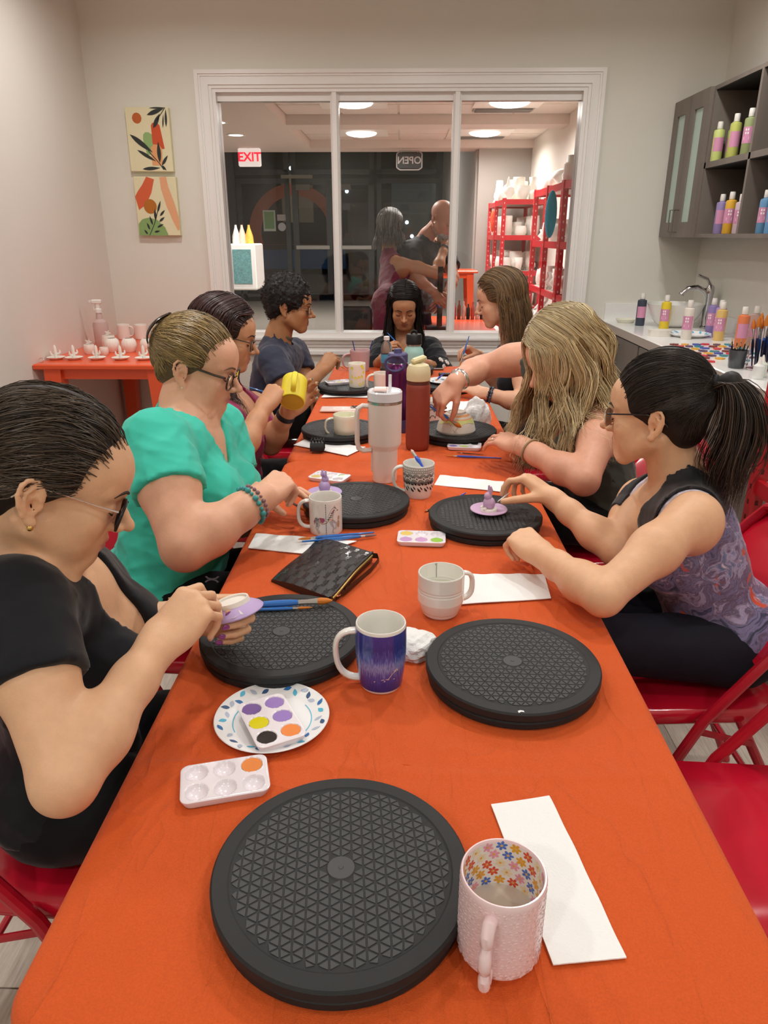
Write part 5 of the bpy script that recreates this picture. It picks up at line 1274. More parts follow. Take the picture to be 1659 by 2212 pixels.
# ------------------------------------------------------------------ left side: wall canvases and pottery on the side table
def canvas(name, label, cx, cz, w, h, tilt, layers, sx=1):
    t = thing(name, label, 'painting', (cx, YB-.001, cz), rot=(0, math.radians(tilt), 0))
    obj('canvas', MB().box(-w/2, w/2, -.038, 0, -h/2, h/2, .003), mat('canvas_cream', '#e0d9b4', .8, bump=.6, bscale=90), t, False)
    for k, (c, pls) in enumerate(layers):
        z = -.0384-.0004*k
        ob = obj('painted_shape', decal(pls, lambda u, v: (-w/2+max(0, min(1, u))*w, z, -h/2+max(0, min(1, v))*h)), mat('art_'+c, c, .7, bump=.5, bscale=120), t, False)
    return t
LV = '#2f3330'
arch = [(.57, .45), (.57, .72), (.60, .755), (.66, .77), (.72, .76), (.77, .72), (.84, .36), (.78, .36), (.6, .40)]
canvas('painting', 'upper small canvas with an orange sun, red arch and dark leaves', -1.585, 2.010, .272, .362, 0.5, [
    ('#b9602c', [ell(.26, .83, .11, .085)]), ('#8fb070', [[(.36, .5), (.37, .58), (.42, .615), (.5, .615), (.57, .58), (.60, .5), (.55, .28), (.42, .26)]]), ('#c9512b', [arch]), ('#dfa06c', [[(.52, .38), (.6, .43), (.72, .42), (.78, .36), (.76, .10), (.52, .10)]]),
    (LV, [leafp(.06, .58, .56, .30, .045), leafp(.20, .34, .62, .16, .030), leafp(.70, .14, .70, .48, .045), leafp(.74, .10, .90, .26, .028), leafp(.28, .04, .70, .06, .028), leafp(.74, .1, .84, .02, .02), strokep([(.45, .33), (.68, .14), (.78, .03)], .008)]),
    ('#2f3331', [leafp(.50, .88, .90, .98, .035), leafp(.62, .68, .80, .90, .042), leafp(.92, .70, .94, .97, .026), leafp(.56, .985, .95, .99, .012), leafp(.84, .68, .88, .9, .015), strokep([(.72, .80), (.92, .985)], .006)])])
canvas('painting', 'lower small canvas with a brown sun, green hill and fern sprig', -1.580, 1.625, .272, .350, 0.5, [
    ('#d2603a', [strokep([(.40, 1.0), (.30, .80), (.16, .64), (.0, .55)], [.10, .12, .14, .13])]), ('#dfa67c', [strokep([(.70, 1.0), (.72, .82), (.82, .55), (.95, .28), (1.0, .1)], [.08, .09, .10, .10, .05])]), ('#84a566', [[(0.01, 0), (.02, .20), (.12, .28), (.28, .31), (.48, .27), (.65, .14), (.72, 0)]]),
    ('#b06a22', [ell(.34, .50, .155, .125, 0, 20)]),
    (LV, [leafp(.50, .40, .60, .60, .025), leafp(.55, .34, .68, .44, .022), leafp(.44, .26, .44, .46, .03), leafp(.52, .24, .66, .32, .022), leafp(.36, .18, .30, .34, .025), leafp(.46, .14, .62, .20, .02), leafp(.28, .1, .22, .22, .024), leafp(.38, .06, .52, .08, .018), leafp(.22, .02, .14, .10, .02), strokep([(.26, .0), (.40, .2), (.52, .44)], .008)])])
# cactus ring dishes
def cactus_dish():
    t = thing('cactus_dish', 'x', 'dish', (0, 0, 0), group='white cactus ring dishes in a row')
    obj('saucer', MB().lathe([(0, 0), (.03, 0), (.033, .003), (.046, .010), (.048, .013), (.043, .012), (.03, .006), (0, .006)], 32), M_raw, t)
    obj('trunk', MB().tube([(0, 0, .005), (0, 0, .03), (0, 0, .068), (0, 0, .078)], [.0085, .0095, .008, .002], 12), M_raw, t)
    obj('arm', MB().tube([(0, 0, .030), (.018, 0, .030), (.024, 0, .036), (.024, 0, .050)], [.005, .006, .006, .003], 10), M_raw, t)
    obj('arm', MB().tube([(0, 0, .022), (-.018, 0, .024), (-.024, 0, .032), (-.024, 0, .046)], [.005, .006, .006, .003], 10), M_raw, t)
    return t
cd = cactus_dish()
for i, (x, lab) in enumerate(((-1.900, 'white cactus ring dish at the left end of the row, by the wall'), (-1.800, 'white cactus ring dish second from the left wall'), (-1.672, 'white cactus ring dish in the middle of the row of five'), (-1.540, 'white cactus ring dish fourth from the left wall'), (-1.412, 'white cactus ring dish fifth from the wall, nearest the blonde updo'))):
    o = cd if i == 0 else dup(cd)
    o.location = (x, 3.97, .8135); o.rotation_euler = (0, 0, [.3, 1.0, -.4, .5, .9][i]); o['label'] = lab
sp = thing('spray_bottle', 'clear spray bottle with a white trigger head on the orange side table', 'bottle', (-1.830, 4.46, .8135))
obj('bottle_body', MB().lathe([(0, 0), (.042, 0), (.044, .004), (.044, .13), (.040, .148), (.020, .165), (.016, .2), (.014, .205), (0, .205)], 32), mat('spray_plastic', '#e3c9c4', .2, trans=.35, ior=1.2), sp)
obj('collar', MB().lathe([(.015, .2), (.02, .201), (.02, .222), (.014, .226), (0, .226)], 20), M_cer, sp)
obj('spray_head', MB().box(-.034, .026, -.012, .012, .252, .278, .006).box(-.006, .014, -.008, .008, .222, .255).box(-.05, -.034, -.006, .006, .262, .274), M_cer, sp, False)
obj('trigger', MB().tube([(-.016, 0, .252), (-.026, 0, .232), (-.024, 0, .214)], .0045, 8), M_cer, sp)
M_bq2 = mat('bisque_smooth', '#e9e2d9', .65)
for i, (x, y, hz_, lab) in enumerate(((-1.82, 4.80, (.2, .85), 'white bisque mug with its handle at right, back of the side table'), (-1.705, 4.80, None, 'white bisque straight cup, second in the back row'), (-1.590, 4.80, None, 'white bisque straight cup, third in the back row'))):
    mug('bisque_mug', lab, (x, y, .8135), .040, .040, .095, M_bq2, hz=hz_, hout=.028, hrot=0, hr=.006)
for i, (x, lab) in enumerate(((-1.690, 'fluted round white planter, left of three'), (-1.590, 'fluted round white planter, middle of three'), (-1.480, 'fluted round white planter, right of three'))):
    pf = [(0, 0), (.030, 0), (.040, .018), (.044, .04), (.038, .066), (.026, .078), (.023, .078), (.033, .064), (.039, .04), (.03, .01), (0, .008)]
    mb = MB().lathe(pf, 60).xf(lambda a, b, z: (a*(1+.018*math.sin(14*math.atan2(b, a)+40*z)), b*(1+.018*math.sin(14*math.atan2(b, a)+40*z)), z))
    o = obj('fluted_planter', mb, M_bq2); o.location = (x, 4.25, .8135); tag(o, lab+' on the side table', 'planter', group='fluted planters on the side table')
def starpot(label, x, y, r, h, star=True):
    t = thing('starfish_pot', label, 'pot', (x, y, .8135))
    obj('vessel', MB().lathe([(0, 0), (r*.7, 0), (r, h*.35), (r*.95, h*.8), (r*.86, h), (r*.8, h), (r*.85, h*.5), (0, h*.15)], 28), M_bq2, t)
    if star: obj('starfish', MB().prism([((.020 if k % 2 == 0 else .008)*math.cos(math.pi*k/5), (.020 if k % 2 == 0 else .008)*math.sin(math.pi*k/5)) for k in range(10)], -.004, .004).xf(lambda a, b, z: (a, z, h+.012+b)), M_bq2, t)
starpot('white pot topped with a starfish behind the cactus dishes', -1.79, 4.16, .032, .055); starpot('tall white pot with a starfish beside the spray bottle', -1.735, 4.32, .040, .085)
starpot('small round white pot by the tall starfish pot', -1.69, 4.12, .026, .045, False)
for i, (x, y, r, h, lab) in enumerate(((-1.46, 4.42, .070, .055, 'wide white bisque bowl behind the blonde updo'), (-1.50, 4.86, .085, .09, 'large white bisque bowl in the back right of the side table'))):
    o = obj('bisque_bowl', MB().lathe([(0, 0), (r*.6, 0), (r*.95, h*.5), (r, h), (r*.94, h), (r*.88, h*.5), (0, h*.15)], 36), M_bq2); o.location = (x, y, .8135); tag(o, lab, 'bowl')
sc = thing('scissors', 'small thin wire tool lying at the table corner by the wall', 'tool', (-1.93, 3.86, .8135))
obj('wire', MB().tube([(.012*math.cos(a), .004*math.sin(a), .012+.012*math.sin(a)) for a in [2*math.pi*k/14 for k in range(14)]], .0012, 6, closed=True), M_steel, sc)
# ------------------------------------------------------------------ people: implicit-surface modelling
A_ = lambda *p: np.array(p, float)
def unit(v): v = np.asarray(v, float); return v/max(1e-9, np.linalg.norm(v))
def rc(a, b, ra, rb): return ('rc', np.asarray(a, float), np.asarray(b, float), ra, rb)
def el(c, r, R=None): return ('el', np.asarray(c, float), np.asarray(r, float), np.eye(3) if R is None else np.asarray(R, float))
def pl(p, n): return ('pl', np.asarray(p, float), unit(n))
def pdist(pr, P):
    if pr[0] == 'rc':
        a, b, ra, rb = pr[1:]; ba = b-a; q = P-a; t = np.clip(q@ba/max(1e-12, ba@ba), 0, 1)
        return np.linalg.norm(q-t[..., None]*ba, axis=-1)-(ra+(rb-ra)*t)
    if pr[0] == 'el':
        q = (P-pr[1])@pr[3]; r = pr[2]
        k0 = np.linalg.norm(q/r, axis=-1); k1 = np.linalg.norm(q/(r*r), axis=-1)
        return k0*(k0-1)/np.maximum(k1, 1e-9)
    if pr[0] == 'pl': return (P-pr[1])@pr[2]
def pbox(pr):
    if pr[0] == 'rc': m = max(pr[3], pr[4]); return np.minimum(pr[1], pr[2])-m, np.maximum(pr[1], pr[2])+m
    if pr[0] == 'el': h = np.sqrt(((pr[3]*pr[2])**2).sum(1)); return pr[1]-h, pr[1]+h
    return None
def smin(a, b, k):
    if k <= 0: return np.minimum(a, b)
    h = np.maximum(k-np.abs(a-b), 0)/k; return np.minimum(a, b)-h*h*k*.25
def comb(D, d, op, k):
    if op == '+': return smin(D, d, k)
    if op == '-': return -smin(-D, d, k)
    if op == '&': return -smin(-D, -d, k)
def seval(ops, P):
    D = np.full(P.shape[:-1], 1.0)
    for op, k, pr in ops: D = comb(D, pdist(pr, P), op, k)
    return D
def sgrad(ops, P, D0=None, e=.0012):
    D0 = seval(ops, P) if D0 is None else D0
    g = np.stack([seval(ops, P+np.eye(3)[i]*e)-D0 for i in range(3)], -1)
    return D0, g/np.maximum(np.linalg.norm(g, axis=-1, keepdims=True), 1e-9)
def smesh(ops, res, noise=None, clip=None):
    """surface nets on a dense grid; ops = [(op, k, prim)...]"""
    bx = [pbox(p) for o, k, p in ops if o == '+']
    lo = np.min([b[0] for b in bx], 0)-3*res; hi = np.max([b[1] for b in bx], 0)+3*res
    if clip is not None: lo = np.maximum(lo, clip[0]); hi = np.minimum(hi, clip[1])
    n = np.ceil((hi-lo)/res).astype(int)+1
    D = np.full(n, .06, np.float32)
    ax = [lo[i]+res*np.arange(n[i]) for i in range(3)]
    for op, k, pr in ops:
        b = pbox(pr)
        if b is None: s = [slice(0, n[i]) for i in range(3)]
        else:
            m = k+2.5*res+.004
            i0 = np.maximum(0, np.floor((b[0]-m-lo)/res).astype(int)); i1 = np.minimum(n, np.ceil((b[1]+m-lo)/res).astype(int)+1)
            if (i1 <= i0).any(): continue
            s = [slice(i0[i], i1[i]) for i in range(3)]
        P = np.stack(np.meshgrid(*[ax[i][s[i]] for i in range(3)], indexing='ij'), -1)
        D[tuple(s)] = comb(D[tuple(s)], pdist(pr, P), op, k)
    if noise is not None:
        m = np.argwhere(np.abs(D) < 3*res+.012); P = lo+m*res
        D[tuple(m.T)] += noise(P).astype(np.float32)
    D[0] = D[-1] = .05; D[:, 0] = D[:, -1] = .05; D[:, :, 0] = D[:, :, -1] = .05
    S = D < 0
    c = S[:-1, :-1, :-1].astype(np.int8)
    for dx in (0, 1):
        for dy in (0, 1):
            for dz in (0, 1):
                if dx or dy or dz: c = c+S[dx:n[0]-1+dx, dy:n[1]-1+dy, dz:n[2]-1+dz]
    cell = np.argwhere((c > 0) & (c < 8)); idx = -np.ones(np.array(n)-1, np.int32); idx[tuple(cell.T)] = np.arange(len(cell))
    acc = np.zeros((len(cell), 3)); cnt = np.zeros(len(cell))
    for a in range(3):
        o1, o2 = [(1, 2), (0, 2), (0, 1)][a]
        for u in (0, 1):
            for v in (0, 1):
                p0 = cell.copy(); p0[:, o1] += u; p0[:, o2] += v; p1 = p0.copy(); p1[:, a] += 1
                d0 = D[tuple(p0.T)]; d1 = D[tuple(p1.T)]; x = (d0 < 0) != (d1 < 0)
                t = np.where(x, d0/np.where(x, d0-d1, 1), 0)
                q = p0.astype(float); q[:, a] += t; acc[x] += q[x]; cnt[x] += 1
    V = lo+res*acc/cnt[:, None]
    F = []
    for a in range(3):
        o1, o2 = [(1, 2), (2, 0), (0, 1)][a]
        sl0 = [slice(0, n[i]-1) for i in range(3)]
        s0 = [slice(1, n[i]-1) for i in range(3)]; s0[a] = slice(0, n[a]-1)
        s1 = list(s0); s1[a] = slice(1, n[a])
        A0 = S[tuple(s0)]; A1 = S[tuple(s1)]
        e = np.argwhere(A0 != A1); off = np.array([s.start for s in s0]); base = e+off
        sign = A0[tuple(e.T)]
        def ci(du, dv):
            q = base.copy(); q[:, o1] += du; q[:, o2] += dv; return idx[tuple(q.T)]
        q = np.stack([ci(-1, -1), ci(0, -1), ci(0, 0), ci(-1, 0)], 1)
        q = np.where(sign[:, None], q, q[:, ::-1]); F.append(q)
    F = np.concatenate(F); F = F[(F >= 0).all(1)]
    # light smoothing
    for lam in (.5, -.35):
        E = np.concatenate([F[:, [0, 1]], F[:, [1, 2]], F[:, [2, 3]], F[:, [3, 0]]])
        sm = np.zeros_like(V); ct = np.zeros(len(V))
        for i in range(3): sm[:, i] = np.bincount(E[:, 0], V[E[:, 1], i], len(V))+np.bincount(E[:, 1], V[E[:, 0], i], len(V))
        ct = np.bincount(E[:, 0], minlength=len(V))+np.bincount(E[:, 1], minlength=len(V))
        V = V+lam*(sm/np.maximum(ct, 1)[:, None]-V)
    return V, F
def sobj(name, ops, res, m, parent, origin, cols=None, noise=None, label=None, kind=None, clip=None):
    V, F = smesh(ops, res, noise, clip)
    cc = cols(V) if cols else None
    me = mesh_from(name, V-origin, F, True, cc)
    o = obj(name, me, m, parent, label=label, kind=kind, fix=False)
    return o
# ---- head in its own frame: x left, y front, z up; unit scale ~ adult woman
class Fr:
    """rigid frame"""
    def __init__(s, o, f, u, sc=1.0):
        s.o = np.asarray(o, float); f = unit(f); l = unit(np.cross(u, f)); u = np.cross(f, l)
        s.R = np.stack([l, f, u], 1); s.s = sc; s.l, s.f, s.u = l, f, u
    def __call__(s, *p):
        p = np.asarray(p if len(p) > 1 else p[0], float); return s.o+(s.s*p)@s.R.T
    def inv(s, P): return (P-s.o)@s.R/s.s
    def el(s, c, r, R=None): return el(s(*c), np.asarray(r)*s.s, s.R if R is None else s.R@R)
    def rc(s, a, b, ra, rb): return rc(s(*a), s(*b), ra*s.s, rb*s.s)
def rx(a): c, s_ = math.cos(a), math.sin(a); return np.array([[1, 0, 0], [0, c, -s_], [0, s_, c]])
def rzm(a): c, s_ = math.cos(a), math.sin(a); return np.array([[c, -s_, 0], [s_, c, 0], [0, 0, 1]])
def head_ops(H, male=False, nose=1.0, jaw=1.0, full=0, smile=0):
    o = [('+', 0, H.el((0, -.016, .040), (.0735, .095, .083))), ('+', .02, H.el((0, .030, -.012), (.0625, .0625, .080))),
         ('+', .03, H.el((0, .040, .045), (.061, .055, .048)))]
    for s in (-1, 1):
        o += [('+', .025, H.rc((s*.052*jaw, -.002, -.050), (s*.026*jaw, .060, -.094), .021, .018)),
              ('+', .02, H.el((s*.041, .056, -.026), (.024, .022, .021))), ('+', .02, H.el((s*.036, .050, -.055), (.024+full*.006, .024, .030)))]
    o += [('+', .02, H.el((0, .070, -.092), (.024*jaw, .021, .019))), ('+', .02, H.el((0, .066, -.062), (.031, .028, .026)))]
    if full: o += [('+', .025, H.el((0, .035, -.098), (.040, .035, .018)))]
    for s in (-1, 1):
        o += [('+', .012, H.rc((s*.010, .085, .022), (s*.047, .068, .024), .009 if not male else .011, .007)),
              ('-', .012, H.el((s*.032, .097, .000), (.019, .016, .0125)))]
    n = nose
    o += [('+', .010, H.rc((0, .083, .014), (0, .107+.004*n, -.024), .0072, .0092)), ('+', .006, H.el((0, .111+.004*n, -.028), (.0100, .0105, .0095)))]
    for s in (-1, 1):
        o += [('+', .005, H.el((s*.0118, .0985, -.0325), (.0080, .0118, .0078))), ('-', .002, H.el((s*.0060, .106, -.0400), (.0032, .0055, .0035)))]
    o += [('-', .006, H.rc((0, .099, -.046), (0, .098, -.052), .0028, .0028)),
          ('+', .005, H.rc((-.019, .080, -.0595), (0, .0905, -.0575), .0040, .0062)), ('+', .005, H.rc((.019, .080, -.0595), (0, .0905, -.0575), .0040, .0062)),
          ('+', .005, H.rc((-.015, .081, -.0695), (0, .0885, -.0700), .0045, .0066)), ('+', .005, H.rc((.015, .081, -.0695), (0, .0885, -.0700), .0045, .0066)),
          ('-', .003, H.rc((-.024, .0825, -.0635+smile*.002), (0, .0975, -.0638), .0012, .0014)), ('-', .003, H.rc((.024, .0825, -.0635+smile*.002), (0, .0975, -.0638), .0012, .0014)),
          ('-', .008, H.rc((-.012, .096, -.0800), (.012, .096, -.0800), .0035, .0035))]
    for s in (-1, 1):   # closed-down lids over the eyeball
        o += [('+', .003, H.el((s*.0325, .0735, .0005), (.0155, .0145, .0125)))]
        E = lambda a, z, x=0: (s*(.0765+max(0, .010-a)*.42+x), -.017+a-z*.18, -.010+z)
        out = [(.006, .002), (.011, .014), (.010, .025), (.002, .0325), (-.009, .0305), (-.0165, .021), (-.019, .008), (-.0165, -.006), (-.011, -.018), (-.004, -.027)]
        o.append(('+', .004, H.el(E(-.002, .004, -.003), (.0052, .0165, .0275))))
        for q in range(len(out)-1): o.append(('+', .0022, H.rc(E(*out[q]), E(*out[q+1]), .0036 if q else .0026, .0036)))
        inn = [(-.001, .021), (-.009, .013), (-.011, .002), (-.008, -.010), (.0, -.016)]
        o.append(('-', .0025, H.el(E(.001, -.003, .003), (.0062, .0072, .0105)))); o.append(('-', .002, H.el(E(-.001, .016, .0035), (.0045, .0062, .0085))))
        for q in range(4): o.append(('+', .002, H.rc(E(*inn[q], .001), E(*inn[q+1], .001), .0026, .0028)))
        o += [('+', .002, H.el(E(.009, -.003, .001), (.0034, .0042, .0060))), ('+', .004, H.el(E(.001, -.026, .0005), (.0052, .0080, .0085)))]
    return o
def skin_cols(base, H, lips='#b5696a', flush=.10, lipk=1.0, extra=None):
    b = np.array(lin(base)); lp = np.array(lin(lips))
    def fn(V):
        q = H.inv(V); c = np.tile(b, (len(V), 1))
        def blob(cx, cy, cz, r): return np.exp(-(((q-np.array([cx, cy, cz]))/np.array(r))**2).sum(1))
        w = blob(0, .092, -.0635, (.021, .013, .0095))*lipk; w = np.clip(w*1.5, 0, 1)[:, None]; c = c*(1-w*.75)+lp*w*.75
        for s in (-1, 1):
            w = (blob(s*.046, .065, -.035, (.026, .03, .022))*flush*2)[:, None]; c = c*(1-w)+c*np.array([1.10, .80, .78])*w
            w = (blob(s*.078, -.018, -.01, (.02, .03, .035))*flush*2.2)[:, None]; c = c*(1-w)+c*np.array([1.08, .78, .74])*w
            w = (blob(s*.032, .088, -.001, (.022, .02, .012))*.45)[:, None]; c = c*(1-w)+c*np.array([.86, .70, .66])*w
        w = (blob(0, .108, -.03, (.018, .02, .018))*flush*2)[:, None]; c = c*(1-w)+c*np.array([1.08, .8, .78])*w
        if extra: c = extra(V, c)
        return np.clip(c, 0, 1)
    return fn
# ---- hand
FING = [(.028, .083, (.040, .024, .020), .0088), (.0095, .088, (.045, .028, .021), .0090), (-.0095, .084, (.041, .026, .020), .0085), (-.027, .076, (.032, .019, .018), .0076)]
def hand_ops(W, K, nrm, side, curls, thumb=(.5, .35, .3), spread=.10, sc=1.0, k0=.018):
    """W wrist, K knuckle direction point, nrm dorsal normal, side +1 = thumb towards +x (cross(dir, nrm)); returns ops, info"""
    f = unit(np.asarray(K)-np.asarray(W)); n = np.asarray(nrm, float); n = unit(n-f*(n@f)); x = np.cross(f, n)*side
    B = np.stack([x, f, n], 1); o0 = np.asarray(W, float)
    T = lambda p: o0+B@(np.asarray(p, float)*sc)
    o = []; info = {'tips': [], 'T': T, 'B': B, 'nails': []}
    for (fx, fy, L, r) in FING:
        o.append(('+', .012 if o else k0, rc(T((fx*.55, .004, 0)), T((fx, fy, 0)), .0145*sc, (r+.0022)*sc)))
    o.append(('+', .012, el(T((0, .045, -.004)), A_(.034, .042, .0145)*sc, B)))
    o.append(('+', .012, el(T((-.022, .038, -.007)), A_(.013, .032, .013)*sc, B)))
    for i, (fx, fy, L, r) in enumerate(FING):
        a = 0; p = np.array((fx, fy, 0.)); yaw = spread*(1.5-i)*.66
        for j in range(3):
            a += curls[i][j]
            d = np.array((math.sin(yaw)*math.cos(a), math.cos(yaw)*math.cos(a), -math.sin(a)))
            q = p+d*L[j]
            o.append(('+', .004 if j == 0 else .0015, rc(T(p), T(q), r*(1-.10*j)*sc, r*(1-.10*(j+1))*sc)))
            p = q
        info['tips'].append(T(p)); up = np.array((0, math.sin(a), math.cos(a)))
        info['nails'].append((T(p+d*.001+up*r*.62), B@d, B@up))
    # thumb: angles (out from palm side, towards palm, curl)
    out, opp, cu = thumb
    p = np.array((.024, .018, -.006)); d = np.array((math.sin(out)*math.cos(opp), math.cos(out)*math.cos(opp), -math.sin(opp)))
    Lt = (.042, .034, .027); rt = (.0155, .0118, .0102, .0082)
    ax = unit(np.cross(d, np.array((-.75, .15, -.5))))
    for j in range(3):
        if j:
            c_, s_ = math.cos(cu), math.sin(cu); d = d*c_+np.cross(ax, d)*s_+ax*(ax@d)*(1-c_)
        q = p+d*Lt[j]; o.append(('+', .012 if j == 0 else .0015, rc(T(p), T(q), rt[j]*sc, rt[j+1]*sc))); p = q
    info['thumb'] = T(p); info['pinch'] = (info['thumb']+info['tips'][0])/2
    up = unit(np.cross(d, np.cross(np.array((.6, -.2, .6)), d))); info['nails'].append((T(p+up*.0058), B@d, B@up))
    return o, info
PINCH = [(.75, .75, .45), (.95, .85, .45), (1.05, 1.0, .5), (1.1, 1.05, .5)]
GRIP = [(.55, .65, .45), (.6, .7, .45), (.65, .75, .45), (.7, .75, .5)]
REST = [(.25, .35, .2), (.25, .4, .25), (.3, .4, .25), (.3, .4, .25)]
FIST = [(.9, 1.35, .7), (.95, 1.4, .7), (1.0, 1.4, .7), (1.0, 1.4, .7)]
def arm_ops(S, E, W, r=(.050, .040, .036, .0245), k=.03):
    S, E, W = map(lambda p: np.asarray(p, float), (S, E, W)); m = E+(W-E)*.32; mu = S+(E-S)*.45
    return [('+', k, rc(S, mu, r[0], r[0]*.97)), ('+', .03, rc(mu, E, r[0]*.97, r[1])), ('+', .022, rc(E, m, r[1]*.96, r[2]*1.04)), ('+', .03, rc(m, E+(W-E)*.72, r[2]*1.04, r[3]*1.18)), ('+', .02, rc(E+(W-E)*.72, W, r[3]*1.18, r[3])),
            ('+', .016, rc(W-(W-E)*.05, W+(W-E)*.04, r[3]*.98, r[3]*.9))]
def strands(name, paths, radii, cols, m, parent, origin, kind='stuff', root=1.0):
    """paths (N,n,3) -> three-sided tapered tubes with per-strand colour"""
    N, n, _ = paths.shape
    t = np.gradient(paths, axis=1); t /= np.maximum(np.linalg.norm(t, axis=2, keepdims=True), 1e-9)
    up = np.array([.31, .22, .92]); a = np.cross(t, up); a /= np.maximum(np.linalg.norm(a, axis=2, keepdims=True), 1e-9); b = np.cross(t, a)
    tp = np.interp(np.linspace(0, 1, n), [0, .1, .6, 1], [.7, 1, .9, .12])[None, :, None]
    R = (np.asarray(radii)[:, None, None] if np.ndim(radii) else radii)*tp
    V = np.stack([paths+(a*math.cos(q)+b*math.sin(q))*R for q in (0, 2.094, 4.189)], 2).reshape(-1, 3)
    i = np.arange(N)[:, None, None]*n*3; j = np.arange(n-1)[None, :, None]*3; k = np.arange(3)[None, None, :]; k2 = (k+1) % 3
    F = np.stack([i+j+k, i+j+k2, i+j+3+k2, i+j+3+k], -1).reshape(-1, 4)
    C = np.repeat(cols, n*3, axis=0)*np.tile(np.repeat(root+(1-root)*np.clip(np.linspace(0, 1, n)/.45, 0, 1)**1.3, 3), N)[:, None]
    me = mesh_from(name, V-origin, F, True, C)
    return obj(name, me, m, parent, kind=kind, fix=False)
def ccol(cs, n, rng, jit=.18):
    c = np.array([lin(x) for x in cs]); w = rng.dirichlet(np.ones(len(cs))*.8, n); o = w@c; return np.clip(o*(1+rng.normal(0, jit, (n, 1))), 0.001, 1)
def push(ops, P, off, it=3, only_out=False):
    for _ in range(it):
        D, g = sgrad(ops, P); d = off-D
        if only_out: d = np.maximum(d, 0)
        P = P+g*np.clip(d, -.02, .03)[..., None]
    return P
def spline(W, n):
    """W (N,m,3) waypoints -> Catmull-Rom (N,n,3)"""
    m = W.shape[1]; Wp = np.concatenate([2*W[:, :1]-W[:, 1:2], W, 2*W[:, -1:]-W[:, -2:-1]], 1)
    ts = np.linspace(0, m-1-1e-6, n); out = []
    for t in ts:
        i = int(t); u = t-i; p0, p1, p2, p3 = Wp[:, i], Wp[:, i+1], Wp[:, i+2], Wp[:, i+3]
        out.append(.5*((2*p1)+(-p0+p2)*u+(2*p0-5*p1+4*p2-p3)*u*u+(-p0+3*p1-3*p2+p3)*u**3))
    return np.stack(out, 1)
def hairmat(name, rough=.38): return mat(name, '#808080', rough, vcol=True, spec=.55)
M_lens = glassmat('lens_glass', (.93, .93, .95)); M_lens_t = glassmat('lens_tinted', (.55, .48, .56))
def glasses(H, parent, origin, m_rim, m_temple, w=.026, h=.020, lens=M_lens, rim=.0017, drop=.0, temple_r=.0016, half=False, y0=.101):
    g = obj('spectacles', MB().tube([H(-.009, y0-.002, .006-drop)-origin, H(0, y0+.002, .009-drop)-origin, H(.009, y0-.002, .006-drop)-origin], .0016*H.s, 8), m_rim, parent)
    def rimpts(s, k=1.0): return [H(s*.034+w*k*math.copysign(abs(math.cos(a))**.75, math.cos(a)), y0-.004-abs(math.cos(a)*w*k+s*s*.0)*.10*(1 if s*math.cos(a) > 0 else .3), -.002-drop+h*k*math.copysign(abs(math.sin(a))**.75, math.sin(a)))-origin for a in [2*math.pi*i/26 for i in range(26)]]
    for s in (-1, 1):
        P = rimpts(s)
        obj('rim', MB().tube(P, rim, 8, closed=not half), m_rim, g)
        Q = rimpts(s, .97); c = sum(Q)/len(Q); mb = MB().add([c+H.f*.0012]+Q, [(0, 1+i, 1+(i+1) % 26) for i in range(26)]); obj('lens', mb, lens, g)
        obj('temple', MB().tube([H(s*(.034+w), y0-.012, .010-drop)-origin, H(s*.070, .060, .012-drop)-origin, H(s*.0775, .0, .014)-origin, H(s*.078, -.030, .006)-origin, H(s*.075, -.044, -.012)-origin], temple_r, 8), m_temple, g)
    return g
def lash_brow(H, hops, parent, origin, brow='#3a2a22', bw=.0026, lash=True):
    """brow and lash strips hugging the face surface"""
    for s in (-1, 1):
        P = np.array([H(s*x, .12, z) for x, z in ((.012, .0235), (.020, .027), (.030, .029), (.040, .0275), (.050, .022))])
        P = spline(P[None], 12)[0]; D = np.tile(H.f, (12, 1))*-1
        for _ in range(14): P = P+D*np.clip(seval(hops, P), -.01, .02)[:, None]*.9
        obj('eyebrow', MB().tube([p-origin for p in P], [bw*.6]+[bw]*7+[bw*.8, bw*.6, bw*.45, bw*.3], 6, flat=(1.0, 1.0)), mat('brow_'+brow, brow, .7), parent)
        if lash:
            P = np.array([H(s*x, .12, z) for x, z in ((.018, -.0035), (.025, -.0068), (.033, -.0078), (.041, -.006), (.047, -.002))])
            P = spline(P[None], 10)[0]
            for _ in range(14): P = P+D[:10]*np.clip(seval(hops, P), -.01, .02)[:, None]*.9
            obj('eyelashes', MB().tube([p-origin+H.f*.001 for p in P], [.0007, .0012, .0014, .0015, .0015, .0015, .0015, .0014, .001, .0006], 6), mat('lash', '#17110f', .6), parent)
def nailset(info, parent, origin, col, which=(0, 1, 2, 3, 4)):
    for i in which:
        c, d, u = info['nails'][i]; x = np.cross(d, u)
        B = MB().ball((0, 0, 0), (.0048, .0068, .0012), 10, 6)
        obj('fingernail', B.xf(lambda a, b, e: tuple(c+x*a+d*b+u*e-origin)), mat('nail_'+col, col, .2, coat=.5), parent)
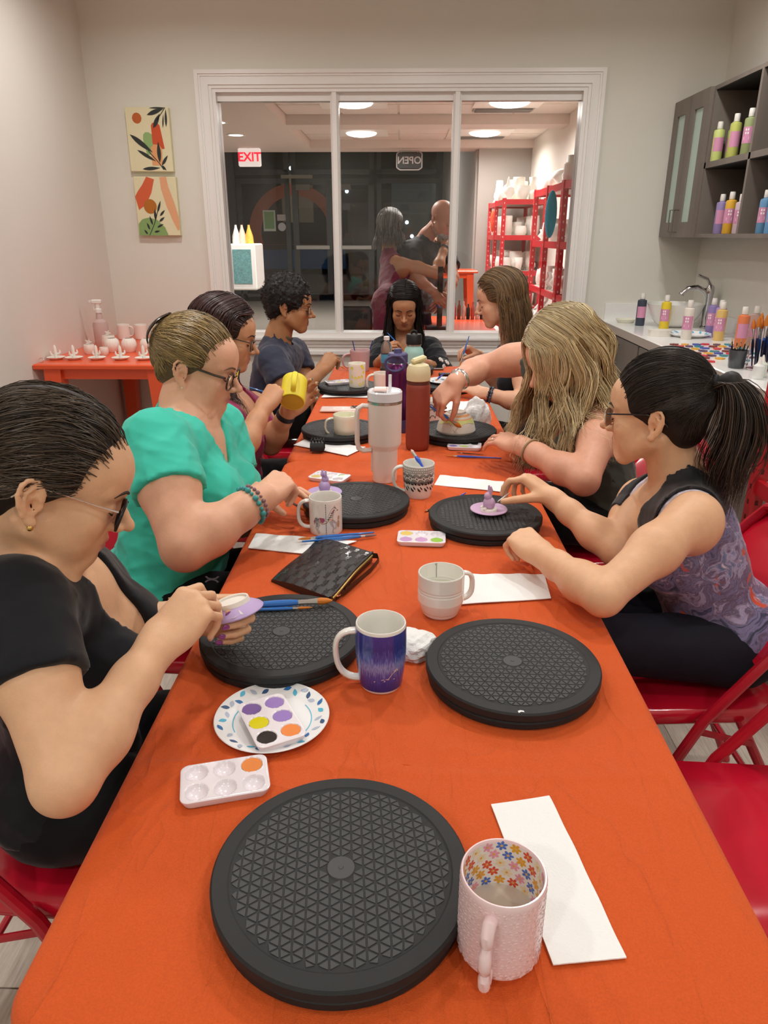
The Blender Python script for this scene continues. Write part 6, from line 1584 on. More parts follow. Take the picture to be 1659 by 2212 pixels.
# joints of every person, metres
PD = {'p1': {'H': {'o': [-0.502, 0.9805, 1.1185], 'f': [0.8373, 0.3047, -0.454], 'u': [0.4266, 0.1553, 0.891], 'sc': 1.02},
 'N': [-0.5721, 1.034, 0.9733], 'P': [-0.6, 1.04, 0.56], 'SR': [-0.5356, 0.8786, 0.9851], 'ER': [-0.4154, 0.7095, 0.8172], 'WR': [-0.3529, 0.9059, 0.8922], 'KR': [-0.2899, 0.9879, 0.9481], 'SL': [-0.5807, 1.1689, 0.8788], 'EL': [-0.53, 1.19, 0.735], 'WL': [-0.362, 1.105, 0.835], 'KL': [-0.277, 1.095, 0.838], 'kneeR': [-0.16, 0.93, 0.585], 'kneeL': [-0.16, 1.16, 0.585]},
 'p2': {'H': {'o': [-0.5244, 1.8693, 1.135], 'f': [0.9607, -0.0335, -0.2756], 'u': [0.2755, -0.0096, 0.9613], 'sc': 0.99},
 'N': [-0.5529, 1.8151, 1.0242], 'P': [-0.66, 1.74, 0.56], 'SR': [-0.5714, 1.6246, 1.0037], 'ER': [-0.4693, 1.4363, 0.815], 'WR': [-0.3269, 1.5809, 0.8759], 'KR': [-0.264, 1.671, 0.9111], 'SL': [-0.5195, 1.9791, 0.947], 'EL': [-0.4514, 1.8965, 0.7009], 'WL': [-0.3887, 1.7984, 0.804], 'KL': [-0.3151, 1.7865, 0.8245], 'kneeR': [-0.22, 1.64, 0.585], 'kneeL': [-0.22, 1.86, 0.585]},
 'p3': {'H': {'o': [-0.6136, 2.5615, 1.1212], 'f': [0.965, 0.1014, -0.2419], 'u': [0.2406, 0.0253, 0.9703], 'sc': 1.0},
 'N': [-0.6364, 2.5265, 0.9281], 'P': [-0.66, 2.58, 0.56], 'SR': [-0.6259, 2.3598, 0.8843], 'ER': [-0.511, 2.1803, 0.801], 'WR': [-0.4543, 2.3552, 0.9178], 'KR': [-0.4123, 2.4227, 0.9791], 'SL': [-0.5628, 2.691, 0.8499], 'EL': [-0.4804, 2.581, 0.7265], 'WL': [-0.3989, 2.5095, 0.8697], 'KL': [-0.3513, 2.5358, 0.9075], 'kneeR': [-0.22, 2.48, 0.585], 'kneeL': [-0.22, 2.7, 0.585]},
 'p4': {'H': {'o': [-0.5497, 3.6703, 1.1227], 'f': [0.9879, 0.0691, -0.1392], 'u': [0.1388, 0.0097, 0.9903], 'sc': 1.05},
 'N': [-0.6227, 3.6694, 0.9445], 'P': [-0.7, 3.62, 0.57], 'SR': [-0.6133, 3.4602, 0.9018], 'ER': [-0.5111, 3.3141, 0.7392], 'WR': [-0.3784, 3.4441, 0.846], 'KR': [-0.3199, 3.5076, 0.924], 'SL': [-0.569, 3.8829, 0.8835], 'EL': [-0.4955, 3.7737, 0.707], 'WL': [-0.4042, 3.5575, 0.6967], 'KL': [-0.3703, 3.4527, 0.701], 'kneeR': [-0.26, 3.52, 0.59], 'kneeL': [-0.26, 3.76, 0.59]},
 'p5': {'H': {'o': [0.0184, 4.3707, 1.0574], 'f': [0.0, -0.9135, -0.4067], 'u': [0.0, -0.4067, 0.9135], 'sc': 1.0},
 'N': [0.0233, 4.4512, 0.8768], 'P': [0.05, 4.5, 0.56], 'SR': [-0.1169, 4.4482, 0.8215], 'ER': [-0.1542, 4.2139, 0.7165], 'WR': [-0.1021, 4.0769, 0.8028], 'KR': [-0.0656, 4.0632, 0.8765], 'SL': [0.1816, 4.455, 0.8215], 'EL': [0.2428, 4.223, 0.7165], 'WL': [0.1296, 4.0838, 0.7793], 'KL': [0.0717, 4.0569, 0.7964], 'kneeR': [-0.06, 4.1, 0.585], 'kneeL': [0.16, 4.1, 0.585]},
 'p6': {'H': {'o': [0.4704, 3.58, 1.1619], 'f': [-0.9467, 0.1669, -0.2756], 'u': [-0.2714, 0.0479, 0.9613], 'sc': 1.02},
 'N': [0.5455, 3.5755, 0.9656], 'P': [0.755, 3.3, 0.56], 'SR': [0.5432, 3.74, 0.8919], 'ER': [0.5026, 3.7211, 0.7339], 'WR': [0.3968, 3.7113, 0.8817], 'KR': [0.327, 3.6844, 0.9271], 'SL': [0.5749, 3.384, 0.9118], 'EL': [0.5489, 3.212, 0.7453], 'WL': [0.3842, 3.2446, 0.784], 'KL': [0.3187, 3.292, 0.7995], 'kneeR': [0.28, 3.42, 0.585], 'kneeL': [0.28, 3.18, 0.585]},
 'p7': {'H': {'o': [0.4962, 2.2559, 1.1046], 'f': [-0.8325, -0.2387, -0.5], 'u': [-0.4492, -0.2375, 0.8613], 'sc': 1.03},
 'N': [0.6026, 2.3672, 0.9976], 'P': [0.73, 2.36, 0.56], 'SR': [0.4773, 2.5618, 1.0648], 'ER': [0.2895, 2.6405, 1.0022], 'WR': [0.1914, 2.5009, 0.9794], 'KR': [0.1404, 2.4801, 0.9284], 'SL': [0.6332, 2.1975, 0.9448], 'EL': [0.5257, 1.9577, 0.8018], 'WL': [0.3728, 2.1546, 0.8488], 'KL': [0.3121, 2.2396, 0.8505], 'kneeR': [0.26, 2.48, 0.585], 'kneeL': [0.26, 2.24, 0.585]},
 'p8': {'H': {'o': [0.5789, 1.6124, 1.0759], 'f': [-0.8341, 0.5417, -0.1045], 'u': [-0.0877, 0.0569, 0.9945], 'sc': 1.02},
 'N': [0.6468, 1.6101, 0.9217], 'P': [0.8, 1.565, 0.56], 'SR': [0.611, 1.7258, 0.8346], 'ER': [0.5138, 1.5655, 0.7582], 'WR': [0.3875, 1.7203, 0.8335], 'KR': [0.3382, 1.7533, 0.8665], 'SL': [0.6148, 1.4113, 0.9086], 'EL': [0.3898, 1.2345, 0.8106], 'WL': [0.3041, 1.4162, 0.8143], 'KL': [0.2669, 1.4906, 0.8289], 'kneeR': [0.33, 1.7, 0.585], 'kneeL': [0.33, 1.45, 0.585]},
 'p9': {'H': {'o': [-0.0832, 6.1492, 1.5065], 'f': [0.5722, 0.8172, -0.0698], 'u': [0.04, 0.0571, 0.9976], 'sc': 1.0},
 'N': [-0.0929, 6.1068, 1.2856], 'P': [-0.105, 5.72, 0.98], 'SR': [0.0037, 5.9397, 1.2358], 'ER': [0.2736, 5.9646, 1.1731], 'WR': [0.35, 6.1435, 1.3825], 'KR': [0.3721, 6.1853, 1.4619], 'SL': [-0.1121, 6.3554, 1.2642], 'EL': [0.1486, 6.4729, 1.2756], 'WL': [0.2994, 6.4175, 1.401], 'KL': [0.3586, 6.3283, 1.4444], 'kneeR': [-0.1, 5.72, 0.5], 'kneeL': [-0.16, 5.85, 0.5]},
 'p10': {'H': {'o': [0.3249, 6.1609, 1.5683], 'f': [0.6958, -0.5436, -0.4695], 'u': [0.3699, -0.289, 0.8829], 'sc': 1.1},
 'N': [0.1678, 6.2569, 1.4094], 'P': [0.1, 6.1, 0.95], 'SR': [0.0766, 6.0788, 1.3143], 'ER': [0.1063, 5.9372, 1.1397], 'WR': [0.2552, 5.7971, 1.0453], 'KR': [0.2969, 5.7437, 0.9879], 'SL': [0.3805, 6.4406, 1.317], 'EL': [0.4333, 6.2598, 1.1229], 'WL': [0.3535, 5.988, 0.9788], 'KL': [0.307, 5.9126, 0.9248], 'kneeR': [0.15, 6.1, 0.5], 'kneeL': [0.25, 6.2, 0.5]}}
# ------------------------------------------------------------------ building each person
def pdist_hc(pr, P):
    p, d, R = pr[1:]; q = P-p; t = q@d; r = np.linalg.norm(q-t[..., None]*d, axis=-1); return np.maximum(np.maximum(-t, r-R), t-.30)
_pd0 = pdist
def pdist(pr, P): return pdist_hc(pr, P) if pr[0] == 'hc' else _pd0(pr, P)
_pb0 = pbox
def pbox(pr):
    if pr[0] == 'hc': m = pr[3]+.01; a, b = pr[1], pr[1]+pr[2]*.30; return np.minimum(a, b)-m, np.maximum(a, b)+m
    return _pb0(pr)
def hc(p, d, R): return ('hc', np.asarray(p, float), unit(d), R)
def grow(ops, w):
    r = []
    for op, k, p in ops:
        if p[0] == 'rc': p = ('rc', p[1], p[2], p[3]+w, p[4]+w)
        elif p[0] == 'el': p = ('el', p[1], p[2]+w, p[3])
        r.append((op, k, p))
    return r
M_skin = mat('skin', '#c99a7c', .45, vcol=True, sss=.12, bump=.18, bscale=420, var=.05, vscale=60, spec=.4)
M_hair = hairmat('hair_strands', .36)
M_hairb = mat('hair_base', '#808080', .55, vcol=True)
class Body: pass
def torso(b):
    N, SR, SL, P = b.N, b.SR, b.SL, b.P
    u = unit(N-P); l = unit((SL-SR)-u*((SL-SR)@u)); f = unit(np.cross(l, u))
    if f@b.face < 0: f = -f
    b.u, b.l, b.f = u, l, f; R = np.stack([l, f, u], 1); L = np.linalg.norm(N-P); w, d = b.w, b.d
    b.C = N+(P-N)*.34+f*.035
    hw = np.linalg.norm(SL-SR)/2
    o = [('+', 0, el(b.C-f*.02, (hw*.80*w, .102*d, .155), R)), ('+', .05, el(N+(P-N)*.66+f*.02, (hw*.74*w, .100*d, L*.30), R)), ('+', .06, el(P-f*.0, (.158*w, .120*d, .105), R)),
         ('+', .05, rc(SR-u*.012, N-u*.045+f*.004, .048*b.sh, .052)), ('+', .05, rc(SL-u*.012, N-u*.045+f*.004, .048*b.sh, .052)),
         ('+', .05, rc(SR-u*.03+f*.02, SL-u*.03+f*.02, .050*b.sh, .050*b.sh))]
    if b.bust:
        for s in (-1, 1): o.append(('+', .04, el(b.C+f*(.075*d)+l*s*.066-u*.025, np.array((.062, .060, .064))*b.bust, R)))
    if b.belly: o.append(('+', .06, el(N+(P-N)*.74+f*.055, (.12*w, .085*b.belly, .10), R)))
    b.tor = o; return o
def person(key, label, skin, lips='#b06468', male=False, w=1.0, d=1.0, sh=1.0, bust=.0, belly=0, arm=1.0, handR=None, handL=None, nR=(0, 0, 1), nL=(0, 0, 1), thR=(.55, .5, .35), thL=(.55, .5, .35), spR=.08, spL=.10,
           res=.0044, nose=1, jaw=1, full=0, hsc=1.0, neck=1.0, brow='#3a2a22', smile=0):
    D = PD[key]; b = Body(); b.key = key
    for k in ('N', 'P', 'SR', 'SL', 'ER', 'EL', 'WR', 'WL', 'KR', 'KL', 'kneeR', 'kneeL'): setattr(b, k, A_(*D[k]))
    h = D['H']; H = Fr(h['o'], h['f'], h['u'], h['sc']); b.H = H
    b.w, b.d, b.sh, b.bust, b.belly = w, d, sh, bust, belly
    b.face = (b.kneeR+b.kneeL)/2-b.P if np.linalg.norm(((b.kneeR+b.kneeL)/2-b.P)[:2]) > .1 else np.array([*h['f'][:2], 0])
    b.O = np.array([b.P[0], b.P[1], 0.])
    b.t = thing('person', label, 'person', b.O)
    torso(b)
    b.hops = head_ops(H, male, nose, jaw, full, smile)
    nb = H(0, -.034, -.070)
    ops = list(b.hops)
    b.nk = [('+', .03, rc(b.N*.65+nb*.35, b.N-b.u*.02, .053*neck, .062*neck))]
    ops += [('+', .022, rc(H(0, -.022, -.045), b.N*.65+nb*.35, .054*neck, .053*neck)), ('+', .03, rc(b.N*.65+nb*.35, b.N-b.u*.02, .053*neck, .062*neck))]
    for s in (-1, 1):   # neck tendon
        ops.append(('+', .012, rc(H(s*.055, -.028, -.045), b.N+b.f*.048-b.u*.030+b.l*s*.012, .009, .008)))
    b.armR = arm_ops(b.SR, b.ER, b.WR, tuple(np.array((.049, .037, .0365, .0250))*arm)); b.armL = arm_ops(b.SL, b.EL, b.WL, tuple(np.array((.049, .037, .0365, .0250))*arm))
    ho, b.hR = hand_ops(b.WR, b.KR, nR, -1, handR or PINCH, thR, spR, hsc); hl, b.hL = hand_ops(b.WL, b.KL, nL, 1, handL or REST, thL, spL, hsc)
    tor = grow([b.tor[0]]+b.tor[3:6]+(b.tor[6:8] if bust else []), -.003)
    # clavicle hint
    ops2 = ops+tor+b.armR+ho+b.armL+hl
    b.body = sobj('body', ops2, res, M_skin, b.t, b.O, skin_cols(skin, H, lips))
    b.bodyops = ops2; b.ho = ho; b.hl = hl
    lash_brow(H, b.hops, b.t, b.O, brow)
    return b
def folds(b, amp=.004, seed=0, fr=62):
    rng = np.random.default_rng(seed); K = [(unit(rng.normal(size=3)+np.array([0, 0, .8]))*rng.uniform(fr*.5, fr*1.3), rng.uniform(0, 6.28)) for _ in range(7)]
    def fn(P):
        n = np.zeros(len(P))
        for k, ph in K: n += (1-np.abs(np.sin(P@k+ph+1.4*np.sin(P@(k[[1, 2, 0]]*.5)))))**3
        return -(n/7-.12)*amp*2.6
    return fn
def top(b, name, m, neck='scoop', sleeve=None, hem=.02, off=.007, res=.0068, fold=.004, cols=None, depth=.13, nw=.075, arml=.066, seed=1, label=None, extra=None, gap=0, fit=False):
    """shirt following the body; sleeve=fraction of the upper arm or None (armholes)"""
    o = grow(b.tor, off)+grow(b.nk, off); u, f, l = b.u, b.f, b.l
    for S, E, ar, s in ((b.SR, b.ER, b.armR, -1), (b.SL, b.EL, b.armL, 1)):
        if sleeve:
            e = S+(E-S)*sleeve; q = min(1, sleeve)
            o.append(('+', .025, rc(S, S+(E-S)*min(.45, q), ar[0][2][3]+off+.001, ar[0][2][3]+off+.002+gap*.4)))
            if sleeve <= 1: o.append(('+', .02, rc(S+(E-S)*min(.45, q*.6), e+unit(E-S)*.03, ar[0][2][3]+off+.002+gap*.4, ar[1][2][3]+off+.005+gap)))
            else: 
                W = b.WR if s < 0 else b.WL; wq = sleeve-1; e = E+(W-E)*wq
                o.append(('+', .02, rc(S+(E-S)*.4, E, ar[0][2][3]+off+.006, ar[1][2][3]+off+.008))); o.append(('+', .015, rc(E, e+unit(W-E)*.03, ar[1][2][3]+off+.008, ar[3][2][3]+off+.010+gap)))
    if not sleeve: o += [('+', .03, rc(S, S+(E-S)*.10, ar[0][2][3]+off-.003, ar[0][2][3]+off-.003)) for S, E, ar in ((b.SR, b.ER, b.armR), (b.SL, b.EL, b.armL))]
    if extra: o += extra
    o.append(('+', .05, el(b.P-u*.0, np.array((.165*b.w, .130*b.d, .09))+off*.4, np.stack([l, f, u], 1))))
    # neck opening
    o.append(('-', .004, rc(b.N+u*.10, b.N+f*.012-u*.005, nw, nw*.95)))
    if neck in ('v', 'scoop'): o.append(('-', .006, rc(b.N+f*.075+u*.02, b.N+f*.125-u*depth, nw*.80, .012 if neck == 'v' else .040)))
    elif neck == 'tank': o.append(('-', .006, rc(b.N+f*.06, b.N+f*.12-u*depth, nw*1.0, .055))); o.append(('-', .006, rc(b.N+u*.03-f*.03, b.N-f*.09-u*depth*.7, nw*.95, .045)))
    for S, E, s in ((b.SR, b.ER, -1), (b.SL, b.EL, 1)):
        if sleeve and sleeve <= 1: e = S+(E-S)*sleeve; o.append(('-', .002, hc(e, E-S, ar[1][2][3]+.042)))
        elif sleeve: W = b.WR if s < 0 else b.WL; e = E+(W-E)*(sleeve-1); o.append(('-', .002, hc(e, W-E, .07+gap)))
        else: 
            o.append(('-', .004, hc(S-l*s*.022, l*s+u*.12, .10))); o.append(('-', .006, rc(S-u*.03, S-u*.10-l*s*.0, arml, arml*.8)))
    o.append(('&', .004, pl(b.P-u*hem, -u+f*.08)))
    b.shirt = o
    if fit:
        V, F = smesh(o, res, folds(b, fold, seed) if fold else None); sk = b.tor+[('+', .022, rc(b.H(0, -.022, -.045), b.N*.65+b.H(0, -.034, -.070)*.35, .054, .053))]+b.nk+b.armR[:2]+b.armL[:2]
        D, g_ = sgrad(sk, V); m_ = (D < .004) & (D > -.016); V[m_] += g_[m_]*(.004-D[m_])[:, None]
        return obj(name, mesh_from(name, V-b.O, F, True, cols(V) if cols else None), m, b.t, label=label, fix=False)
    return sobj(name, o, res, m, b.t, b.O, cols, folds(b, fold, seed) if fold else None, label)
def legs(b, name, m, res=.013, r=(.088, .060, .048), shoe='#1b1b1d', foot=None, fold=.004, to=1.0, standing=False):
    u, f, l = b.u, b.f, b.l; R = np.stack([l, f, u], 1); o = [('+', 0, el(b.P, (.168*b.w, .128*b.d, .105), R))]
    for K, s in ((b.kneeR, -1), (b.kneeL, 1)):
        hip = b.P+l*s*.085-u*.02+f*.02; A = np.array([K[0]+(0 if standing else unit(b.face)[0]*.02), K[1]+(0 if standing else unit(b.face)[1]*.02), .09])
        o += [('+', .05, rc(hip, K, r[0]*b.w**.5, r[1])), ('+', .03, rc(K, A+(K-A)*(1-to), r[1], r[2]))]
        fw = unit(np.array([*b.face[:2], 0])); S_ = A-np.array([0, 0, .045]); 
        obj('shoe', mesh_from('shoe', *(lambda vf: (vf[0]-b.O, vf[1]))(smesh([('+', 0, rc(S_-fw*.05, S_+fw*.14-np.array([0, 0, .01]), .042, .034)), ('+', .02, rc(S_-fw*.02, S_-fw*.02+np.array([0, 0, .05]), .045, .04)), ('&', .004, pl((0, 0, .002), (0, 0, -1)))], .017))), mat('shoe_'+shoe, shoe, .5), b.t, fix=False)
    return sobj(name, o, res, m, b.t, b.O, None, folds(b, fold, 5))
# ---- hair
LOOP = [(0, .086, .078), (.030, .082, .075), (.055, .062, .060), (.069, .042, .036), (.0745, .026, .012), (.077, .006, .012), (.080, -.016, .026), (.079, -.040, .004), (.064, -.070, -.052), (.032, -.089, -.072), (0, -.093, -.076)]
def cap_ops(H, t=.010, top=0.0, low=-.05):
    return [('+', 0, H.el((0, -.020, .043+top*.5), (.0755+t, .0975+t, .085+t+top))), ('-', .010, H.el((0, .125, -.020), (.078, .075, .098))), ('-', .012, H.el((.092, .022, -.030), (.030, .044, .048))), ('-', .012, H.el((-.092, .022, -.030), (.030, .044, .048))),
            ('-', .008, H.el((.088, -.012, -.012), (.016, .022, .036))), ('-', .008, H.el((-.088, -.012, -.012), (.016, .022, .036))), ('&', .02, pl(H(0, -.05, low), -H.u+H.f*.5)), ('+', .02, H.el((0, -.060, -.02), (.060, .045, .055)))]
NS_ = 11
def sweep(b, ops, o, tie, cs, n, rng, rad=.0011, jit=.003, wave=0, lo=-.0005, span=None):
    H = b.H
    L = np.array([(x, y, z) for x, y, z in LOOP]+[(-x, y, z) for x, y, z in LOOP[-2:0:-1]]); Lc = np.concatenate([L, L[:1]])
    s = rng.uniform(0, len(L), n) if span is None else rng.uniform(span[0], span[1], n) % len(L); i = s.astype(int); fr = (s-i)[:, None]; st = Lc[i]*(1-fr)+Lc[(i+1)]*fr
    tie = np.array(tie); en = tie+rng.normal(0, .010, (n, 3)); c0 = np.array((0, -.02, .03)); ds = unit_rows(st-c0); de = unit_rows(en-c0)
    kb = np.exp(-(st[:, 0]/.055)**2)*np.clip((st[:, 2]+.01)/.05, 0, 1)*np.clip((st[:, 1]+.02)/.06, 0, 1); bias = np.stack([np.sign(st[:, 0])*.25, np.zeros(n), np.ones(n)], 1)*(kb*1.5)[:, None]
    sdb = np.stack([np.sign(st[:, 0]+1e-6)*.5, np.zeros(n), np.zeros(n)], 1)*(1-kb)[:, None]
    W = [st]
    for t_ in (.2, .4, .6, .8):
        dd = unit_rows(ds*(1-t_)+de*t_+(bias+sdb)*(t_*(1-t_)*3)); W.append(c0+dd*np.array((.085, .108, .100)))
    W = np.stack(W+[en], 1)
    P = spline(W, 22); k0 = rng.uniform(0, .55, n); k1 = rng.uniform(.7, 1, n); idx = (k0[:, None]+(k1-k0)[:, None]*np.linspace(0, 1, NS_)[None])*21
    P = np.stack([P[np.arange(n), np.floor(idx[:, j]).astype(int)]*(1-(idx[:, j]%1))[:, None]+P[np.arange(n), np.minimum(21, np.floor(idx[:, j]).astype(int)+1)]*(idx[:, j]%1)[:, None] for j in range(NS_)], 1)
    P = H.o+H.s*(P@H.R.T)
    P = push(ops, P, (rng.uniform(lo, jit, n))[:, None], 7)
    if wave: 
        ph = rng.uniform(0, 6, n); tt_ = np.linspace(0, 1, NS_); P += H.u*(wave*np.sin(tt_[None]*9+ph[:, None]))[..., None]+H.l*(wave*np.cos(tt_[None]*7+ph[:, None]))[..., None]
    return strands('hair_strands', P, rng.uniform(.7, 1.3, n)*rad, ccol(cs, n, rng), M_hair, o, b.O)
def updo(b, tie, cs, n=900, t=.010, seed=3, rad=.0011, jit=.003, base='#241c18', top=0.0, wave=0, lift=.0, extra=None, low=-.05):
    H = b.H; rng = np.random.default_rng(seed); ops = cap_ops(H, t, top, low)+(extra or [])
    V, F = smesh(ops, .006); me = mesh_from('hair', V-b.O, F, True, np.tile(np.array(lin(base)), (len(V), 1))); o = obj('hair', me, M_hairb, b.t, fix=False)
    sweep(b, ops, o, tie, cs, n, rng, rad, jit, wave)
    return o, ops
def curls(b, par, cs, centre, R, n, seed, rad=.0012, turns=(.4, .9)):
    """loose arcs around a knot of hair"""
    rng = np.random.default_rng(seed); H = b.H; c = np.array(centre); out = []
    for k in range(n):
        ax = unit(rng.normal(size=3)); p = unit(np.cross(ax, rng.normal(size=3))); q = np.cross(ax, p); a = np.linspace(0, 6.28*rng.uniform(*turns), 10); r = np.array(R)*rng.uniform(.75, 1.05)
        out.append(c+(p[None]*np.cos(a)[:, None]+q[None]*np.sin(a)[:, None])*r)
    P = np.array(out); P = H.o+H.s*(P@H.R.T)
    return strands('hair_strands', P, rng.uniform(.7, 1.4, n)*rad, ccol(cs, n, rng), M_hair, par, b.O)
def longhair(b, cs, n=1100, part=.012, length=.30, a0=50, a1=180, drift=(0, 0), wave=.0, seed=5, rad=.0014, base='#2b221c', spread=.0, sides=(-1, 1), avoid=True, back=.10, out=.092, fr=14, name='hair', tuck=None, top=.0, a0b=None, lenvar=.12, droop=.35, root=1.0, front=0):
    """hair falling from a parting: over the skull, past the ears, hanging under gravity"""
    H = b.H; rng = np.random.default_rng(seed)
    ops = cap_ops(H, .011, top)
    ph = rng.uniform(0, 1, n); sd = rng.choice(sides, n)
    def ways(ph, sd):
        m = len(ph); z = np.zeros(m)
        st = np.stack([part*(1-ph*.6)+sd*.001, .083-.160*ph, .078+.052*np.sin(np.clip(ph*1.25+.12, 0, 1)*np.pi)**.8-.035*np.clip(ph-.7, 0, 1)*2], 1)
        lo = np.where(sd < 0, a0, a0b if a0b is not None else a0); al = np.radians(lo+(a1-lo)*ph)
        up = np.stack([sd*out*.80*np.sin(al), -.018+.088*np.cos(al), .072+z], 1); ear = np.stack([sd*out*np.sin(al), -.020+(out+.012)*np.cos(al), -.005+z], 1)
        G = lambda q: H.o+H.s*(q@H.R.T)
        st, up, ear = G(st), G(up), G(ear); g = np.array([drift[0], drift[1], -1.])
        L = length*(1+rng.uniform(-lenvar, lenvar*.6, m))
        outw = (ear-H.o); outw[:, 2] = 0; outw /= np.maximum(1e-6, np.linalg.norm(outw, axis=1, keepdims=True))
        # leave the ear following the skull, bend into gravity
        d1 = ear-up; d1 /= np.linalg.norm(d1, axis=1, keepdims=True); dn = d1*droop+g[None]*(1-droop); dn /= np.linalg.norm(dn, axis=1, keepdims=True)
        p1 = ear+dn*(L*.30)[:, None]; p2 = p1+g*(L*.35)[:, None]+outw*spread*.6; p3 = p2+g*(L*.35)[:, None]+outw*spread
        return np.stack([st, st*.5+up*.5+(unit_rows(st*.5+up*.5-H(0, -.02, .03)))*.012, up, ear, p1, p2, p3], 1)
    W = ways(ph, sd); n_ = 18; P = spline(W, n_)
    P = P+rng.normal(0, 1, (n, 1, 3))*np.linspace(.001, .007, n_)[None, :, None]
    k = np.arange(n_)
    P[:, :10] = push(ops, P[:, :10], rng.uniform(.005, .0135, n)[:, None], 5, True); rdir = unit_rows(rng.normal(size=(n, 3)))*rng.uniform(.004, .013, (n, 1)); P += rdir[:, None]*np.clip(np.linspace(-.6, 1.2, n_), 0, 1)[None, :, None]
    if wave:
        cl = np.round(ph*11)+50*sd; phs = (np.sin(cl*12.9898)*43758.5)%6.28; amp = np.clip((np.linspace(0, 1, n_)-.28)/.4, 0, 1)*wave; tt_ = np.linspace(0, 1, n_)*fr
        P += H.l*(amp[None]*np.sin(tt_[None]+phs[:, None]+rng.normal(0, .25, (n, 1))))[..., None]+H.f*(amp[None]*np.cos(tt_[None]*.9+phs[:, None]*1.7+rng.normal(0, .25, (n, 1))))[..., None]
    if avoid: 
        hid = set(map(id, b.ho+b.hl)); body = [q for q in b.bodyops if id(q) not in hid]; P[:, 4:] = push(body, P[:, 4:], rng.uniform(.010, .020, n)[:, None], 3, True)
    # solid core under the strands
    NG = 17; gi = np.linspace(0, 1, NG); core = list(ops)
    for s_ in sides:
        Wg = ways(gi, np.full(NG, float(s_))); Pg = spline(Wg, 12)
        if avoid: Pg[:, 3:] = push(body, Pg[:, 3:], .011, 3, True)
        for j in range(NG):
            for q in range(3, 10): core.append(('+', .005, rc(Pg[j, q], Pg[j, q+1], .0055*(1-.07*(q-3)), .0055*(1-.07*(q-2)))))
    V, F = smesh(core, .0065); me = mesh_from(name, V-b.O, F, True, np.tile(np.array(lin(base)), (len(V), 1))); o = obj(name, me, M_hairb, b.t, fix=False)
    for s_ in sides:
        if front: sweep(b, ops, o, (s_*.078, -.060, -.012), cs, int(front), rng, rad*.75, .008, 0, .003, (0, 7) if s_ > 0 else (13, 20))
    C = ccol(cs, n, rng, .16)
    strands('hair_strands', P, rng.uniform(.6, 1.4, n)*rad, C, M_hair, o, b.O, root=root)
    return o
def unit_rows(a): return a/np.maximum(1e-9, np.linalg.norm(a, axis=1, keepdims=True))
def bracelet(b, name, W, E, frac, r, m, beads=0, label=None, tube=.003, flat=None, br=.0042):
    W, E = A_(*W), A_(*E); c = W+(E-W)*frac; d = unit(E-W); x = unit(np.cross(d, (0.1, .2, 1))); y = np.cross(d, x); pts = [c+(x*math.cos(a)+y*math.sin(a))*r-b.O for a in [2*math.pi*i/28 for i in range(28)]]
    if beads:
        mb = MB()
        for i in range(beads): a = 2*math.pi*i/beads; p = c+(x*math.cos(a)+y*math.sin(a))*r-b.O; mb.ball(p, br*(1+.25*math.sin(i*2.3)), 8, 6)
        return obj(name, mb, m, b.t, label=label, kind='stuff')
    return obj(name, MB().tube(pts, tube, 8, closed=True, flat=flat), m, b.t, label=label)
def in_hand(info, tipdir, label, tip_len, tail_len, **kw):
    """brush through the pinch of a hand"""
    p = info['pinch']; d = unit(tipdir); return brush(label, p+d*tip_len, p-d*tail_len, **kw)
# ------------------------------------------------------------------ the cast
M_tee = mat('tee_black', '#17191e', .75, bump=.2, bscale=700, spec=.25, sheen=.2); M_teal = mat('tee_turquoise', '#3fc2ac', .7, bump=.15, bscale=800, spec=.25, sheen=.15)
M_rasp = mat('top_raspberry', '#8a1f4c', .7, bump=.2, bscale=700, sheen=.2); M_navy = mat('tee_navy', '#23283d', .75, bump=.2, bscale=700, sheen=.15)
M_pant = mat('pants_black', '#121216', .8, bump=.25, bscale=500, spec=.2, sheen=.1); M_pantn = mat('leggings_navy', '#1b1b26', .75, bump=.2, bscale=500, spec=.2)
M_gold = mat('gold', '#c9a45e', .25, metal=.9); M_silver = mat('silver', '#d5d2cc', .2, metal=.9); M_tort = mat('tortoise', '#3b2215', .2, var=.7, vscale=170, coat=.4)
def earstud(b, s, m, r=.004): 
    return obj('earring', MB().ball(b.H(s*.083, -.010, -.043)-b.O, r, 12, 8), m, b.t)
# --- woman in black, nearest left
b = person('p1', 'woman in a black scoop-neck top and glasses painting a lilac dish, nearest on the left', '#dcb08c', w=1.02, bust=1.0, arm=1.04, handR=PINCH, nR=(-.35, -.85, .35), handL=[(.8, 1.0, .6), (.9, 1.05, .6), (.95, 1.1, .6), (1.0, 1.1, .6)], nL=(.0, .95, -.15), thR=(.5, .75, .35), thL=(.5, .75, .35), res=.0034, nose=1.15, brow='#2f231d', hsc=1.03, smile=1)
p1 = b
top(b, 'tee_shirt', M_tee, 'scoop', .50, .02, depth=.150, nw=.083, fold=.004, gap=.004, seed=2)
legs(b, 'trousers', M_pant)
HC1 = ['#1d1715', '#33291f', '#4a3a2c', '#5d4c3c', '#241c18', '#7d6e5e', '#30261f']
hr, _ = updo(b, (0, -.118, -.030), HC1, 2300, .005, 11, .00075, .005, '#1f1815', .0, .003)
curls(b, hr, HC1, (0, -.128, -.045), (.042, .036, .045), 320, 4, .0009); curls(b, hr, HC1, (.0, -.02, .090), (.06, .07, .020), 120, 9, .0006, (.12, .3))
glasses(b.H, b.t, b.O, M_blk, M_silver, .0265, .0215, M_lens_t, .0022, .002, .0013)
earstud(b, -1, M_gold, .0045); nailset(b.hL, b.t, b.O, '#8c3a86'); nailset(b.hR, b.t, b.O, '#c9998a', (0, 1, 2, 3))
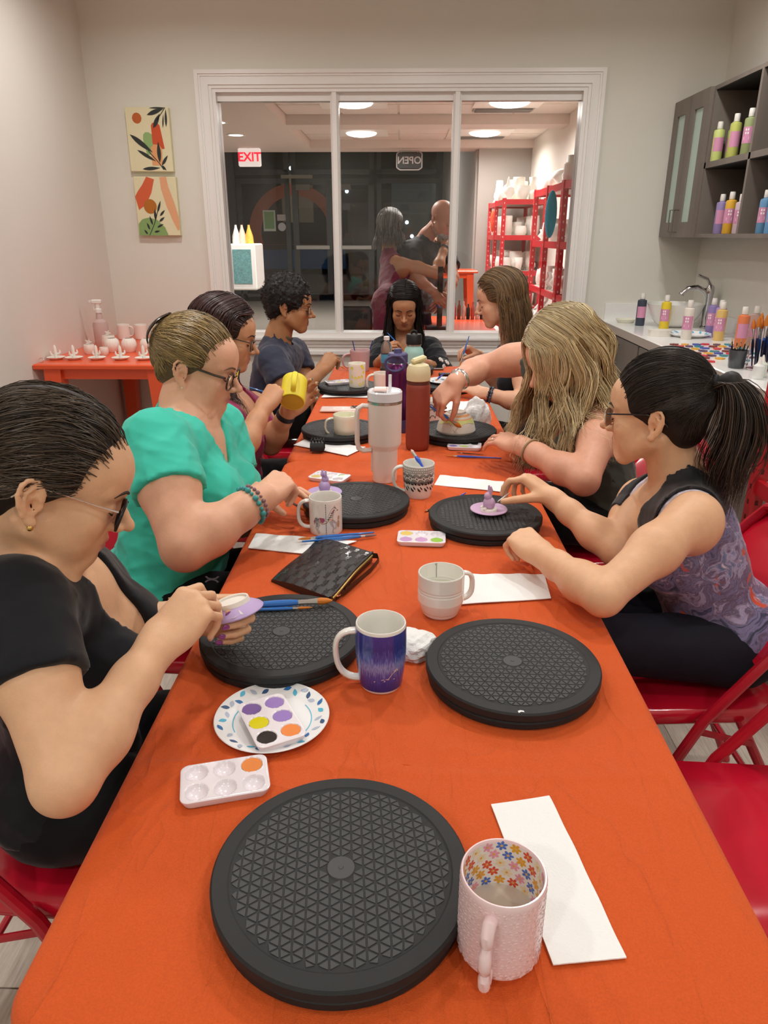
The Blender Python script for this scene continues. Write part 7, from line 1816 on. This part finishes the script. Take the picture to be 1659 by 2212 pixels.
# --- woman in turquoise
b = person('p2', 'woman in a turquoise v-neck shirt with a clipped blonde updo and tortoise glasses', '#dba98c', w=1.20, d=1.18, sh=1.12, bust=1.45, belly=1.3, arm=1.40, handR=PINCH, nR=(-.35, -.8, .45), handL=REST, nL=(-.5, .5, .7), thR=(.5, .7, .35), res=.0038, full=1, brow='#6d5138', hsc=1.05, smile=1.5, neck=1.08)
p2 = b
top(b, 'tee_shirt', M_teal, 'v', .50, .07, depth=.145, nw=.082, fold=.006, gap=.002, seed=4)
legs(b, 'shorts', M_pant)
obj('shorts_logo', decal([strokep([(-.016, .012), (-.010, .004), (0, .001), (.010, .004), (.016, .012)], .0026), strokep([(-.016, -.012), (-.010, -.004), (0, -.001), (.010, -.004), (.016, -.012)], .0026)], lambda u, v: (.20+u, -.155+v*.35, .663+v*.5)), mat('logo_grey', '#6d6f78', .5), b.t, False)
HC2 = ['#5d4a33', '#8a7148', '#b8995e', '#40331f', '#d2b67c', '#6f5a3a']
hr, _ = updo(b, (0, -.108, .040), HC2, 2000, .006, 12, .0009, .004, '#5a4930', .0, .0015, extra=[('+', .02, b.H.el((0, -.112, .020), (.020, .022, .055)))])
curls(b, hr, HC2, (0, -.112, .045), (.028, .022, .036), 200, 6, .0013)
M_claw = mat('claw_clip', '#33261f', .2, coat=.5, var=.4, vscale=80)
clp = None
for s_ in (-1, 1):
    pts = [b.H(s_*(.006+.026*math.sin(t_*2.5)), -.030-.100*math.sqrt(max(.05, 1-((.112-.085*t_-.043)/.090)**2))-.005, .112-.085*t_) for t_ in np.linspace(0, 1, 9)]
    q = obj('claw_clip', MB().tube([p-b.O for p in pts], [.005, .007, .008, .008, .008, .007, .006, .005, .003], 8, flat=(1.3, .5)), M_claw, b.t if clp is None else clp)
    clp = clp or q
glasses(b.H, b.t, b.O, M_tort, M_tort, .0270, .0215, M_lens, .0026, .004, .0032)
earstud(b, -1, mat('pearl', '#e9e2da', .2, coat=.5), .0042)
bracelet(b, 'bracelet', b.WR, b.ER, .13, .0445, mat('turquoise_bead', '#3f9a9c', .35), 20, 'turquoise beaded bracelet', br=.0062); bracelet(b, 'bracelet', b.WR, b.ER, .06, .041, mat('mauve_bead', '#8d6a70', .4), 22, 'mauve beaded bracelet', br=.0046)
# --- woman in raspberry
b = person('p3', 'woman in a sleeveless raspberry top holding a yellow mug, behind the turquoise shirt', '#c59270', bust=1.05, arm=1.02, handR=PINCH, nR=(-.35, -.85, .35), handL=GRIP, nL=(-.1, .9, -.1), thL=(1.0, .4, .3), res=.0052, brow='#241a16')
p3 = b
top(b, 'tank_top', M_rasp, 'tank', None, .05, depth=.10, fold=.006, seed=6); legs(b, 'trousers', M_pant)
longhair(b, ['#2a1d1c', '#3b2522', '#4a2c2c', '#1d1516', '#5a3a34'], 700, -.010, .30, 62, 180, (.04, -.03), .006, 21, .0014, '#231819', front=350)
glasses(b.H, b.t, b.O, M_blk, M_blk, .026, .020, M_lens, .0016, .002)
bracelet(b, 'watch', b.WL, b.EL, .12, .032, mat('watch_black', '#20242b', .5), 0, 'black watch band', .004, (.5, 2.4)); nailset(b.hL, b.t, b.O, '#22a08c'); nailset(b.hR, b.t, b.O, '#2f7f6c', (0, 1))
# --- man in navy
b = person('p4', 'man with curly black hair, navy tee shirt and lanyard at the far left', '#a87752', lips='#7d4a40', male=True, w=1.05, sh=1.08, arm=1.12, handR=PINCH, nR=(-.35, -.8, .45), handL=REST, nL=(0, -.2, 1), res=.0052, nose=1.3, jaw=1.12, brow='#15100e', hsc=1.1, neck=1.12)
p4 = b
top(b, 'tee_shirt', M_navy, 'crew', .62, .05, nw=.075, fold=.005, gap=.012, seed=8); legs(b, 'trousers', M_pant)
H = b.H; rng = np.random.default_rng(5)
cv = cap_ops(H, .016, .006)
lump = lambda P: -.0035*(np.sin(P[:, 0]*150+3*np.sin(P[:, 1]*70))*np.sin(P[:, 1]*140+2*np.sin(P[:, 2]*80))*np.sin(P[:, 2]*150))-.003*np.sin(P@np.array((60, 75, 50)))*np.sin(P@np.array((-70, 40, 66)))
V, F = smesh(cv, .004, lump); ho_ = obj('hair', mesh_from('hair', V-b.O, F, True, np.tile(np.array(lin('#100d0c')), (len(V), 1))), M_hairb, b.t, fix=False)
nn = 1300; PP = V[rng.integers(0, len(V), nn)]; g_ = sgrad(cv, PP)[1]; out_ = []
for k in range(nn):
    ax = unit(np.cross(g_[k], rng.normal(size=3))); by = np.cross(g_[k], ax); a = np.linspace(0, rng.uniform(3.5, 7), 9); q_ = rng.uniform(.003, .006)
    out_.append(PP[k]+g_[k]*.001+(ax[None]*np.sin(a)[:, None]+g_[k][None]*(1-np.cos(a))[:, None]*.8+by[None]*(a*.12)[:, None])*q_)
strands('hair_strands', np.array(out_), .0011, ccol(['#0f0d0c', '#1c1715', '#332a25'], nn, rng), M_hair, ho_, b.O)
glasses(b.H, b.t, b.O, M_silver, mat('temple_dark', '#3a2f2a', .3), .026, .018, M_lens, .0012, .002)
lp = [b.N+b.l*(.062*math.cos(a))+b.f*(.050*math.sin(a)+.02)+b.u*(.052-.022*math.sin(a)) for a in np.linspace(-.3, 3.44, 16)]
obj('lanyard', MB().tube([p-b.O for p in lp], .008, 8, flat=(.35, 1.2)), mat('lanyard_grey', '#5b5b52', .7), b.t)
# --- woman at the table end
b = person('p5', 'woman with long black hair and embroidered black top, at the far table end', '#b98562', lips='#8d4f49', bust=.95, arm=.95, handR=PINCH, nR=(-.6, -.3, .6), handL=REST, nL=(.5, -.4, .7), res=.0052, brow='#120d0c', hsc=.98)
p5 = b
top(b, 'blouse', M_tee, 'v', 1.55, .03, depth=.13, nw=.072, fold=.005, gap=.012, seed=9); legs(b, 'trousers', M_pant)
fw_ = []
for S, E, W, s_ in ((b.SR, b.ER, b.WR, -1), (b.SL, b.EL, b.WL, 1)):
    mb = MB(); ax = unit(W-E); x = unit(np.cross(ax, (0, 0, 1))); y = np.cross(x, ax); rng = np.random.default_rng(3+s_)
    for k in range(15):
        t_ = rng.uniform(-.35, .50); an = rng.uniform(0, 6.28); base_ = E+(W-E)*t_ if t_ > 0 else E+(S-E)*(-t_); rr_ = .062
        nrm = unit(x*math.cos(an)+y*math.sin(an)); c = base_+nrm*rr_; tx = unit(np.cross(nrm, ax)); ty = np.cross(nrm, tx)
        for q in range(6): a = 2*math.pi*q/6; mb.ball(c+(tx*math.cos(a)+ty*math.sin(a))*.011-b.O, .0075, 8, 5)
        mb.ball(c-b.O, .005, 8, 5)
    obj('embroidery', mb, mat('embroidery_white', '#e3e0da', .7), b.t, kind='stuff')
longhair(b, ['#0f0c0c', '#1b1615', '#2a2220', '#0c0a0a'], 800, .004, .34, 52, 180, (0, -.02), .008, 31, .0016, '#0d0b0b', .02)
# --- woman with straight brown hair
b = person('p6', 'woman with straight brown hair in a black tank top in profile at the far right', '#d2a284', bust=.9, w=.95, arm=.95, handR=PINCH, nR=(0, .2, 1), handL=REST, nL=(0, -.35, .95), res=.0052, nose=1.1, brow='#5c4634')
p6 = b
top(b, 'tank_top', M_tee, 'tank', None, .04, depth=.12, fold=.003, seed=10); legs(b, 'trousers', M_pant)
longhair(b, ['#5a4532', '#7a5f43', '#92744f', '#4a3828', '#a5875d'], 850, .006, .24, 78, 180, (.10, -.02), .003, 41, .0013, '#6a5238', .01, droop=.5, front=450)
bracelet(b, 'bracelet', b.WL, b.EL, .16, .034, mat('bead_blue', '#4a5468', .4), 18, 'grey-blue beaded bracelet', br=.0055); bracelet(b, 'bracelet', b.WL, b.EL, .10, .033, mat('bead_black', '#23242a', .4), 18, 'dark beaded bracelet', br=.0052)
# --- woman with blonde waves
b = person('p7', 'woman with wavy blonde hair and grey-green tank top reaching to paint a bowl', '#d6a086', bust=1.15, w=1.08, arm=1.12, handR=PINCH, nR=(-.25, -.55, .8), handL=REST, nL=(-.05, -.35, .95), spL=.16, res=.0041, brow='#8a6c48', hsc=1.05)
p7 = b
top(b, 'tank_top', mat('tank_greygreen', '#4b524c', .75, bump=.25, bscale=600, sheen=.15), 'tank', None, .10, depth=.13, fold=.007, seed=12, gap=.01); legs(b, 'trousers', M_pant)
longhair(b, ['#c2a574', '#e0c48e', '#f4dfb0', '#9a8258', '#fbeecb', '#836c4a'], 2200, -.012, .255, 30, 180, (-.02, -.03), .014, 51, .0015, '#8a6c42', .045, fr=15, droop=.25, a0b=15, out=.116, top=.004, root=.72)
wt_ = bracelet(b, 'watch', b.WR, b.ER, .12, .033, M_silver, 0, 'steel link watch', .0045, (.6, 2.0)); obj('dial', MB().lathe([(0, 0), (.013, 0), (.013, .006), (0, .007)], 18).xf(lambda x, y, z: tuple(b.WR+(b.ER-b.WR)*.12+b.hR['B'][:, 2]*(.033+z)+b.hR['B'][:, 0]*x+b.hR['B'][:, 1]*y-b.O)), M_silver, wt_)
bracelet(b, 'hair_tie', b.WL, b.EL, .16, .036, mat('hair_tie_tan', '#a08a6a', .8), 0, 'tan elastic hair tie worn on the wrist', .0032)
rg = b.hL['T']((-.0095, .108, -.008)); obj('finger_ring', MB().tube([rg+(b.hL['B'][:, 0]*math.cos(a)+b.hL['B'][:, 2]*math.sin(a))*.0098-b.O for a in [2*math.pi*i/18 for i in range(18)]], .0013, 6, closed=True), M_silver, b.t)
# --- woman with dark ponytail
b = person('p8', 'woman with a dark ponytail and glasses in a marbled sleeveless top, nearest on the right', '#dcae8a', bust=.85, w=.96, d=.95, arm=.98, handR=PINCH, nR=(.05, .15, 1), handL=[(.85, 1.25, .6), (.9, 1.3, .6), (.95, 1.3, .6), (.95, 1.25, .6)], nL=(.05, -.45, .9), thR=(.75, .55, .15), res=.0034, nose=1.2, brow='#2b201b', hsc=.98, smile=-1)
p8 = b
def marble():
    m = mat('marbled_fabric', '#5b5670', .7, sheen=.2); nt = m.node_tree; N = nt.nodes; L = nt.links; bs = N['Principled BSDF']
    tc = N.new('ShaderNodeTexCoord'); n1 = N.new('ShaderNodeTexNoise'); n1.inputs['Scale'].default_value = 5; n1.inputs['Detail'].default_value = 3; L.new(tc.outputs['Object'], n1.inputs['Vector'])
    ad = N.new('ShaderNodeVectorMath'); ad.operation = 'MULTIPLY_ADD'; ad.inputs[1].default_value = (.55, .55, .55); L.new(n1.outputs[1], ad.inputs[0]); L.new(tc.outputs['Object'], ad.inputs[2])
    n2 = N.new('ShaderNodeTexNoise'); n2.inputs['Scale'].default_value = 6.5; n2.inputs['Detail'].default_value = 8; n2.inputs['Roughness'].default_value = .68; n2.inputs['Distortion'].default_value = 1.6; L.new(ad.outputs[0], n2.inputs['Vector'])
    r = N.new('ShaderNodeValToRGB'); e = r.color_ramp.elements; e[0].position = .28; e[0].color = lin('#23242f')+(1,); e[1].position = .74; e[1].color = lin('#d6d2e6')+(1,)
    for p_, c_ in ((.38, '#3c405a'), (.45, '#7d79a0'), (.50, '#5f5068'), (.56, '#a79fc0'), (.62, '#566a90'), (.68, '#a998ae')): x = e.new(p_); x.color = lin(c_)+(1,)
    L.new(n2.outputs[0], r.inputs[0])
    n3 = N.new('ShaderNodeTexNoise'); n3.inputs['Scale'].default_value = 7; n3.inputs['Detail'].default_value = 4; n3.inputs['Distortion'].default_value = 1.2; L.new(ad.outputs[0], n3.inputs['Vector'])
    r3 = N.new('ShaderNodeValToRGB'); r3.color_ramp.elements[0].position = .63; r3.color_ramp.elements[1].position = .68; L.new(n3.outputs[0], r3.inputs[0])
    mx = N.new('ShaderNodeMix'); mx.data_type = 'RGBA'; L.new(r3.outputs[0], mx.inputs[0]); L.new(r.outputs[0], mx.inputs[6]); mx.inputs[7].default_value = lin('#c9543a')+(1,)
    vc = N.new('ShaderNodeVertexColor'); vc.layer_name = 'Col'; sp = N.new('ShaderNodeSeparateColor'); L.new(vc.outputs[0], sp.inputs[0])
    m2 = N.new('ShaderNodeMix'); m2.data_type = 'RGBA'; L.new(sp.outputs[0], m2.inputs[0]); m2.inputs[6].default_value = lin('#1d1d22')+(1,); L.new(mx.outputs[2], m2.inputs[7]); L.new(m2.outputs[2], bs.inputs['Base Color'])
    return m
def yoke(V):
    q = (V-p8.N)@p8.u; k = np.clip((-.075+.02*0-q)/.004, 0, 1); return np.stack([k, k, k], 1)
top(b, 'sports_bra', mat('bra_white', '#cfc9d8', .6), 'tank', None, -.20, off=.004, depth=.10, fold=0, seed=13, nw=.066, arml=.058)
top(b, 'tank_top', marble(), 'tank', None, .035, off=.011, depth=.115, fold=.002, res=.0044, fit=True, cols=yoke, seed=14, arml=.088, nw=.074)
legs(b, 'leggings', M_pantn)
HC8 = ['#17120f', '#231b17', '#33271f', '#120e0c', '#44352a']
hr, _ = updo(b, (0, -.112, .062), HC8, 1400, .009, 15, .0009, .0025, '#16110e', .006)
H = b.H; rng = np.random.default_rng(8); n_ = 750
t0 = np.array((0, -.112, .062)); W_ = np.zeros((n_, 6, 3)); u1 = rng.normal(0, 1, (n_, 2)); dn = H.inv(H.o+np.array((0, 0, -1.)))-H.inv(H.o); dn = unit(dn); bk = unit(np.array((0, -1., .0)))
for j, (s1, s2, sp_) in enumerate(((0, 0, .009), (.035, -.012, .012), (.062, .030, .020), (.070, .095, .027), (.062, .165, .030), (.060, .225, .020))): W_[:, j] = t0+bk*s1+dn*s2+np.stack([u1[:, 0]*sp_, u1[:, 1]*sp_*.8, u1[:, 1]*0], 1)
W_[:, 5] += dn*rng.normal(0, .03, (n_, 1)); W_[:, 4:] += rng.normal(0, .004, (n_, 2, 3))
P_ = spline(W_, 15); tq = np.linspace(0, 1, 15)
P_[:, :, 0] += .007*np.clip(tq-.3, 0, 1)[None]*np.sin(tq[None]*13+np.round(u1[:, :1]*2)); P_[:, :, 1] += .008*np.clip(tq-.3, 0, 1)[None]*np.cos(tq[None]*12+np.round(u1[:, 1:]*2))
tl_ = [('+', 0, H.rc(t0, t0+bk*.035-dn*.012, .013, .016)), ('+', .02, H.rc(t0+bk*.035-dn*.012, t0+bk*.062+dn*.03, .016, .024)), ('+', .02, H.rc(t0+bk*.062+dn*.03, t0+bk*.068+dn*.12, .024, .030)), ('+', .02, H.rc(t0+bk*.068+dn*.12, t0+bk*.06+dn*.19, .030, .014))]
V, F = smesh(tl_, .005); pt = obj('ponytail', mesh_from('ponytail', V-b.O, F, True, np.tile(np.array(lin('#16110e')), (len(V), 1))), M_hairb, b.t, fix=False)
strands('hair_strands', H.o+H.s*(P_@H.R.T), rng.uniform(.7, 1.4, n_)*.0011, ccol(HC8+['#6b5444'], n_, rng), M_hair, pt, b.O)
obj('hair_band', MB().tube([H(.017*math.cos(a), -.120-.010*math.sin(a)*0-.004*math.cos(a)*0, .064+.017*math.sin(a))-b.O for a in [2*math.pi*i/18 for i in range(18)]], .007, 8, closed=True), mat('scrunchie', '#17181c', .8), b.t)
glasses(b.H, b.t, b.O, M_silver, mat('temple_black', '#1b1b1d', .3), .0255, .0195, M_lens, .0014, .0, .0018)
# --- two people behind the window
b = person('p9', 'woman with grey hair in a maroon sleeveless dress holding up a phone behind the window', '#b98460', bust=.9, w=.70, d=.72, arm=1.12, handR=GRIP, handL=GRIP, nR=(.3, -.8, .3), nL=(-.2, .9, .2), res=.0068)
p9 = b
skirt = [('+', .06, rc(b.P-b.u*.05, b.P*np.array((1, 1, 0))+np.array((0, 0, .45)), .105, .12))]
top(b, 'dress', mat('dress_maroon', '#75173a', .7, sheen=.2), 'crew', None, .52, depth=.1, fold=.006, seed=20, extra=skirt, res=.010, nw=.07); legs(b, 'leggings', M_pant, standing=True)
longhair(b, ['#4a4748', '#77736f', '#2e2b2c', '#9a948c', '#3a3637'], 500, .0, .15, 60, 180, (0, 0), .006, 61, .0024, '#3a3738', .02)
bracelet(b, 'watch', b.WR, b.ER, .12, .034, mat('watch_grey', '#4a4a4e', .4), 0, None, .005, (.6, 2)); bracelet(b, 'bracelet', b.WL, b.EL, .1, .033, M_silver, 0, None, .003)
b = person('p10', 'bald man with a grey beard in a dark printed tee bending over behind the window', '#b98068', male=True, w=1.2, d=1.25, sh=1.1, belly=1.2, arm=1.2, handR=GRIP, handL=GRIP, nR=(-.6, -.3, .6), nL=(.6, -.3, .6), res=.0068, jaw=1.1, nose=1.3, hsc=1.1, neck=1.1, brow='#8a8480')
p10 = b
top(b, 'tee_shirt', mat('tee_charcoal', '#2a2b30', .75, var=.3, vscale=14), 'crew', .6, .03, fold=.006, gap=.014, seed=22, res=.009); legs(b, 'jeans', mat('jeans_dark', '#23283a', .8), standing=True)
H = b.H; bd_ = [('+', 0, H.el((0, .058, -.088), (.050, .040, .032))), ('+', .02, H.rc((.055, .010, -.055), (.03, .06, -.085), .014, .016)), ('+', .02, H.rc((-.055, .010, -.055), (-.03, .06, -.085), .014, .016)), ('-', .004, H.el((0, .100, -.064), (.022, .02, .008)))]
V, F = smesh(bd_, .005); bdo = obj('beard', mesh_from('beard', V-b.O, F, True, np.tile(np.array(lin('#8d8885')), (len(V), 1))), M_hairb, b.t, fix=False)
rng = np.random.default_rng(4); nn = 300; PP = V[rng.integers(0, len(V), nn)]; g_ = sgrad(bd_, PP)[1]; ln = np.linspace(0, 1, 5)
strands('hair_strands', PP[:, None]+(g_[:, None]*.012-H.u*.012)*ln[None, :, None], .0012, ccol(['#b5b0aa', '#8a8480', '#d8d3cc'], nn, rng), M_hair, bdo, b.O)
obj('shirt_print', MB().ball((0, 0, 0), (.07, .004, .09), 14, 8).xf(lambda x, y, z: tuple(b.C+b.f*(.155+y)+b.l*x+b.u*(z-.03)-b.O)), mat('print_red', '#7d2b35', .7, var=.6, vscale=60), b.t)

# ------------------------------------------------------------------ things in hands
c = (p1.hR['pinch'])
brush('fine wooden brush in the hand of the woman in black', p1.hR['pinch']+unit(A_(.523, .538, -.662))*.056, p1.hR['pinch']-unit(A_(.523, .538, -.662))*.066, .0032, m=mat('brush_wood', '#c79a66', .4), bris=M_brd, bl=.14, fl=.3)
ud = thing('painted_dish', 'lilac dish with an unpainted ring foot held upside down by the woman in black', 'dish', (-.276, 1.062, .872), rot=(math.radians(-8), math.radians(-14), 0))
obj('saucer', MB().lathe([(0, .010), (.022, .010), (.030, .007), (.046, -.003), (.049, -.007), (.048, -.009), (.04, -.004), (.02, .002), (0, .002)], 56), M_lil, ud)
obj('foot_ring', MB().lathe([(.0245, .008), (.026, .014), (.0285, .0145), (.030, .007)], 48, close=True), M_raw, ud); obj('bare_clay', decal([ell(0, 0, .0245, .0245, 0, 30)], lambda u, v: (u, v, .0108)), M_raw, ud, False)
obj('bare_patch', decal([[(-.020, -.026), (-.002, -.033), (.018, -.030), (.026, -.038), (.012, -.0455), (-.012, -.0455), (-.030, -.036)]], lambda u, v: (u, v, .0112-(math.hypot(u, v)-.022)*.56)), M_raw, ud, False)
obj('stem', MB().tube([(0, 0, .002), (.002, 0, -.022), (0, 0, -.04)], [.016, .014, .011], 14), M_raw, ud)
def held(bb, h, label, d, tip, tail, **k): q = getattr(bb, h)['pinch']; d = unit(d); return brush(label, q+d*tip, q-d*tail, **k)
held(p2, 'hR', 'blue brush in the hand of the woman in turquoise', A_(.474, .632, -.613), .12, .085, r=.0042, bl=.16, fl=.36)
held(p3, 'hR', 'blue brush in the hand of the woman in raspberry', A_(.95, .013, -.311), .098, .095, r=.004, bl=.12, fl=.36)
ym = thing('painted_mug', 'bright yellow mug held upside down by the woman in raspberry', 'mug', (-.365, 2.44, .955), rot=(math.radians(128), math.radians(12), math.radians(8)))
M_yel = mat('yellow_glaze', '#e3d23a', .55)
obj('cup_body', MB().lathe(mug_profile(.043, .043, .098), 48).move(0, 0, -.049).xf(lambda x, y, z: (x, -y, -z)), M_yel, ym)
obj('base', MB().lathe([(0, .0492), (.036, .0492)], 36), mat('yellow_base', '#cbb23a', .7), ym)
obj('handle', MB().tube(handle_pts(lambda z: .043, -.034, .034, .030), .0065, 10, flat=(1.4, .8)).rotz(math.radians(95)), M_yel, ym)
held(p4, 'hR', 'thin dark-blue brush in the hand of the man in navy', A_(.843, .073, -.534), .077, .05, r=.003, m=mat('navy_handle', '#2a3f86'))
held(p5, 'hR', 'blue brush in the hand of the woman at the table end', A_(.681, -.322, -.657), .04, .10, r=.0042)
bf = thing('painted_figure', 'small periwinkle blue figurine held by the woman at the table end', 'figurine', (.035, 3.93, .80))
obj('figure', MB().ball((0, 0, .02), (.016, .016, .02), 14, 8).ball((.003, 0, .048), (.011, .011, .012), 12, 8), mat('periwinkle', '#8496cf', .5), bf)
for s_ in (-1, 1): obj('ear', MB().tube([(.002, s_*.004, .056), (0, s_*.006, .075)], [.004, .002], 8), mat('periwinkle', '#8496cf'), bf)
held(p6, 'hR', 'blue brush held upright by the woman with straight brown hair', A_(-.292, -.35, -.89), .05, .115, r=.0042, bl=.2, fl=.42)
held(p7, 'hR', 'flat blue brush in the outstretched hand of the blonde woman', A_(.798, .19, -.571), .055, .09, r=.0062, bl=.18, fl=.42, tip_r=.008)
held(p8, 'hR', 'very fine white brush in the hand of the woman with the ponytail', A_(-.721, -.611, -.325), .028, .03, r=.0016, m=mat('brush_white', '#d8d8d8', .3), bris=M_brd)
pe = thing('mobile_phone', 'black phone held up by the grey-haired woman behind the window', 'phone', (p9.hR['tips'][0]+p9.hL['tips'][0])/2+A_(0, 0, .0), rot=(0, math.radians(70), math.radians(20)))
obj('case', MB().box(-.035, .035, -.07, .07, -.005, .005, .003), M_blk, pe, False); obj('screen', MB().box(-.031, .031, -.065, .065, .005, .0056), mat('phone_screen', '#1a1a1e'), pe, False)
